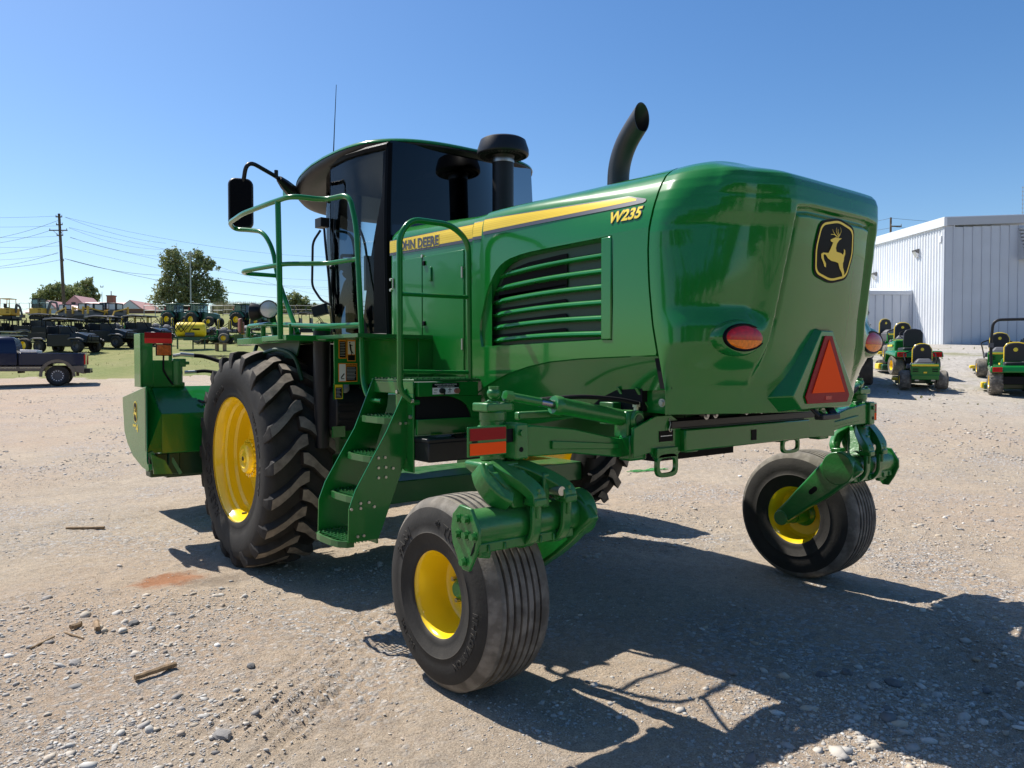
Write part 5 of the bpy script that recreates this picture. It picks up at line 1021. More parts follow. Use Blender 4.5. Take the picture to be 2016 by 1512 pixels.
def ground_mat(name, kind):
    m = bpy.data.materials.new(name); m.use_nodes = True; n = m.node_tree.nodes; l = m.node_tree.links; b = n['Principled BSDF']; b.inputs['Roughness'].default_value = .93; b.inputs['Specular IOR Level'].default_value = .2
    g = n.new('ShaderNodeNewGeometry'); pos = g.outputs['Position']
    def N(s, d=6, r=.55, dist=0): t = n.new('ShaderNodeTexNoise'); t.inputs['Scale'].default_value = s; t.inputs['Detail'].default_value = d; t.inputs['Roughness'].default_value = r; t.inputs['Distortion'].default_value = dist; l.new(pos, t.inputs['Vector']); return t.outputs['Fac']
    def V(s, out='Color', f='F1'): t = n.new('ShaderNodeTexVoronoi'); t.feature = f; t.inputs['Scale'].default_value = s; l.new(pos, t.inputs['Vector']); return t.outputs[out]
    def MR(f, a, bb, c=0, d=1): r = n.new('ShaderNodeMapRange'); [r.inputs[i].__setattr__('default_value', q) for i, q in ((1, a), (2, bb), (3, c), (4, d))]; l.new(f, r.inputs[0]); return r.outputs[0]
    def M(op, a, bb):
        x = n.new('ShaderNodeMath'); x.operation = op
        for i, q in ((0, a), (1, bb)):
            if isinstance(q, (int, float)): x.inputs[i].default_value = q
            else: l.new(q, x.inputs[i])
        return x.outputs[0]
    def mix(f, a, bb, mode='MIX'):
        x = n.new('ShaderNodeMix'); x.data_type = 'RGBA'; x.blend_type = mode
        if isinstance(f, (int, float)): x.inputs[0].default_value = f
        else: l.new(f, x.inputs[0])
        for k, q in ((6, a), (7, bb)):
            if isinstance(q, tuple): x.inputs[k].default_value = (*q, 1)
            else: l.new(q, x.inputs[k])
        return x.outputs[2]
    def dist(x0, y0, rx, ry):
        s = n.new('ShaderNodeSeparateXYZ'); l.new(pos, s.inputs[0]); a = M('DIVIDE', M('SUBTRACT', s.outputs[0], x0), rx); c = M('DIVIDE', M('SUBTRACT', s.outputs[1], y0), ry); return M('SQRT', M('ADD', M('MULTIPLY', a, a), M('MULTIPLY', c, c)), 0)
    if kind == 'gravel':
        dirt = mix(MR(N(1.1), .35, .65), (.52, .42, .305), (.395, .32, .235)); dirt = mix(MR(N(.28, 4), .42, .62), dirt, (.47, .345, .24)); dirt = mix(MR(N(17, 8, .7), .38, .85), dirt, (.23, .185, .14)); dirt = mix(M('MULTIPLY', MR(N(70, 4, .7), .45, .65), .55), dirt, (.56, .475, .365)); dirt = mix(M('MULTIPLY', MR(N(130, 3), .52, .62), .6), dirt, (.16, .13, .10))
        # crushed stone: small cells each with its own grey
        cell = V(34); sc = n.new('ShaderNodeSeparateColor'); l.new(cell, sc.inputs[0]); st = mix(sc.outputs[0], (.27, .25, .225), (.58, .555, .515)); st = mix(M('MULTIPLY', MR(sc.outputs[1], .7, .9), .6), st, (.36, .26, .19)); ed = MR(V(34, 'Distance', 'DISTANCE_TO_EDGE'), .0, .10); st = mix(ed, mix(.7, st, (.12, .10, .08)), st)
        cov = M('ADD', MR(N(.55, 5, .6), .47, .66), M('MULTIPLY', MR(N(6, 4), .45, .66), .35)); cov = M('MULTIPLY', cov, MR(sc.outputs[2], .35, .6)); 
        s2 = n.new('ShaderNodeSeparateXYZ'); l.new(pos, s2.inputs[0])
        col = mix(M('MINIMUM', cov, .92), dirt, st)
        # paler, greyer stone up the slope towards the shed; pinker clay beyond the header
        far = M('MULTIPLY', MR(s2.outputs[0], 5, 16), MR(s2.outputs[2], .15, 1.2)); col = mix(M('MULTIPLY', far, .72), col, mix(MR(N(9, 4), .3, .7), (.30, .28, .255), (.56, .54, .50)))
        col = mix(M('MULTIPLY', M('MULTIPLY', far, MR(N(.33, 5, .65), .52, .64)), .75), col, (.20, .20, .085))
        pk = M('MULTIPLY', MR(s2.outputs[1], 9, 22), MR(s2.outputs[0], 4, -6)); col = mix(M('MULTIPLY', pk, .7), col, mix(MR(N(3, 6), .35, .65), (.42, .30, .225), (.35, .25, .195)))
        cl = MR(M('ADD', dist(-2.27, 2.9, .42, .34), M('MULTIPLY', N(7, 6, .7), 1.3)), 1.35, 1.0); col = mix(M('MULTIPLY', cl, .8), col, (.33, .13, .05)); cl = MR(M('ADD', dist(-2.0, 2.66, .40, .26), M('MULTIPLY', N(9, 6, .7), 1.2)), 1.4, 1.0); col = mix(M('MULTIPLY', cl, .5), col, (.15, .115, .085))
        l.new(col, b.inputs['Base Color'])
        hgt = M('ADD', M('MULTIPLY', M('MULTIPLY', MR(V(34, 'Distance', 'F1'), .0, .5, 1, 0), cov), .9), M('ADD', M('MULTIPLY', N(90, 5, .7), .55), M('MULTIPLY', N(14, 8, .75), 1.1)))
        bp = n.new('ShaderNodeBump'); bp.inputs['Strength'].default_value = .9; bp.inputs['Distance'].default_value = .026; l.new(hgt, bp.inputs['Height']); l.new(bp.outputs[0], b.inputs['Normal'])
    else:
        c = mix(MR(N(.25, 5), .35, .65), (.15, .18, .05), (.26, .235, .095)); c = mix(MR(N(1.7, 7, .7), .35, .7), c, (.12, .15, .04)); c = mix(M('MULTIPLY', MR(N(.09, 4), .5, .65), .7), c, (.30, .25, .13)); c = mix(MR(N(9, 6, .8), .45, .8), c, (.30, .28, .12)); l.new(c, b.inputs['Base Color'])
        bp = n.new('ShaderNodeBump'); bp.inputs['Distance'].default_value = .03; l.new(N(9, 8, .8), bp.inputs['Height']); l.new(bp.outputs[0], b.inputs['Normal'])
    MATS[name] = m
ground_mat('gravel', 'gravel'); ground_mat('grass_field', 'grass')
ac = Uc / np.maximum(Vc, 1)
edge = 33.5 + 1.8 * vnoise(Xc, Yc, .3, 21) + 1.6 * vnoise(Xc, Yc, 1.3, 22) + 12 * smooth01(-.55, -.68, ac) * 0
track_ = np.abs(Vc - (66 + .12 * Uc)) < 2.2 + vnoise(Xc, Yc, .5, 23)
lawn = (Vc > edge) & (ac < .30) & ~track_
lawn |= (Vc > 72)
P1, F1 = compact(Pn, Q[~lawn]); gobj = np_mesh('gravel_yard', P1, F1, 'gravel'); gobj['kind'] = 'structure'
P2, F2 = compact(Pn, Q[lawn]); lobj = np_mesh('lawn', P2, F2, 'grass_field'); lobj['kind'] = 'structure'
def gz(x, y):
    d = Vector((x, y, 0)) - Vector((CAMP.x, CAMP.y, 0)); u = d.dot(UV_U); v = d.dot(UV_V)
    return terr(u, v) + float(relief(np.array([float(x)]), np.array([float(y)]), np.array([u]), np.array([v]))[0])
# ---- loose stones
ICO = None
bm = bmesh.new(); bmesh.ops.create_icosphere(bm, subdivisions=1, radius=1); IV = np.array([v.co[:] for v in bm.verts]); IF = np.array([[v.index for v in f.verts] for f in bm.faces]); bm.free()
OV = np.array([(1, 0, 0), (-1, 0, 0), (0, 1, 0), (0, -1, 0), (.2, .1, 1), (0, 0, -1.)]); OF = np.array([(0, 2, 4), (2, 1, 4), (1, 3, 4), (3, 0, 4), (2, 0, 5), (1, 2, 5), (3, 1, 5), (0, 3, 5)])
def stones(n, vmin, vmax, smin, smax, power, clump, seed, IV=IV, IF=IF):
    r = np.random.default_rng(seed); v_ = vmin * (vmax / vmin) ** r.random(n * 3); u_ = (r.random(n * 3) * 1.6 - .8) * v_; x = CAMP.x + UV_U.x * u_ + UV_V.x * v_; y = CAMP.y + UV_U.y * u_ + UV_V.y * v_
    k = vnoise(x, y, .5, 31) + .6 * vnoise(x, y, 1.9, 32) + .25 * (u_ < -.9) * (v_ < 5.5); keep = r.random(n * 3) < np.clip(.22 + k * clump * 1.35, .02, 1); x, y, u_, v_ = [a[keep][:n] for a in (x, y, u_, v_)]; n = len(x)
    s = smin + (smax - smin) * r.random(n) ** power
    z = terr_np(u_, v_) + relief(x, y, u_, v_)
    sc = np.stack([s * (.7 + .7 * r.random(n)), s * (.7 + .7 * r.random(n)), s * (.35 + .4 * r.random(n))], -1)
    V = IV[None] * (1 + .75 * (r.random((n, len(IV), 1)) - .5)) * sc[:, None]
    a = r.random(n) * 6.283; c, q = np.cos(a)[:, None], np.sin(a)[:, None]; t = (r.random(n) - .5)[:, None] * .7
    X = V[..., 0] * c - V[..., 1] * q; Y = V[..., 0] * q + V[..., 1] * c; Z = V[..., 2] + X * t
    P = np.stack([X + x[:, None], Y + y[:, None], Z + (z + sc[:, 2] * .08)[:, None]], -1).reshape(-1, 3); F = (IF[None] + (np.arange(n) * len(IV))[:, None, None]).reshape(-1, 3)
    return P, F, n
def stone_mat():
    m = bpy.data.materials.new('stone'); m.use_nodes = True; n = m.node_tree.nodes; l = m.node_tree.links; b = n['Principled BSDF']; b.inputs['Roughness'].default_value = .88; b.inputs['Specular IOR Level'].default_value = .25
    g = n.new('ShaderNodeNewGeometry'); r = n.new('ShaderNodeValToRGB'); l.new(g.outputs['Random Per Island'], r.inputs[0]); e = r.color_ramp.elements
    e[0].color = (.33, .31, .28, 1); e[1].color = (.64, .62, .58, 1)
    for p, c in ((.03, (.16, .15, .145)), (.07, (.34, .31, .28)), (.45, (.47, .45, .41)), (.6, (.38, .30, .22)), (.7, (.53, .51, .47)), (.92, (.48, .40, .30))): q = e.new(p); q.color = (*c, 1)
    t = n.new('ShaderNodeTexNoise'); t.inputs['Scale'].default_value = 120; x = n.new('ShaderNodeMix'); x.data_type = 'RGBA'; x.blend_type = 'MULTIPLY'; x.inputs[0].default_value = .5; l.new(r.outputs[0], x.inputs[6]); l.new(t.outputs['Color'], x.inputs[7]); l.new(r.outputs[0], b.inputs['Base Color']); MATS['stone'] = m
stone_mat()
Pa, Fa, n1 = stones(24000, 2.3, 13, .003, .014, 2.6, 1.5, 41); Pb, Fb, n2 = stones(1700, 2.3, 12, .010, .032, 3.2, 2.2, 42); Pc_, Fc, n3 = stones(9000, 12, 30, .012, .035, 2, 1.0, 43, OV, OF); Pd, Fd, n4 = stones(90000, 2.3, 12, .0022, .0075, 1.6, .8, 44, OV, OF)
PP = np.concatenate([Pa, Pb, Pc_, Pd]); FF = np.concatenate([Fa, Fb + len(Pa), Fc + len(Pa) + len(Pb), Fd + len(Pa) + len(Pb) + len(Pc_)])
so = np_mesh('gravel', PP, FF, 'stone', False); so['kind'] = 'stuff'; so['label'] = 'loose crushed grey and tan stones scattered over the dirt yard'; so['category'] = 'gravel'
# a few bigger rocks and sticks one can pick out
def rock(x, y, s, label, m='rock_dark', seed=0):
    r = random.Random(seed); mb = MB(); bm = bmesh.new(); bmesh.ops.create_icosphere(bm, subdivisions=2, radius=1)
    for v_ in bm.verts: v_.co *= 1 + .28 * mnoise.noise(v_.co * 1.3 + Vector((seed, 0, 0)))
    bm.verts.index_update(); mb.add([(v_.co.x * s, v_.co.y * s * .75, v_.co.z * s * .5) for v_ in bm.verts], [[q.index for q in f.verts] for f in bm.faces]); bm.free()
    o = mb.build('rock', m, None, ang=25); o.location = (x, y, gz(x, y) + s * .2); o.rotation_euler = (0, 0, r.random() * 6); tag(o, label, 'rock')
for i, (x, y, s, lb_, mm_) in enumerate([(.095, -1.373, .046, 'flat dark rock lying alone in the shadow of the tail hood at right', 'rock_dark'), (.015, -1.168, .036, 'rounded grey rock, right one of the pair in the tail shadow', 'rock_dark'), (-.102, -1.092, .036, 'rounded grey rock, left one of the pair in the tail shadow', 'rock_dark'), (-.462, -.793, .036, 'pale rounded stone on the sunlit gravel between two shadow edges', 'ground_stone'), (-2.384, .901, .030, 'dark pointed stone standing alone on the bare dirt right of the long stick', 'rock_dark'), (-2.726, 1.971, .042, 'dark angular stone between the stubby sticks and the clay stain', 'rock_dark'), (-3.122, 1.494, .040, 'grey blocky stone left of the long broken stick', 'ground_stone'), (-2.767, .203, .048, 'grey stone near the bottom edge below the long broken stick', 'ground_stone')]): rock(x, y, s, lb_, mm_, i)
def stick(a, b, r, label, cat='stick', m='stick_wood', flat=1.0):
    a = Vector((a[0], a[1], gz(*a) + r)); b = Vector((b[0], b[1], gz(*b) + r)); mb = MB(); n_ = 6; pts = [a.lerp(b, i / n_) + Vector((random.uniform(-.2, .2) * r, random.uniform(-.2, .2) * r, 0)) for i in range(n_ + 1)]
    r *= .75; mb.tube(pts, r, 7, rs=[r * (.9 + .25 * random.random()) for _ in pts]); o = mb.build('stick' if cat == 'stick' else 'corn_cob', m, None, ang=25); me = o.data
    c = (a + b) / 2
    for v_ in me.vertices: v_.co -= c
    o.location = c; tag(o, label, cat)
stick((-2.925, 1.063), (-2.712, 1.110), .019, 'longest broken corn stalk lying on the dirt at lower left')
stick((-3.05, 2.095), (-2.985, 2.10), .021, 'short stub of stalk, left one of two near the left edge')
stick((-2.914, 2.09), (-2.935, 1.915), .022, 'short stub of stalk pointing at the viewer, right one of two near the left edge')
stick((-3.282, 1.886), (-3.148, 2.005), .008, 'thin brown twig nearest the left edge')
stick((-3.09, 2.03), (-3.02, 1.868), .007, 'thin pale splinter lying under the two stalk stubs')
stick((-2.561, 5.443), (-2.269, 5.208), .018, 'straight stick far out on the dirt left of the big drive wheel')
tw = MB()
for k_ in range(9):
    a_ = Vector((4.3 + random.uniform(0, .15), 4.39 - random.uniform(0, .1), 0)); b_ = Vector((5.0 - random.uniform(0, .25), 4.2 + random.uniform(-.06, .06), 0)); pts_ = [a_.lerp(b_, t_ / 6) + Vector((0, random.uniform(-.03, .03), 0)) for t_ in range(7)]
    tw.tube([Vector((p_.x, p_.y, gz(p_.x, p_.y) + .012)) for p_ in pts_], .006, 4)
tag(tw.build('baling_twine', 'green_twine'), 'tangle of bright green twine lying on sunlit gravel behind the axle', 'twine')
# ================================================================ BACKGROUND
mat('utv_body', (.006, .010, .010), .35, coat=.15, spec=.3); mat('blue_body', (.007, .012, .042), .25, coat=.35, spec=.3); mat('tan_body', (.15, .12, .092), .45, coat=.1, dust=.2)
mat('cat_yellow', (.62, .36, .04), .45, var=.12); mat('tank_yellow', (.85, .62, .02), .4); mat('white_sheet', (.72, .74, .77), .42, var=.04, vscale=1.2); mat('shaded_sheet', (.52, .55, .60), .45, var=.05, vscale=1.2); mat('trim_grey', (.42, .44, .47), .5)  # second sheet colour is the white one darkened for walls in shade
mat('roof_pink', (.62, .36, .32), .55, var=.1); mat('brick_far', (.24, .13, .095), .85, var=.3, vscale=8); mat('gable_white', (.60, .62, .66), .7); mat('wood_pole', (.13, .095, .07), .85, var=.3, vscale=2); mat('wire', (.06, .06, .07), .6); mat('pipe_grey', (.40, .42, .42), .5)
mat('bark', (.09, .075, .06), .9, var=.4, vscale=3); mat('mower_seat', (.015, .015, .018), .5); mat('mower_grey', (.10, .10, .11), .55); mat('toolbox', (.82, .80, .78), .4)
mat('brown_seat', (.22, .07, .04), .5); mat('far_green', (.012, .075, .03), .35, coat=.3); mat('dry_brush', (.20, .17, .10), .95)
def leafmat(name, c1, c2, c3):
    m = bpy.data.materials.new(name); m.use_nodes = True; n = m.node_tree.nodes; l = m.node_tree.links; b = n['Principled BSDF']; b.inputs['Roughness'].default_value = .6; b.inputs['Specular IOR Level'].default_value = .3
    g = n.new('ShaderNodeNewGeometry'); r = n.new('ShaderNodeValToRGB'); l.new(g.outputs['Random Per Island'], r.inputs[0]); e = r.color_ramp.elements; e[0].color = (*c1, 1); e[1].color = (*c3, 1); q = e.new(.5); q.color = (*c2, 1)
    l.new(r.outputs[0], b.inputs['Base Color']); t = n.new('ShaderNodeBsdfTranslucent'); l.new(r.outputs[0], t.inputs[0]); x = n.new('ShaderNodeMixShader'); x.inputs[0].default_value = .3; o = n['Material Output']; l.new(b.outputs[0], x.inputs[1]); l.new(t.outputs[0], x.inputs[2]); l.new(x.outputs[0], o.inputs[0]); MATS[name] = m
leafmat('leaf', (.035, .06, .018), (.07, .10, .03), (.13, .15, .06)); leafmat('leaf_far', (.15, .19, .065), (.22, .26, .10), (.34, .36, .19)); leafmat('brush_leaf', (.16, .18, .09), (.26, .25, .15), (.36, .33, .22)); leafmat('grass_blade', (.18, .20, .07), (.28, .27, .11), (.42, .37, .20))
def foliage(lobes, n, size, seed, elong=1.0):
    r = np.random.default_rng(seed); tot = sum(q[3] ** 2.2 for q in lobes); C = []; 
    for (x, y, z, rad, *f) in lobes:
        fz = f[0] if f else .85; k = int(n * rad ** 2.2 / tot); nc = max(4, int(k / 26)); d = r.normal(size=(nc, 3)); d /= np.linalg.norm(d, axis=1)[:, None]; cc = d * (r.random(nc) ** .4)[:, None] * rad * np.array([1, 1, fz]) + np.array([x, y, z]); w = r.integers(0, nc, k); C.append(cc[w] + r.normal(size=(k, 3)) * rad * .14)
    C = np.concatenate(C); n = len(C); a = r.normal(size=(n, 3)); a /= np.linalg.norm(a, axis=1)[:, None]; b = np.cross(a, r.normal(size=(n, 3))); b /= np.linalg.norm(b, axis=1)[:, None]; s = (size * (.6 + .8 * r.random(n)))[:, None]
    P = np.stack([C - a * s * elong, C + b * s * .5, C + a * s * elong, C - b * s * .5], 1).reshape(-1, 3); F = (np.arange(n)[:, None] * 4 + np.arange(4)[None]); return P, F
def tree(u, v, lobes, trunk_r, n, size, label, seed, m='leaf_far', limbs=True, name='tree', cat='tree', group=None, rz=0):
    b = yard(u, v, -.1); root = empty(name, b, label, cat, HEAD - PI / 2, group)
    P, F = foliage(lobes, n, size, seed); o = np_mesh('crown', P, F, m, False); o.parent = root
    if limbs:
        mb = MB(); top = max(lobes, key=lambda q: q[2]); mb.tube(smoothpts([(0, 0, 0), (.1 * trunk_r, 0, top[2] * .3), (top[0] * .4, 0, top[2] * .6), (top[0], top[1], top[2])], 4), trunk_r, 8, rs=[trunk_r * (1.25 - 1.05 * i / 12) for i in range(13)])
        for q in lobes:
            if q is top: continue
            h = min(q[2] * .55, top[2] * .5); mb.tube([(top[0] * .25, 0, h), (q[0] * .5, q[1] * .5, (h + q[2]) / 2 + .1), (q[0], q[1], q[2])], trunk_r * .4, 6, rs=[trunk_r * .5, trunk_r * .35, trunk_r * .1])
        mb.build('trunk', 'bark', root)
    return root
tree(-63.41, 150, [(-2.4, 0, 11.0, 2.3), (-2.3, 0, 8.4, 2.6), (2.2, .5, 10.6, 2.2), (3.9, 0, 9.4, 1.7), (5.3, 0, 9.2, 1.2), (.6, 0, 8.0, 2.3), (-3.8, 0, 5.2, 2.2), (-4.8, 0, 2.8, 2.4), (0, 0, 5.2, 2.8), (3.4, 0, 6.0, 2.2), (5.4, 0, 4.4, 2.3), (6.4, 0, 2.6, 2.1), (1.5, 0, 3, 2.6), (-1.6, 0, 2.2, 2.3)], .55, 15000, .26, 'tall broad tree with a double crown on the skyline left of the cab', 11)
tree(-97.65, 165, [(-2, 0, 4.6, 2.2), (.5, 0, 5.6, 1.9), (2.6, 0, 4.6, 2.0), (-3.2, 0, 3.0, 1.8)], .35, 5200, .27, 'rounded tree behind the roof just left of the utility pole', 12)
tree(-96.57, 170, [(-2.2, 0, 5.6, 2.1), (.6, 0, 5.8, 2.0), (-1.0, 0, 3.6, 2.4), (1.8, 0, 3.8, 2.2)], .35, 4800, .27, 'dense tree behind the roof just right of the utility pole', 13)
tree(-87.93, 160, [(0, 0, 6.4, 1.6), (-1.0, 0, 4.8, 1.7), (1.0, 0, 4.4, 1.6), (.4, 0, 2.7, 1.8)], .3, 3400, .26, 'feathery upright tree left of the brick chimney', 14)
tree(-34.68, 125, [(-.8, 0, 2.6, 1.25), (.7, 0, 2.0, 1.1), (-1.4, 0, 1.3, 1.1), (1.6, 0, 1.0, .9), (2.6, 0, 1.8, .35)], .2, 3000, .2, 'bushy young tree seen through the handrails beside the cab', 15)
def brush(p0, p1, h, n, seed, label, m='brush_leaf'):
    r = np.random.default_rng(seed); t = r.random(n); u = p0[0] + (p1[0] - p0[0]) * t; v = p0[1] + (p1[1] - p0[1]) * t + r.normal(size=n) * 1.5; x = CAMP.x + UV_U.x * u + UV_V.x * v; y = CAMP.y + UV_U.y * u + UV_V.y * v; z = terr_np(u, v); hh = h * (.45 + .9 * (vnoise(x, y, .25, seed) + .5)) * (.6 + .5 * r.random(n)); w = .10
    dx = (r.random(n) - .5) * .8; P = np.stack([np.stack([x - w, y, z], -1), np.stack([x + w, y + w, z], -1), np.stack([x + dx, y + dx * .5, z + hh], -1)], 1).reshape(-1, 3); F = np.arange(n * 3).reshape(-1, 3); o = np_mesh('dry_brush', P, F, m, False); o['kind'] = 'stuff'; o['label'] = label; o['category'] = 'brush'
brush((-50.83, 132), (-26.85, 132), 1.7, 5200, 5, 'tall dry grass and reeds along the skyline behind the pipe fence')
brush((-77.58, 150), (-67.17, 150), 1.6, 1200, 6, 'low dry scrub at the foot of the big tree')
for i, (u, v, s) in enumerate([(-30, -30, 1.2), (-20, -33, 1.5), (-10, -36, 1.5), (0, -37, 1.6), (10, -36, 1.6), (20, -34, 1.5), (29, -30, 1.5), (-44, -12, 1.2), (-60, 22, 1.1)]):
    tree(u, v, [(-2 * s, 0, 5.5 * s, 2.6 * s), (1.6 * s, .6, 6.4 * s, 2.6 * s), (0, 0, 4 * s, 3.2 * s), (3 * s, 0, 4 * s, 2 * s)], .35, 2600, .5, 'broad tree of the row reflected in the tail hood, ' + ['first', 'second', 'third', 'fourth', 'fifth', 'sixth', 'seventh', 'eighth', 'ninth'][i] + ' from one end', 60 + i, 'leaf')
# ---- metal shed on the right
SH = empty('metal_shed', yard(20.2, 36), 'large white corrugated metal shed standing behind the parked mowers', 'building', HEAD - PI / 2)
def L2(u, v, z=0): return (u - 20.2, v - 36, z)
wd = Vector((-.1, .995, 0)); gd = Vector((.995, .10, 0)); HT = 5.88
m = MB(); n_ = 120; st_ = .105; P0 = []; 
for i in range(n_ * 2):
    k = i // 2; off = (.0 if i % 4 in (0, 3) else -.045); p = wd * (k * st_ + (i % 2) * st_ * .5 + .12); P0.append(p + Vector((off, 0, 0)))
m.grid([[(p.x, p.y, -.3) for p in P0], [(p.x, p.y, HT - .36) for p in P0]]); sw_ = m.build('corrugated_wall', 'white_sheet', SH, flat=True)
for k in range(14):
    m = MB(); a = gd * (k * .46 + .42); b = gd * (k * .46 + .42 + .455); nrm = Vector((.1, -.995, 0)); H2 = HT - .42 + .05 * (k + .5) * .46
    m.prism([a + Vector((0, 0, -.3)), b + Vector((0, 0, -.3)), b + Vector((0, 0, H2)), a + Vector((0, 0, H2))], nrm * .02); m.prism([a + Vector((0, 0, -.3)), a + gd * .035 + Vector((0, 0, -.3)), a + gd * .035 + Vector((0, 0, H2)), a + Vector((0, 0, H2))], nrm * .05); m.build('wall_panel', 'shaded_sheet', SH, flat=True)
m = MB(); m.prism([Vector((0, 0, -.3)) + wd * -.0, gd * .40 + Vector((0, 0, -.3)), gd * .40 + Vector((0, 0, HT - .36)), Vector((0, 0, HT - .36))], Vector((.1, -.995, 0)) * .03); m.prism([gd * .36 + Vector((0, 0, -.3)), gd * .41 + Vector((0, 0, -.3)), gd * .41 + Vector((0, 0, HT - .3)), gd * .36 + Vector((0, 0, HT - .3))], Vector((.1, -.995, 0)) * .07); m.prism([Vector((-.05, 0, -.3)), wd * .12 + Vector((-.05, 0, -.3)), wd * .12 + Vector((-.05, 0, HT - .3)), Vector((-.05, 0, HT - .3))], (.05, 0, 0)); m.build('corner_trim', 'shaded_sheet', SH)
m = MB(); m.prism([Vector((-.12, -.1, HT - .38)), wd * 12.7 + Vector((-.12, 0, HT - .38)), wd * 12.7 + Vector((-.12, 0, HT)), Vector((-.12, -.1, HT))], (.14, 0, 0)); m.build('eave_gutter', 'white_sheet', SH)
m = MB(); nv = Vector((.1, -.995, 0)); m.prism([nv * .1 + Vector((0, 0, HT - .36)), gd * 7 + nv * .1 + Vector((0, 0, HT - .01)), gd * 7 + nv * .1 + Vector((0, 0, HT + .35)), nv * .1 + Vector((0, 0, HT))], nv * -.12); m.build('rake_trim', 'trim_grey', SH)
m = MB(); m.prism([Vector((-.1, -.08, HT)), gd * 7 + Vector((0, -.08, HT + .35)), gd * 7 + wd * 12.7 + Vector((0, 0, HT + .35)), wd * 12.7 + Vector((-.1, 0, HT))], (0, 0, .04)); m.build('roof', 'white_sheet', SH)
m = MB(); m.prism([wd * .1 + Vector((.1, 0, -.3)), gd * 7 + wd * .1 + Vector((0, 0, -.3)), gd * 7 + wd * 12.6 + Vector((0, 0, -.3)), wd * 12.6 + Vector((.1, 0, -.3))], (0, 0, 5.5)); m.build('inner_wall', 'shaded_sheet', SH)
m = MB(); b0 = gd * 3.62; 
for k in range(9): m.bar(b0 + nv * (.1 + .05 * k) + Vector((0, 0, HT - .45 - .17 * k)), b0 + gd * 1.6 + nv * (.1 + .05 * k) + Vector((0, 0, HT - .45 - .17 * k)), .12, .09)
m.prism([b0 + Vector((0, 0, HT - .3)), b0 + nv * .5 + Vector((0, 0, HT - 1.9)), b0 + Vector((0, 0, HT - 1.9))], gd * .04); m.build('vent_hood', 'trim_grey', SH)
def wall_lamp(k, z, label, small=False):
    p = yard(20.2 + wd.x * k, 36 + wd.y * k); p.z = z; o = empty('wall_lamp', p, label, 'lamp', HEAD - PI / 2); m = MB(); s_ = .6 if small else 1
    if small: m.bb((-.09, -.09, -.16), (0, .09, .16)); m.build('lamp_box', 'gable_white', o, bevel=.02)
    else: m.loft([[(-.02, -.14, .16), (-.02, .14, .16), (-.02, .14, -.10), (-.02, -.14, -.10)], [(-.26, -.16, .10), (-.26, .16, .10), (-.22, .16, 0), (-.22, -.16, 0)]]); m.build('lamp_hood', 'rock_dark', o); m = MB(); m.loft([[(-.02, -.13, -.02), (-.02, .13, -.02), (-.02, .13, -.26), (-.02, -.13, -.26)], [(-.24, -.13, .02), (-.24, .13, .02), (-.12, .13, -.24), (-.12, -.13, -.24)]]); m.build('lamp_glass', 'lamp_lens', o)
wall_lamp(2.0, 7.15, 'dark wall light on the sunlit shed wall, nearer of two'); wall_lamp(5.6, 6.45, 'dark wall light on the sunlit shed wall, further one beside the windrower tail'); wall_lamp(.25, 7.5, 'small pale box light high at the shed corner', True)
LT = empty('shed_annex', yard(19.96, 38.4), 'low shaded ribbed metal wall adjoining the left side of the shed', 'wall', HEAD - PI / 2)
for k in range(9):
    m = MB(); m.bb((-.55 - k * .42, 0, -.4), (-.14 - k * .42, .03, 2.50)); m.bb((-.17 - k * .42, -.035, -.4), (-.13 - k * .42, .0, 2.50)); m.build('wall_panel', 'shaded_sheet', LT, flat=True)
m = MB(); m.bb((-4.1, -.06, 2.50), (-.05, .04, 2.70)); m.bb((-.13, -.05, -.4), (-.03, .05, 2.72)); m.build('top_trim', 'shaded_sheet', LT); m = MB(); m.add([(-4, .04, 2.70), (-.03, .04, 2.70), (-.03, 3, 3.1), (-4, 3, 3.1)], [(0, 1, 2, 3)]); m.bb((-4, .1, -.4), (-.1, 3, 2.6)); m.build('roof', 'white_sheet', LT, flat=True)
for i, (px, w, h, lb_) in enumerate([(22.2, .35, .35, 'dark bracket lying against the shed base, leftmost of the scrap pieces'), (23.0, .5, .2, 'dark low scrap part at the shed base, middle of the pieces'), (23.7, .45, .28, 'dark humped scrap part at the shed base, rightmost piece')]):
    m = MB(); m.box((0, 0, h / 2), (w, .2, h * .6), rx=.3); m.cyl((-.1, -.1, .05), (.12, .05, h), .06, 8); m.ball((w * .3, 0, .08), .1); o = m.build('scrap_part', 'rock_dark'); o.location = yard(px, 35.6); tag(o, lb_, 'scrap')
# ---- generic vehicle pieces (local frames: forward is +x, up is +z)
def whl(par, x, y, r, w, rimm, tyre='rubber', k=20, dish=.55, lug=0, nm='wheel', worn=None):
    m = MB(); c = (x, y, r); m.lathe([(r * dish, w * .5), (r * .85, w * .55), (r, w * .36), (r, -w * .36), (r * .85, -w * .55), (r * dish, -w * .5)], c, (0, 1, 0), k)
    if lug:
        for j in range(lug):
            a = 2 * PI * j / lug
            for s in (-1, 1): p = Vector((x + math.cos(a) * r, y + s * w * .08, r + math.sin(a) * r)); a2 = a + .16; q = Vector((x + math.cos(a2) * r * .985, y + s * w * .48, r + math.sin(a2) * r * .985)); m.bar(p, q, r * .07, r * .05, (math.cos(a), 0, math.sin(a)))
    t = m.build(nm, tyre, par); s = 1 if y > 0 else -1; m = MB(); m.lathe([(r * dish, s * w * .5), (r * dish * .92, s * w * .42), (r * dish * .85, s * w * .1), (r * .2, s * w * .16), (0, s * w * .2)], c, (0, 1, 0), k); m.build('rim', rimm, t)
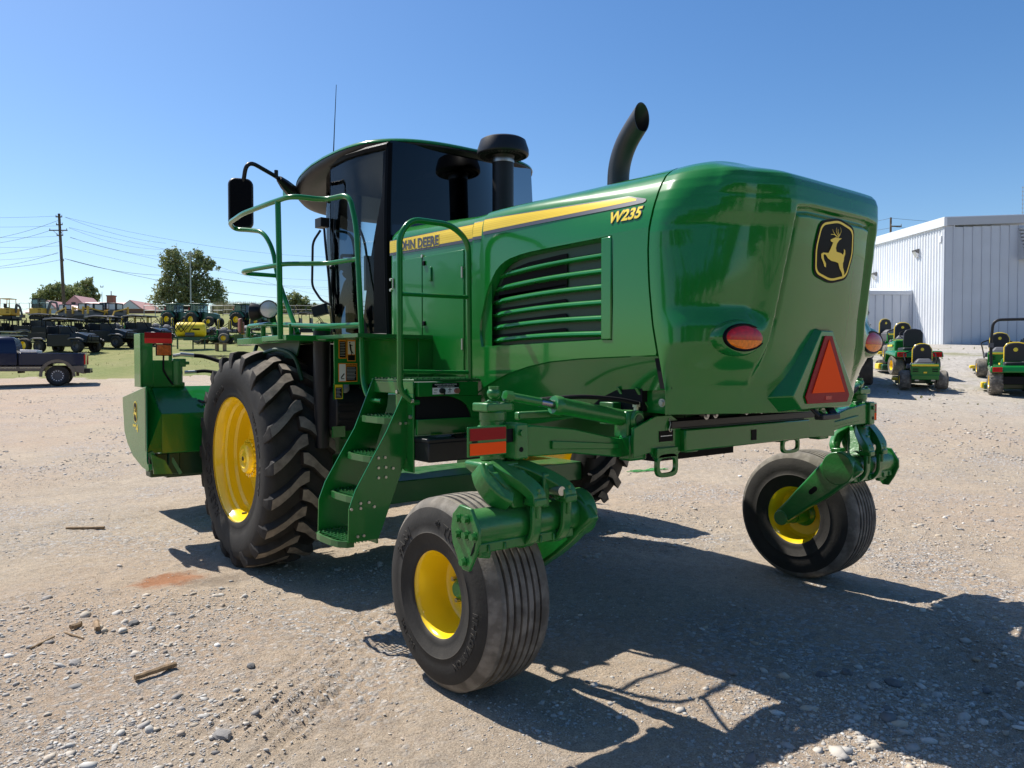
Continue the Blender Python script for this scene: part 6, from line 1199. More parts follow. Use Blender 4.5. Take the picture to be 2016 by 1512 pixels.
def make_utv(loc, rz, label, group):
    o = empty('utility_vehicle', loc, label, 'utility vehicle', rz, group)
    for x in (-1.22, 1.28):
        for y in (-.66, .66): whl(o, x, y, .36, .28, 'mower_grey', 'rubber', 18, .52)
    m = MB(); m.bb((-1.95, -.74, .78), (-.72, .74, 1.12)); m.bb((-1.85, -.66, 1.12), (-.8, .66, 1.125)); m.build('cargo_bed', 'utv_body', o, bevel=.04)
    m = MB(); m.prism([(-.72, -.72, .34), (-.72, -.72, 1.05), (.88, -.72, 1.05), (.95, -.72, .34)], (0, 1.44, 0)); m.build('cabin_tub', 'utv_body', o, bevel=.04)
    m = MB(); m.loft([[(.85, -.70, .55), (.85, .70, .55), (.85, .66, 1.16), (.85, -.66, 1.16)], [(1.3, -.70, .62), (1.3, .70, .62), (1.3, .62, 1.12), (1.3, -.62, 1.12)], [(1.78, -.60, .55), (1.78, .60, .55), (1.78, .5, .92), (1.78, -.5, .92)]]); m.build('hood', 'utv_body', o, bevel=.03)
    m = MB(); [m.tube(arc_fillet([(x - .5, y * .77, .74), (x - .3, y * .80, .80), (x + .3, y * .80, .80), (x + .5, y * .77, .70)], .15), .05, 6) for x in (-1.22, 1.28) for y in (-1, 1)]; m.build('fender', 'mower_grey', o)
    m = MB()
    for y in (-.66, .66): m.tube(arc_fillet([(-.75, y, 1.0), (-.82, y, 1.82), (.42, y, 1.88), (1.0, y, 1.1)], .15), .028, 6); m.tube([(.05, y, .9), (.02, y, 1.85)], .026, 6)
    for x, z in ((-.78, 1.8), (.4, 1.85), (.98, 1.12)): m.tube([(x, -.66, z), (x, .66, z)], .024, 6)
    m.build('roll_cage', 'black_matte', o)
    m = MB(); m.loft([[(-.95, -.72, 1.86), (-.95, .72, 1.86), (-.95, .70, 1.92), (-.95, -.70, 1.92)], [(-.2, -.74, 1.92), (-.2, .74, 1.92), (-.2, .7, 1.99), (-.2, -.7, 1.99)], [(.62, -.70, 1.86), (.62, .70, 1.86), (.62, .66, 1.91), (.62, -.66, 1.91)]]); m.build('roof', 'mower_grey', o)
    m = MB(); 
    for x in (-.55, .3): m.bb((x - .2, -.6, .8), (x + .2, .6, 1.02)); m.bb((x - .28, -.6, 1.0), (x - .18, .6, 1.5))
    m.build('bench_seat', 'mower_seat', o, bevel=.04)
    m = MB(); m.tube(arc_fillet([(1.78, -.55, .5), (1.92, -.55, .98), (1.92, .55, .98), (1.78, .55, .5)], .1), .028, 6); m.tube([(1.9, -.3, .6), (1.9, -.3, .95)], .02, 5); m.tube([(1.9, .3, .6), (1.9, .3, .95)], .02, 5); m.tube([(1.86, -.5, .7), (1.86, .5, .7)], .02, 5); m.build('brush_guard', 'black_matte', o)
    for s in (-1, 1): m = MB(); m.ball((1.70, s * .45, .86), .07); m.build('headlight', 'lamp_lens', o); m = MB(); m.bb((-1.97, s * .62 - .05, .88), (-1.94, s * .62 + .05, 1.02)); m.build('tail_light', 'red_lens', o)
    m = MB(); m.tube([(.62, .35, 1.1), (.5, .35, 1.25)], .02, 6); m.lathe([(.16, 0), (.18, .01), (.16, .02)], (.5, .35, 1.25), (-.6, 0, .8), 16); m.build('steering_wheel', 'black_matte', o)
    return o
R0_ = HEAD - PI / 2
ug = 'dark utility vehicles with roofs parked in a row'
utv = make_utv(yard(-25.43, 44), R0_ - .22, 'dark crew utility vehicle nearest the pickup, leftmost of the row', ug)
copy_tree(utv, yard(-24.71, 47), R0_ - .25, 'dark utility vehicle second from the left, partly hidden by the first'); copy_tree(utv, yard(-23.70, 49.5), R0_ - .3, 'dark utility vehicle at the right of the row, behind the header marker post')
copy_tree(utv, yard(-32.56, 54), R0_ - .1, 'dark utility vehicle parked behind, its open cage above the cargo bed of the leftmost one'); copy_tree(utv, yard(8.93, 21), R0_ + PI / 2 - .42, 'black utility vehicle half hidden behind the windrower tail lamp')
copy_tree(utv, yard(-16.22, 62), R0_ + .1, 'utility vehicle seen through the handrails, left of the cab')
m = MB(); whl(utv, -2.6, -.3, .42, .3, 'yellow_paint', 'rubber', 20, .55, nm='spare_wheel')
def make_tractor(loc, rz, label, group):
    o = empty('farm_tractor', loc, label, 'tractor', rz, group)
    for y in (-.85, .85): whl(o, -.9, y, .82, .48, 'yellow_paint', 'rubber', 24, .42, 18, 'rear_wheel'); whl(o, 1.45, y, .56, .38, 'yellow_paint', 'rubber', 20, .42, 0, 'front_wheel')
    m = MB(); m.loft([[(-.1, -.36, .75), (-.1, .36, .75), (-.1, .34, 1.68), (-.1, -.34, 1.68)], [(1.4, -.34, .75), (1.4, .34, .75), (1.4, .30, 1.58), (1.4, -.30, 1.58)], [(2.1, -.28, .75), (2.1, .28, .75), (2.05, .22, 1.38), (2.05, -.22, 1.38)]]); m.build('hood', 'far_green', o, bevel=.04)
    m = MB(); m.bb((-1.2, -.35, .5), (1.9, .35, .85)); m.bb((-1.45, -.6, .55), (-1.2, .6, .7)); m.build('chassis', 'black_matte', o)
    m = MB()
    for x, x2 in ((-1.35, -1.25), (-.55, -.5), (.12, .02)):
        for y in (-.66, .66): m.bar((x, y, 1.0), (x2, y * .95, 2.5), .06, .06)
    m.bb((-1.38, -.7, 1.0), (.15, .7, 1.45)); cb = m.build('cab_frame', 'black_plastic', o)
    m = MB(); m.loft([[(-1.34, -.65, 1.45), (.1, -.65, 1.45), (.1, .65, 1.45), (-1.34, .65, 1.45)], [(-1.24, -.62, 2.5), (0, -.62, 2.5), (0, .62, 2.5), (-1.24, .62, 2.5)]]); m.build('cab_glass', 'glass_far', cb)
    m = MB(); m.bb((-1.42, -.74, 2.5), (.16, .74, 2.64)); m.build('cab_roof', 'far_green', o, bevel=.05); m = MB(); m.bb((-1.5, -.72, 2.46), (-1.4, .72, 2.56)); m.build('roof_visor', 'pipe_grey', o)
    for y in (-.85, .85): m = MB(); m.tube(arc_fillet([(-1.75, y, 1.2), (-1.5, y, 1.68), (-.5, y, 1.72), (-.05, y, 1.1)], .3), .13, 6); m.build('fender', 'far_green', o)
    m = MB(); m.prism([(-1.56, -.62, 1.9), (-1.56, -.32, 1.9), (-1.56, -.47, 2.22)], (.02, 0, 0)); m.build('slow_vehicle_sign', 'red_reflect', o); m = MB(); m.cyl((1.0, .32, 1.5), (1.0, .32, 2.4), .05, 8); m.build('exhaust', 'black_matte', o)
    m = MB(); m.bb((-1.5, .5, 1.75), (-1.44, .65, 1.85)); m.build('tail_light', 'lamp_lens', o)
    return o
tg = 'green cab tractors parked along the far fence'
tr = make_tractor(yard(-37.96, 88), R0_ - .25, 'green tractor on the skyline, left of the adjacent pair by the big tree', tg); copy_tree(tr, yard(-34.82, 87), R0_ - .3, 'green tractor on the skyline, right of the adjacent pair by the big tree'); copy_tree(tr, yard(-29.42, 86), R0_ - .2, 'green tractor standing alone on the skyline behind the work lamp')
def make_excavator(loc, rz, label, cabd, group):
    o = empty('mini_excavator', loc, label, 'excavator', rz, group)
    for y in (-.75, .75):
        m = MB(); P = []; 
        for k in range(16): a = 2 * PI * k / 16; P.append((math.cos(a) * .22 + (.75 if math.cos(a) > 0 else -.75), y - .17, .24 + math.sin(a) * .23))
        m.prism(P, (0, .34, 0)); m.build('track', 'rubber', o)
    m = MB(); m.bb((-1.0, -.85, .55), (.9, .85, 1.5)); b = m.build('body', 'cat_yellow', o, bevel=.12, seg=3); m = MB(); m.bb((-.5, -.6, .3), (.5, .6, .58)); m.build('undercarriage', 'black_matte', o)
    m = MB(); [m.bb((.25, -.862, .85 + .2 * k), (.7, -.85, .92 + .2 * k)) for k in range(3)]; m.build('vent_slot', 'black_matte', b)
    m = MB(); x1 = .35 if cabd else .6
    for x in (-.75, x1):
        for y in (-.65, .5): m.bar((x, y, 1.5), (x + (.08 if x < 0 else -.05), y, 2.7), .06, .06)
    m.bb((-.8, -.72, 2.66), (x1 + .05, .58, 2.74)); c = m.build('canopy', 'black_plastic' if cabd else 'cat_yellow', o)
    if cabd: m = MB(); m.bb((-.73, -.64, 1.5), (.33, .49, 2.66)); m.build('cab_glass', 'glass_far', c)
    m = MB(); m.bb((-.5, -.3, 1.5), (.0, .2, 1.65)); m.bb((-.55, -.3, 1.6), (-.42, .2, 2.1)); m.build('seat', 'mower_seat', o, bevel=.04)
    m = MB(); pts = [(.9, 0, .8), (1.4, 0, 2.35), (2.2, 0, 2.2)] if cabd else [(.9, 0, .9), (1.05, 0, 2.0), (1.5, 0, 1.7)]; m.bar(pts[0], pts[1], .2, .28, (1, 0, 0)); m.bar(pts[1], pts[2], .18, .26); m.build('boom', 'mower_grey', o, bevel=.03); m = MB(); e = pts[2]; m.bar(e, (e[0] + .35, 0, .5), .16, .22, (1, 0, 0)); m.bar((e[0] + .35, -.3, .45), (e[0] + .35, .3, .45), .4, .4); m.build('dipper', 'mower_grey', o, bevel=.03)
    m = MB(); m.bb((1.05, -.8, .08), (1.15, .8, .42)); m.build('blade', 'mower_grey', o)
    return o
eg = 'yellow mini excavators at the far fence'
make_excavator(yard(-65.26, 100), R0_ - .1, 'yellow mini excavator with an open canopy at the far left edge', False, eg); make_excavator(yard(-61.16, 100), R0_ - .1, 'yellow mini excavator with a closed black cab left of the utility pole', True, eg)
def make_skid(loc, rz, label, group):
    o = empty('skid_steer', loc, label, 'loader', rz, group)
    for y in (-.72, .72):
        m = MB(); P = []
        for k in range(14): a = 2 * PI * k / 14; P.append((math.cos(a) * .3 + (.6 if math.cos(a) > 0 else -.6), y - .18, .35 + math.sin(a) * .33))
        m.prism(P, (0, .36, 0)); m.build('track', 'rubber', o)
    m = MB(); m.bb((-1.2, -.5, .4), (.7, .5, 1.3)); m.build('body', 'mower_grey', o, bevel=.05); m = MB(); m.bb((-.6, -.5, 1.0), (.6, .5, 2.1)); c = m.build('cab', 'black_plastic', o, bevel=.05); m = MB(); [q.build('cab_window', 'gable_white', c) for q in (MB().bb((.58, -.38, 1.35), (.615, .38, 1.95)), MB().bb((-.615, -.36, 1.5), (-.59, .36, 1.98)), MB().bb((-.4, -.512, 1.4), (.4, -.49, 1.95)), MB().bb((-.4, .49, 1.4), (.4, .512, 1.95)))]  # brightness of the cab glass painted in as opaque white plates
    for y in (-.6, .6): m = MB(); m.bar((-1.2, y, 1.6), (.9, y, 1.1), .07, .13); m.bar((-1.2, y, .9), (-1.2, y, 1.75), .10, .2, (1, 0, 0)); m.bar((.9, y, 1.15), (1.3, y, .4), .08, .14); m.build('lift_arm', 'cat_yellow', o)
    m = MB(); m.prism([(1.25, -.9, .1), (1.85, -.9, .1), (1.4, -.9, .6), (1.25, -.9, .6)], (0, 1.8, 0)); m.build('bucket', 'mower_grey', o)
    return o
sg_ = 'skid steer loaders parked on the skyline'
sk = make_skid(yard(-56.83, 98), R0_ + 2.6, 'dark loader with yellow arms standing just right of the utility pole', sg_)
for (u, v, rz, lb_) in [(-53.69, 97, -.3, 'loader with a dark cab, leftmost of the group below the chimney'), (-51.74, 96, .9, 'loader facing the viewer, second from left in the group below the chimney'), (-51.52, 98, -2.0, 'loader with a bright window, third in the group below the chimney'), (-49.85, 97, -1.8, 'rightmost loader of the group below the chimney')]: copy_tree(sk, yard(u, v), R0_ + rz, lb_, 1.1)
# ---- mowers
def deer_badge(par, x, y0, z, s, facing=-1):
    m = MB(); m.lathe([(0, 0), (s, 0)], (x, y0, z), (facing, 0, 0), 12); m.build('badge', 'yellow_text', par)
def make_ztr(loc, rz, label, group, lo=False):
    o = empty('zero_turn_mower', loc, label, 'mower', rz, group)
    for y in (-.46, .46): whl(o, -.32, y, .27, .27, 'yellow_paint' if not lo else 'yellow_paint', 'rubber_worn', 24, .5, 0, 'rear_wheel')
    for y in (-.34, .34): whl(o, .95, y, .14, .13, 'mower_grey', 'rubber', 14, .5, 0, 'front_wheel')
    m = MB(); m.prism([(.35, -.62, .16), (.60, -.62, .16), (.78, -.3, .16), (.78, .3, .16), (.60, .62, .16), (.35, .62, .16), (.2, .3, .16), (.2, -.3, .16)], (0, 0, .16)); m.build('cutting_deck', 'far_green', o, bevel=.02); m = MB(); m.bb((.30, .55, .24), (.52, .72, .34)); m.build('deck_chute', 'yellow_paint', o, bevel=.03)
    m = MB()
    for y in (-.3, .3): m.bar((-.6, y, .36), (.95, y, .40), .06, .09)
    m.bb((.4, -.3, .36), (.85, .3, .44)); m.build('frame', 'green_paint', o, bevel=.01)
    m = MB(); m.bb((-.74, -.36, .40), (-.66, .36, .72)); m.bb((-.76, -.34, .28), (-.70, .34, .42)); rp = m.build('rear_panel', 'green_paint', o, bevel=.02)
    m = MB(); m.bb((-.765, -.33, .655), (-.742, .33, .70)); m.build('yellow_strip', 'yellow_decal', rp, bevel=.004); m = MB(); [m.bb((-.746, s * .24 - .07, .50 + .06 * k), (-.738, s * .24 + .07, .53 + .06 * k)) for s in (-1, 1) for k in range(2)]; m.build('panel_slot', 'black_matte', rp); m = MB(); m.bb((-.768, -.04, .46), (-.76, .04, .50)); m.build('panel_badge', 'yellow_decal', rp)
    m = MB(); m.bb((-.66, -.26, .40), (-.2, .26, .74)); m.loft([[(-.60 + q * .1, -.24 + q * .1, .74 + q * .13), (-.2 - q * .1, -.24 + q * .1, .74 + q * .13), (-.2 - q * .1, .24 - q * .1, .74 + q * .13), (-.60 + q * .1, .24 - q * .1, .74 + q * .13)] for q in (0, .6, 1)]); m.build('engine', 'mower_grey', o, bevel=.03)
    m = MB(); [m.bb((-.74, s * .2 - .05, .24), (-.66, s * .2 + .05, .34)) for s in (-1, 1)]; each(m, 'muffler', 'steel', o)
    m = MB(); m.bb((-.1, -.24, .66), (.36, .24, .78)); se = m.build('seat', 'mower_seat', o, bevel=.04, seg=3)
    m = MB(); P = [(-.24, -.12), (-.235, .25), (-.17, .36), (-.06, .40), (.06, .40), (.17, .36), (.235, .25), (.24, -.12)]; m.prism([(-.16, a, .88 + b) for a, b in P], (.05, 0, 0)); sb = m.build('seat_back', 'mower_seat', se, bevel=.02); m = MB(); m.tube([(-.10, a * 1.02, .88 + b * 1.02) for a, b in P], .019, 8); m.build('seat_piping', 'yellow_paint', sb) if 0 else m.build('seat_edge', 'yellow_paint', se)
    deer_badge(se, -.165, 0, 1.13, .045)
    for s in (-1, 1): m = MB(); m.tube(arc_fillet([(.12, s * .36, .55), (.10, s * .40, .80), (.42, s * .42, 1.02), (.48, s * .20, 1.10)], .08), .018, 8); m.build('control_lever', 'black_matte', o); m = MB(); m.bb((-.2, s * .33 - .05, .58), (.3, s * .33 + .05, .72)); m.build('fender_pod', 'mower_grey', o, bevel=.03)
    return o
zg = 'green and yellow zero turn mowers'
z1 = make_ztr(yard(10.75, 20.2), R0_ + PI / 2 - .36, 'zero turn mower parked on pale gravel, nearest one right of the windrower tail', zg); z1.scale = (.92,) * 3
copy_tree(z1, yard(13.17, 26), R0_ + PI / 2 - .36, 'zero turn mower standing next to the shed corner behind the nearest mower', 1.0)
copy_tree(z1, yard(14.46, 30), R0_ + PI / 2 + .2, 'zero turn mower furthest back against the low shaded annex wall', 1.0)
copy_tree(z1, yard(14.11, 22.3), R0_ + PI / 2 - .45, 'zero turn mower behind the roll bar tractor at the right edge', .98)
for (u, v, rz, lb_) in [(-20.61, 52, 0, 'small mower on the grass right of the yellow sprayer tank, nearest to it'), (-20.06, 53, .2, 'small mower on the grass, second to the right of the yellow sprayer tank'), (-18.89, 52, .1, 'small mower just left of the work lamp'), (-18.79, 56, -.2, 'small mower seen beneath the work lamp'), (-32.19, 62, .4, 'small green mower behind the row of dark vehicles, first from the left'), (-31.25, 62, .3, 'small green mower behind the row of dark vehicles, second from the left'), (-30.22, 62, .5, 'small green mower behind the row of dark vehicles, third from the left'), (-29.63, 63, .3, 'small green mower behind the row of dark vehicles, fourth from the left'), (-28.09, 62, .2, 'small green mower behind the row of dark vehicles, fifth from the left'), (-25.44, 58, .2, 'small green mower tucked left of the yellow sprayer tank')]: copy_tree(z1, yard(u, v), R0_ + rz, lb_, 1.25)
def make_lawn_tractor(loc, rz, label, rops, sc=1):
    o = empty('lawn_tractor', loc, label, 'mower', rz); o.scale = (sc,) * 3
    for y in (-.46, .46): whl(o, -.35, y, .36 if rops else .28, .30 if rops else .26, 'yellow_paint', 'rubber_worn', 30, .5, 26 if rops else 0, 'rear_wheel')
    for y in (-.42, .42): whl(o, 1.05, y, .22, .2, 'yellow_paint', 'rubber', 18, .5, 0, 'front_wheel')
    m = MB(); m.loft([[(.45, -.26, .5), (.45, .26, .5), (.45, .24, 1.0), (.45, -.24, 1.0)], [(1.0, -.25, .5), (1.0, .25, .5), (1.0, .22, .96), (1.0, -.22, .96)], [(1.35, -.2, .5), (1.35, .2, .5), (1.32, .16, .8), (1.32, -.16, .8)]]); h = m.build('hood', 'green_paint', o, bevel=.05, seg=3); m = MB(); [m.bb((.6, s * .262 - .004, .82), (1.0, s * .262 + .004, .87)) for s in (-1, 1)]; m.build('hood_stripe', 'yellow_decal', h)
    m = MB(); m.bb((-.7, -.3, .3), (1.2, .3, .5)); m.build('chassis', 'black_matte', o); m = MB(); zf = .72 if rops else .6
    m.loft([[(-.78, -.62, zf - .12), (-.78, .62, zf - .12), (-.74, .6, zf + .06), (-.74, -.6, zf + .06)], [(.1, -.62, zf), (.1, .62, zf), (.1, .58, zf + .1), (.1, -.58, zf + .1)], [(.4, -.55, zf - .25), (.4, .55, zf - .25), (.4, .5, zf - .15), (.4, -.5, zf - .15)]]); fe = m.build('fender_deck', 'green_paint', o, bevel=.04, seg=3)
    for s in (-1, 1): m = MB(); m.bb((-.80, s * .45 - .11, zf - .10), (-.76, s * .45 + .11, zf + .03)); m.build('tail_light', 'red_lens', fe, bevel=.01)
    m = MB(); m.bb((-.25, -.24, zf + .05), (.25, .24, zf + .17)); se = m.build('seat', 'mower_seat', o, bevel=.04); m = MB(); P = [(-.25, -.1), (-.25, .28), (-.19, .37), (-.06, .40), (.06, .40), (.19, .37), (.25, .28), (.25, -.1)]; m.prism([(-.3, a, zf + .28 + b) for a, b in P], (.06, 0, 0)); m.build('seat_back', 'mower_seat', se, bevel=.02)
    if rops: m = MB(); m.tube([(-.26, a * 1.02, zf + .28 + b * 1.02) for a, b in P], .02, 8); m.build('seat_edge', 'yellow_paint', se); deer_badge(se, -.305, 0, zf + .50, .055)
    m = MB(); m.tube([(.5, 0, .9), (.32, 0, 1.12)], .03, 8); m.lathe([(.155, 0), (.175, .012), (.155, .024)], (.32, 0, 1.12), (-.7, 0, .7), 20); m.bar((.32, -.15, 1.13), (.32, .15, 1.13), .03, .02); m.build('steering_wheel', 'black_matte', o)
    m = MB(); m.prism([(.1, -.68, .14), (.75, -.68, .14), (.75, .68, .14), (.1, .68, .14)], (0, 0, .16)); m.build('cutting_deck', 'far_green', o, bevel=.03); m = MB(); m.bb((.25, .60, .16), (.60, .74, .34)); m.build('deck_chute', 'yellow_paint', o, bevel=.03)
    if rops: m = MB(); m.tube(arc_fillet([(-.50, -.55, .4), (-.50, -.59, 1.3), (-.50, -.54, 2.02), (-.50, .54, 2.02), (-.50, .59, 1.3), (-.50, .55, .4)], .2, 8), .038, 10); rb = m.build('roll_bar', 'black_plastic', o); m = MB(); [m.bb((-.55, s * .585 - .06, 1.28), (-.45, s * .585 + .06, 1.40)) for s in (-1, 1)]; m.build('roll_bar_hinge', 'mower_grey', rb)
    return o
make_lawn_tractor(yard(12.53, 19.2), R0_ + PI / 2 - .47, 'compact mowing tractor with a black roll bar, cut by the right edge of the frame', True, .92)
make_lawn_tractor(yard(11.67, 22.6), R0_ + PI / 2 - .15, 'green lawn tractor with a plain black seat between the two nearest mowers', False, 1.05)
# ---- pickup
PK = empty('pickup_truck', yard(-19.6, 29.8), 'dark blue pickup with tan lower body at the left edge, seen from its side', 'pickup', R0_ + PI + .45)
for x in (-1.80, 1.6):
    for y in (-.82, .82): whl(PK, x, y, .40, .28, 'mower_grey', 'rubber', 28, .62)
def side_prof(z0, z1, arch, x0, x1):
    P = [(x0, z1), (x0, z0)]
    for c in (-1.80, 1.6):
        if arch > 0:
            for a in np.linspace(PI, 0, 11):
                xx, zz_ = c + arch * math.cos(a), .42 + arch * math.sin(a)
                if zz_ > z0: P.append((xx, min(zz_, z1 - .02)))
    return P + [(x1, z0), (x1, z1)]
m = MB(); m.prism([(x, -.98, z) for x, z in side_prof(.47, .80, .50, -2.70, 2.85)], (0, 1.96, 0)); m.build('lower_body', 'tan_body', PK, bevel=.02); 
m = MB(); m.prism([(x, -.965, z) for x, z in side_prof(.80, 1.29, .50, -2.72, -.10)][:] if 0 else [(x, -.965, z) for x, z in [(-2.74, 1.28), (-2.72, .80), (-2.1, .80), (-2.02, .88), (-1.58, .88), (-1.5, .80), (-.52, .80), (-.52, 1.28)]], (0, 1.93, 0)); b = m.build('cargo_bed', 'blue_body', PK, bevel=.03)
m = MB(); m.bb((-2.62, -.85, 1.275), (-.60, .85, 1.285)); m.build('bed_well', 'black_matte', b); m = MB(); m.bb((-2.80, -.9, 1.25), (-2.50, .9, 1.30)); m.build('tailgate_lip', 'chrome', b)
m = MB(); m.prism([(x, -.965, z) for x, z in [(-.48, .80), (2.8, .80), (2.85, 1.1), (2.6, 1.22), (1.45, 1.28), (-.48, 1.28)]], (0, 1.93, 0)); m.build('cab_body', 'blue_body', PK, bevel=.03)
m = MB(); m.loft([[(-.48, -.93, 1.28), (1.42, -.93, 1.28), (1.42, .93, 1.28), (-.48, .93, 1.28)], [(-.44, -.88, 1.60), (1.1, -.88, 1.60), (1.1, .88, 1.60), (-.44, .88, 1.60)], [(-.36, -.80, 1.84), (.8, -.80, 1.84), (.8, .8, 1.84), (-.36, .8, 1.84)], [(-.2, -.70, 1.90), (.6, -.70, 1.90), (.6, .70, 1.90), (-.2, .70, 1.90)]]); cb = m.build('cab', 'blue_body', PK, ang=50)
m = MB(); [m.prism([(.10, s * .935, 1.32), (.95, s * .935, 1.32), (.72, s * .845, 1.74), (.12, s * .845, 1.74)], (0, s * .01, 0)) for s in (-1, 1)]; m.build('side_window', 'glass_dark', cb)
m = MB(); [m.bb((x0, s * .982 - .006, z), (x1, s * .982 + .006, z + .02)) for s in (-1, 1) for x0, x1, z in ((-1.25, -.56, .70), (-.45, 1.0, .70))]; m.build('side_moulding', 'chrome', PK)
m = MB()
for s in (-1, 1):
    P = [Vector((-1.80 + .56 * math.cos(a), s * .985, .42 + .56 * math.sin(a))) for a in np.linspace(-.1, PI + .1, 14)]
    for i in range(13): m.bar(P[i], P[i + 1], .05, .11, (-1.8 - P[i].x, 0, .42 - P[i].z))
each(m, 'wheel_arch', 'tan_body', PK); m = MB(); m.bb((-2.90, -.9, .50), (-2.72, .9, .68)); m.cyl((-2.95, 0, .55), (-2.85, 0, .55), .03, 8); m.build('rear_bumper', 'black_plastic', PK, bevel=.02)
for s in (-1, 1): m = MB(); m.bb((-2.755, s * .9 - .07, .84), (-2.70, s * .9 + .07, 1.22)); m.build('tail_light', 'red_lens', PK)
m = MB(); m.bb((-.51, -.97, .5), (-.49, .97, 1.27)); m.build('cab_gap', 'black_matte', PK)
m = MB()
for j in range(14): a = 2 * PI * j / 14; m.cyl((-1.8 + .19 * math.cos(a), .965, .40 + .19 * math.sin(a)), (-1.8 + .19 * math.cos(a), .975, .40 + .19 * math.sin(a)), .022, 6)
m.build('wheel_holes', 'toolbox', PK)
TB = MB(); TB.bb((-1.12, -.9, 1.29), (-.56, .9, 1.40)); o = TB.build('truck_toolbox', 'toolbox', None, bevel=.02); p_ = PK.location; o.location = p_; o.rotation_euler = PK.rotation_euler; tag(o, 'white lidded toolbox across the pickup bed behind the cab', 'toolbox')
# ---- sprayer, frames, trailer
SP = empty('field_sprayer', yard(-19.17, 46), 'green sprayer frame carrying a bright yellow horizontal tank on the grass', 'sprayer', R0_ + .35)
m = MB(); m.lathe([(0, -.85), (.30, -.84), (.42, -.74), (.45, -.6), (.45, .6), (.42, .74), (.30, .84), (0, .85)], (0, 0, 1.15), (1, 0, 0), 28); tk = m.build('tank', 'tank_yellow', SP, ang=50); m = MB(); m.bb((.862, -.20, 1.14), (.87, .20, 1.24)) if 0 else m.bb((.1, -.456, 1.12), (.5, -.45, 1.22)); m.build('tank_label', 'black_matte', tk)
m = MB(); [m.bar((x, y, 0), (x, y, .7), .05, .05, (1, 0, 0)) for x in (-.75, .1, .75) for y in (-.35, .35)]; m.bb((-.9, -.4, .6), (.9, .4, .72)); m.bb((-.4, -.6, .5), (.5, -.4, .7)); m.build('stand', 'far_green', SP)
m = MB(); [m.tube([(-.9 + .2 * k, -.5, 1.0 + .1 * (k % 2)), (-.5 + .2 * k, -.5, 1.6)], .022, 5) for k in range(5)]; [m.tube([(-.3 - .22 * k, -.5, 1.0), (-.8 - .2 * k, -.5, 1.75)], .022, 5) for k in range(3)]; m.build('folded_boom', 'black_matte', SP); m = MB(); m.cyl((-.3, -.5, .85), (.2, -.5, .85), .12, 12); m.build('pump', 'mower_grey', SP)
def make_frame(loc, label):
    o = empty('implement_frame', loc, label, 'implement', R0_ + .2, 'dark steel implement frames lined up on the slope'); m = MB()
    m.bb((-.9, -.6, .45), (.9, -.5, .56)); m.bb((-.9, .5, .45), (.9, .6, .56)); [m.bar((x, y, 0), (x, y, 1.3 if k else .5), .06, .06, (1, 0, 0)) for x in (-.85, -.2, .45, .85) for k, y in ((1, -.55), (0, .55))]; m.bb((-.6, -.2, .5), (-.1, .3, .9)); m.bb((.2, -.3, .5), (.6, .2, .75)); m.build('frame', 'black_matte', o); m = MB(); m.bb((-.5, -.45, .2), (.5, .4, .42)); m.build('mower_deck', 'far_green', o); return o
f0 = make_frame(yard(-39.63, 60), 'dark implement frame on the slope, leftmost at the picture edge')
for i, (px, v) in enumerate([(-38.68, 60), (-38.40, 61), (-38.08, 62), (-35.90, 60), (-35.46, 61), (-35.14, 62), (-45.68, 70), (-44.36, 71), (-42.80, 72), (-38.98, 70), (-35.44, 66)]): copy_tree(f0, yard(px, v), R0_ + .2 + .1 * (i % 3), 'dark implement frame on the slope, ' + ['second', 'third', 'fourth', 'fifth', 'sixth', 'seventh'][i] + ' from the left in the nearer row' if i < 6 else 'dark implement frame on the slope, ' + ['first', 'second', 'third', 'fourth', 'fifth'][i - 6] + ' from the left in the further row')
for i, (px, v, lb_) in enumerate([(-32.96, 50, 'flat grey trailer deck above the pickup roof at the left edge'), (-35.73, 56, 'flat grey trailer deck just right of the one at the left edge')]):
    o = empty('flat_trailer', yard(px, v), lb_, 'trailer', R0_ + .05); m = MB(); m.bb((-1.2, -.7, .6), (1.2, .7, .66)); m.build('deck', 'pipe_grey', o); [whl(o, 0, y, .28, .16, 'mower_grey', 'rubber', 14) for y in (-.8, .8)]; m = MB(); m.bar((1.2, 0, .6), (2.0, 0, .5), .06, .06); m.build('drawbar', 'black_matte', o)
o = empty('wooden_bench', yard(-17.00, 45), 'small weathered plank bench on the grass below the mowers', 'bench', R0_); m = MB(); m.bb((-.35, -.2, .42), (.35, .2, .46)); m.build('seat', 'stick_wood', o); [(lambda q: q.build('leg', 'stick_wood', o))(MB().bb((x - .05, -.18, 0), (x + .05, .18, .42))) for x in (-.25, .2)]
m = MB(); [m.box((random.uniform(-.6, .6), random.uniform(-.3, .3), .05), (.9, .08, .05), rz=random.uniform(-.5, .5)) for _ in range(7)]; o = m.build('scrap_lumber', 'mower_grey'); o.location = yard(-16.17, 42); o['kind'] = 'stuff'; o['label'] = 'low pile of grey scrap boards on the grass'; o['category'] = 'lumber'
o = empty('equipment_seat', yard(-17.57, 50), 'reddish brown seat back sticking up beside the work lamp bracket', 'seat', R0_); m = MB(); m.bb((-.2, -.1, .75), (.2, .05, 1.5)); m.build('backrest', 'brown_seat', o, bevel=.06); m = MB(); m.bb((-.3, -.5, .2), (.3, .3, .7)); m.build('base', 'far_green', o)
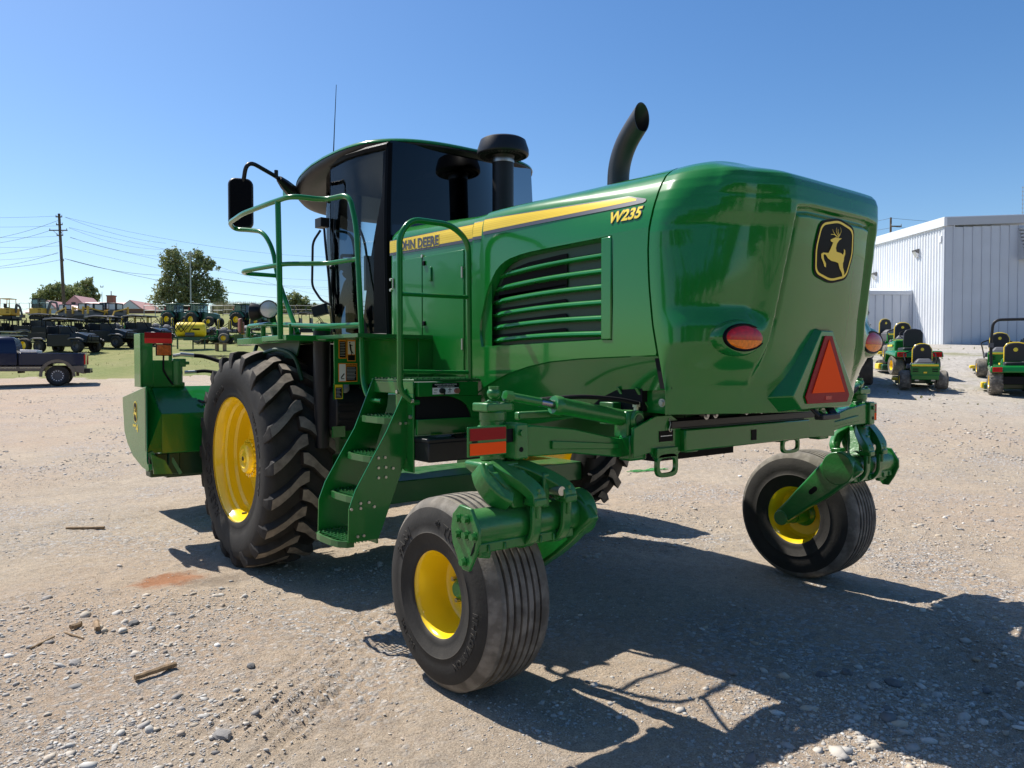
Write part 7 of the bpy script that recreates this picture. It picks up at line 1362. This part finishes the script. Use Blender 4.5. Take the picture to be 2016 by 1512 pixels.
# ---- house on the hill
HO = empty('farmhouse', yard(-77.66, 142), 'low brick farmhouse with a pale red metal roof and gables on the hill', 'house', R0_); hz = 10.35 - HO.location.z
def gable(x0, x1, y0, y1, zb, ze, zr, axis, wall, gab):
    m = MB(); m.bb((x0, y0, zb), (x1, y1, ze)); w = m.build('wall', wall, HO); m = MB()
    if axis == 'x': ym = (y0 + y1) / 2; m.prism([(x0 - .3, y0 - .4, ze), (x0 - .3, ym, zr), (x0 - .3, y1 + .4, ze)], (x1 - x0 + .6, 0, 0))
    else: xm = (x0 + x1) / 2; m.prism([(x0 - .4, y0 - .3, ze), (xm, y0 - .3, zr), (x1 + .4, y0 - .3, ze)], (0, y1 - y0 + .6, 0))
    m.build('roof', 'roof_pink', HO, flat=True)
    if axis == 'y': m = MB(); m.prism([(x0 + .1, y0 - .35, ze + .05), ((x0 + x1) / 2, y0 - .35, zr - .22), (x1 - .1, y0 - .35, ze + .05)], (0, -.04, 0)); m.build('gable', gab, w)
gable(-4.6, 2.3, 0, 8, hz - 2, hz + 1.35, hz + 3.1, 'x', 'brick_far', 'gable_white'); gable(2.4, 8.0, -.5, 8, hz - 2, hz + 1.35, hz + 3.05, 'x', 'brick_far', 'gable_white'); gable(6.0, 10.0, -1.2, 7, hz - 2, hz + 1.4, hz + 3.1, 'y', 'brick_far', 'gable_white'); gable(-8.9, -6.0, -.5, 6, hz - 2, hz + 1.5, hz + 3.1, 'y', 'gable_white', 'gable_white'); gable(-6.4, -2.6, 3, 9, hz - 2, hz + 2.3, hz + 4.3, 'y', 'roof_pink', 'roof_pink'); gable(-12, -8.8, 0, 5, hz - 2, hz + .9, hz + 1.9, 'x', 'brick_far', 'gable_white')
m = MB(); m.bb((2.2, 1.5, hz + 1.5), (3.4, 2.6, hz + 4.1)); m.bb((2.1, 1.4, hz + 4.0), (3.5, 2.7, hz + 4.2)); m.cyl((2.8, 2, hz + 4.2), (2.8, 2, hz + 5.0), .08, 8); m.build('chimney', 'brick_far', HO)
m = MB(); m.bb((-5.0, 2.6, hz + 2.6), (-4.2, 2.66, hz + 3.0)); m.bb((-8.0, -.6, hz + .2), (-7.2, -.54, hz + 1.1)); m.build('window', 'glass_dark', HO)
# ---- poles, wires, fence
def pole(u, v, ztop, r, label, lean=0, arms=(), m_='wood_pole', name='utility_pole', cat='utility pole'):
    b = yard(u, v, -.3); o = empty(name, b, label, cat, R0_); h = ztop - b.z; m = MB(); m.tube([(0, 0, 0), (-lean * h * .5, 0, h * .5), (-lean * h, 0, h)], r, 10, rs=[r, r * .88, r * .72]); m.build('pole', m_, o)
    for (z, w, x) in arms: m = MB(); zz_ = z - b.z; xx = -lean * zz_ + x; m.bar((xx - w / 2, -r, zz_), (xx + w / 2, -r, zz_), .12, .14); m.build('crossarm', m_, o); m = MB(); [m.cyl((xx + s * w * .46, -r, zz_ + .05), (xx + s * w * .46, -r, zz_ + .28), .05, 6) for s in (-1, 1)]; [m.bar((xx + s * w * .3, -r, zz_), (-lean * zz_, -r, zz_ - .8), .05, .05) for s in (-1, 1) if w > 1.5]; each(m, 'insulator', 'light_grey', o)
    return o
pole(-63.86, 110, 23.1, .24, 'tall wooden utility pole with crossarm and many wires, rising over the farmhouse', .04, ((20.7, 2.6, -.1), (22.6, .9, .1), (21.5, .9, .1), (20.0, .9, .1), (16.4, .5, .2)))
pole(-56.26, 135, 21.4, .12, 'thin grey metal pole standing in front of the big tree', 0, ((20.9, 1.6, 0),), 'pipe_grey'); pole(-71.78, 135, 14.4, .05, 'thin pale mast left of the farmhouse chimney', 0, ((15.2, .5, 0),), 'pipe_grey', 'mast', 'mast')
pole(46.56, 95, 19.7, .16, 'utility pole top showing above the shed eave', 0, ((18.6, 1.3, .6), (17.4, .9, .9)), 'wood_pole'); 
AN = empty('lattice_mast', yard(49.69, 75, 0), 'lattice antenna mast above the shed roof at the right edge', 'antenna', R0_); m = MB(); zt = 18.9 - AN.location.z
for x in (-.18, .18): m.tube([(x, 0, zt - 4), (x, 0, zt)], .025, 5)
for k in range(9): m.tube([(-.3, 0, zt - .1 - .4 * k), (.3, 0, zt - .1 - .4 * k)], .02, 5)
m.tube([(0, 0, 0), (0, 0, zt - 3.8)], .08, 6); m.build('lattice', 'pipe_grey', AN)
WG = 'overhead wires between the poles'; wn_ = 0
def wire(a, b, sag, label, r=.022):
    a = Vector((a[0], a[1], a[2])); b = Vector((b[0], b[1], b[2])); P = []
    for k in range(15):
        t = k / 14; q = a.lerp(b, t); w = CAMP + UV_U * q.x + UV_V * q.y; P.append(Vector((w.x, w.y, q.z - sag * 4 * t * (1 - t))))
    m = MB(); m.tube(P, r, 4); o = m.build('power_line', 'wire'); c = P[7].copy()
    for v_ in o.data.vertices: v_.co -= c
    o.location = c; tag(o, label, 'wire', WG)
LW = [((-64.66, 110, 22.76), (-77.60, 110, 22.54), .1), ((-64.66, 110, 22.11), (-84.65, 120, 20.64), .5), ((-64.52, 110, 21.38), (-77.60, 110, 21.24), .1), ((-65.97, 110, 20.66), (-84.65, 120, 20.17), .5), ((-64.37, 110, 19.93), (-77.60, 110, 19.86), .2), ((-64.37, 110, 19.20), (-84.65, 120, 18.50), .5), ((-64.37, 110, 18.55), (-77.60, 110, 18.48), .2), ((-64.66, 110, 17.60), (-84.65, 120, 16.44), .5), ((-64.66, 110, 17.46), (-84.65, 120, 17.95), .4), ((-64.23, 110, 16.59), (-81.12, 115, 15.90), .4)]
for i, (a, b, s) in enumerate(LW): wire(a, b, s, ['topmost', 'second', 'third', 'fourth', 'fifth', 'sixth', 'seventh', 'eighth', 'ninth', 'lowest'][i] + ' thin wire running left from the utility pole to the picture edge', .016 + .006 * (i % 2))
RW = [((-63.65, 110, 22.62), (-20.61, 150, 22.72), 2.2), ((-63.65, 110, 22.62), (-60.46, 135, 22.84), .6), ((-63.06, 110, 21.16), (-20.61, 150, 21.24), 2.5), ((-63.06, 110, 21.09), (-60.46, 135, 21.77), .8), ((-62.92, 110, 19.71), (-20.61, 150, 18.76), 2.8), ((-62.92, 110, 19.78), (-56.26, 135, 20.61), 1.0), ((-63.72, 110, 18.48), (-20.61, 150, 17.27), 2.6), ((-63.72, 110, 16.73), (-56.26, 135, 17.49), 1.0), ((-63.72, 110, 16.73), (-20.61, 150, 14.30), 2.4), ((-56.26, 135, 20.61), (-23.36, 170, 14.87), 2.0), ((-56.26, 135, 17.49), (-23.36, 170, 18.24), 1.2)]
for i, (a, b, s) in enumerate(RW): wire(a, b, s, ['topmost', 'second', 'third', 'fourth', 'fifth', 'sixth', 'seventh', 'eighth', 'ninth', 'tenth', 'lowest'][i] + ' wire running right from the utility pole towards the cab', .030 if i in (7, 8) else .018)
for i, (a, b) in enumerate([((46.56, 95, 19.63), (77.89, 110, 21.38)), ((46.56, 95, 18.62), (77.89, 110, 19.64)), ((46.56, 95, 19.63), (43.01, 110, 21.09)), ((46.56, 95, 18.44), (43.01, 110, 20.22))]): wire(a, b, .3, ['upper wire right of the pole over the shed', 'lower wire right of the pole over the shed', 'upper wire left of the pole behind the windrower tail', 'lower wire left of the pole behind the windrower tail'][i], .02)
def fence(u0, v0, u1, v1, n, h, label, mm='pipe_grey', rails=(1.0, .55)):
    o = empty('pipe_fence', yard(u0, v0), label, 'fence'); c = o.location
    for k in range(n + 1):
        t = k / n; p = yard(lerp(u0, u1, t), lerp(v0, v1, t)) - c; m = MB(); m.tube([p, p + Vector((0, 0, h))], .05, 6); m.build('post', mm, o)
    for z in rails:
        m = MB(); m.tube([yard(lerp(u0, u1, k / n), lerp(v0, v1, k / n), h * z) - c for k in range(n + 1)], .05, 6); m.build('rail', mm, o)
fence(-76.05, 112, -67.17, 112, 6, 1.9, 'pale pipe fence on the skyline behind the excavators'); fence(-53.48, 112, -42.02, 112, 7, 1.5, 'pale pipe fence running under the big tree'); fence(-42.02, 112, -21.31, 112, 12, 1.5, 'darker pipe fence running behind the cab on the skyline', 'mower_grey', (1.0, .6, .2))
# ---- lawn tufts
def tufts(n, box, h, seed, label, m='grass_blade', amax=None):
    r = np.random.default_rng(seed); a = box[0] + (box[1] - box[0]) * r.random(n); v = box[2] * (box[3] / box[2]) ** r.random(n); u = a * v; x = CAMP.x + UV_U.x * u + UV_V.x * v; y = CAMP.y + UV_U.y * u + UV_V.y * v; k = vnoise(x, y, .45, seed) + .5; keep = k > (.35 + .3 * r.random(n)); u, v, x, y = u[keep], v[keep], x[keep], y[keep]; n = len(x); z = terr_np(u, v) + .0
    P = []; 
    for j in range(3): ang = r.random(n) * 6.28; w = .03; hh = h * (.4 + r.random(n)); dx = np.cos(ang); dy = np.sin(ang); P.append(np.stack([np.stack([x - dy * w, y + dx * w, z - .02], -1), np.stack([x + dy * w, y - dx * w, z - .02], -1), np.stack([x + dx * hh * .6, y + dy * hh * .6, z + hh], -1)], 1))
    P = np.concatenate(P).reshape(-1, 3); o = np_mesh('grass', P, np.arange(len(P)).reshape(-1, 3), m, False); o['kind'] = 'stuff'; o['label'] = label; o['category'] = 'grass'
tufts(2500, (-.72, .2, 33.8, 75), .06, 71, 'short dry and green grass blades covering the sloping lawn'); tufts(250, (.48, .75, 17, 36), .05, 72, 'sparse yellowing weeds growing through the gravel by the shed')
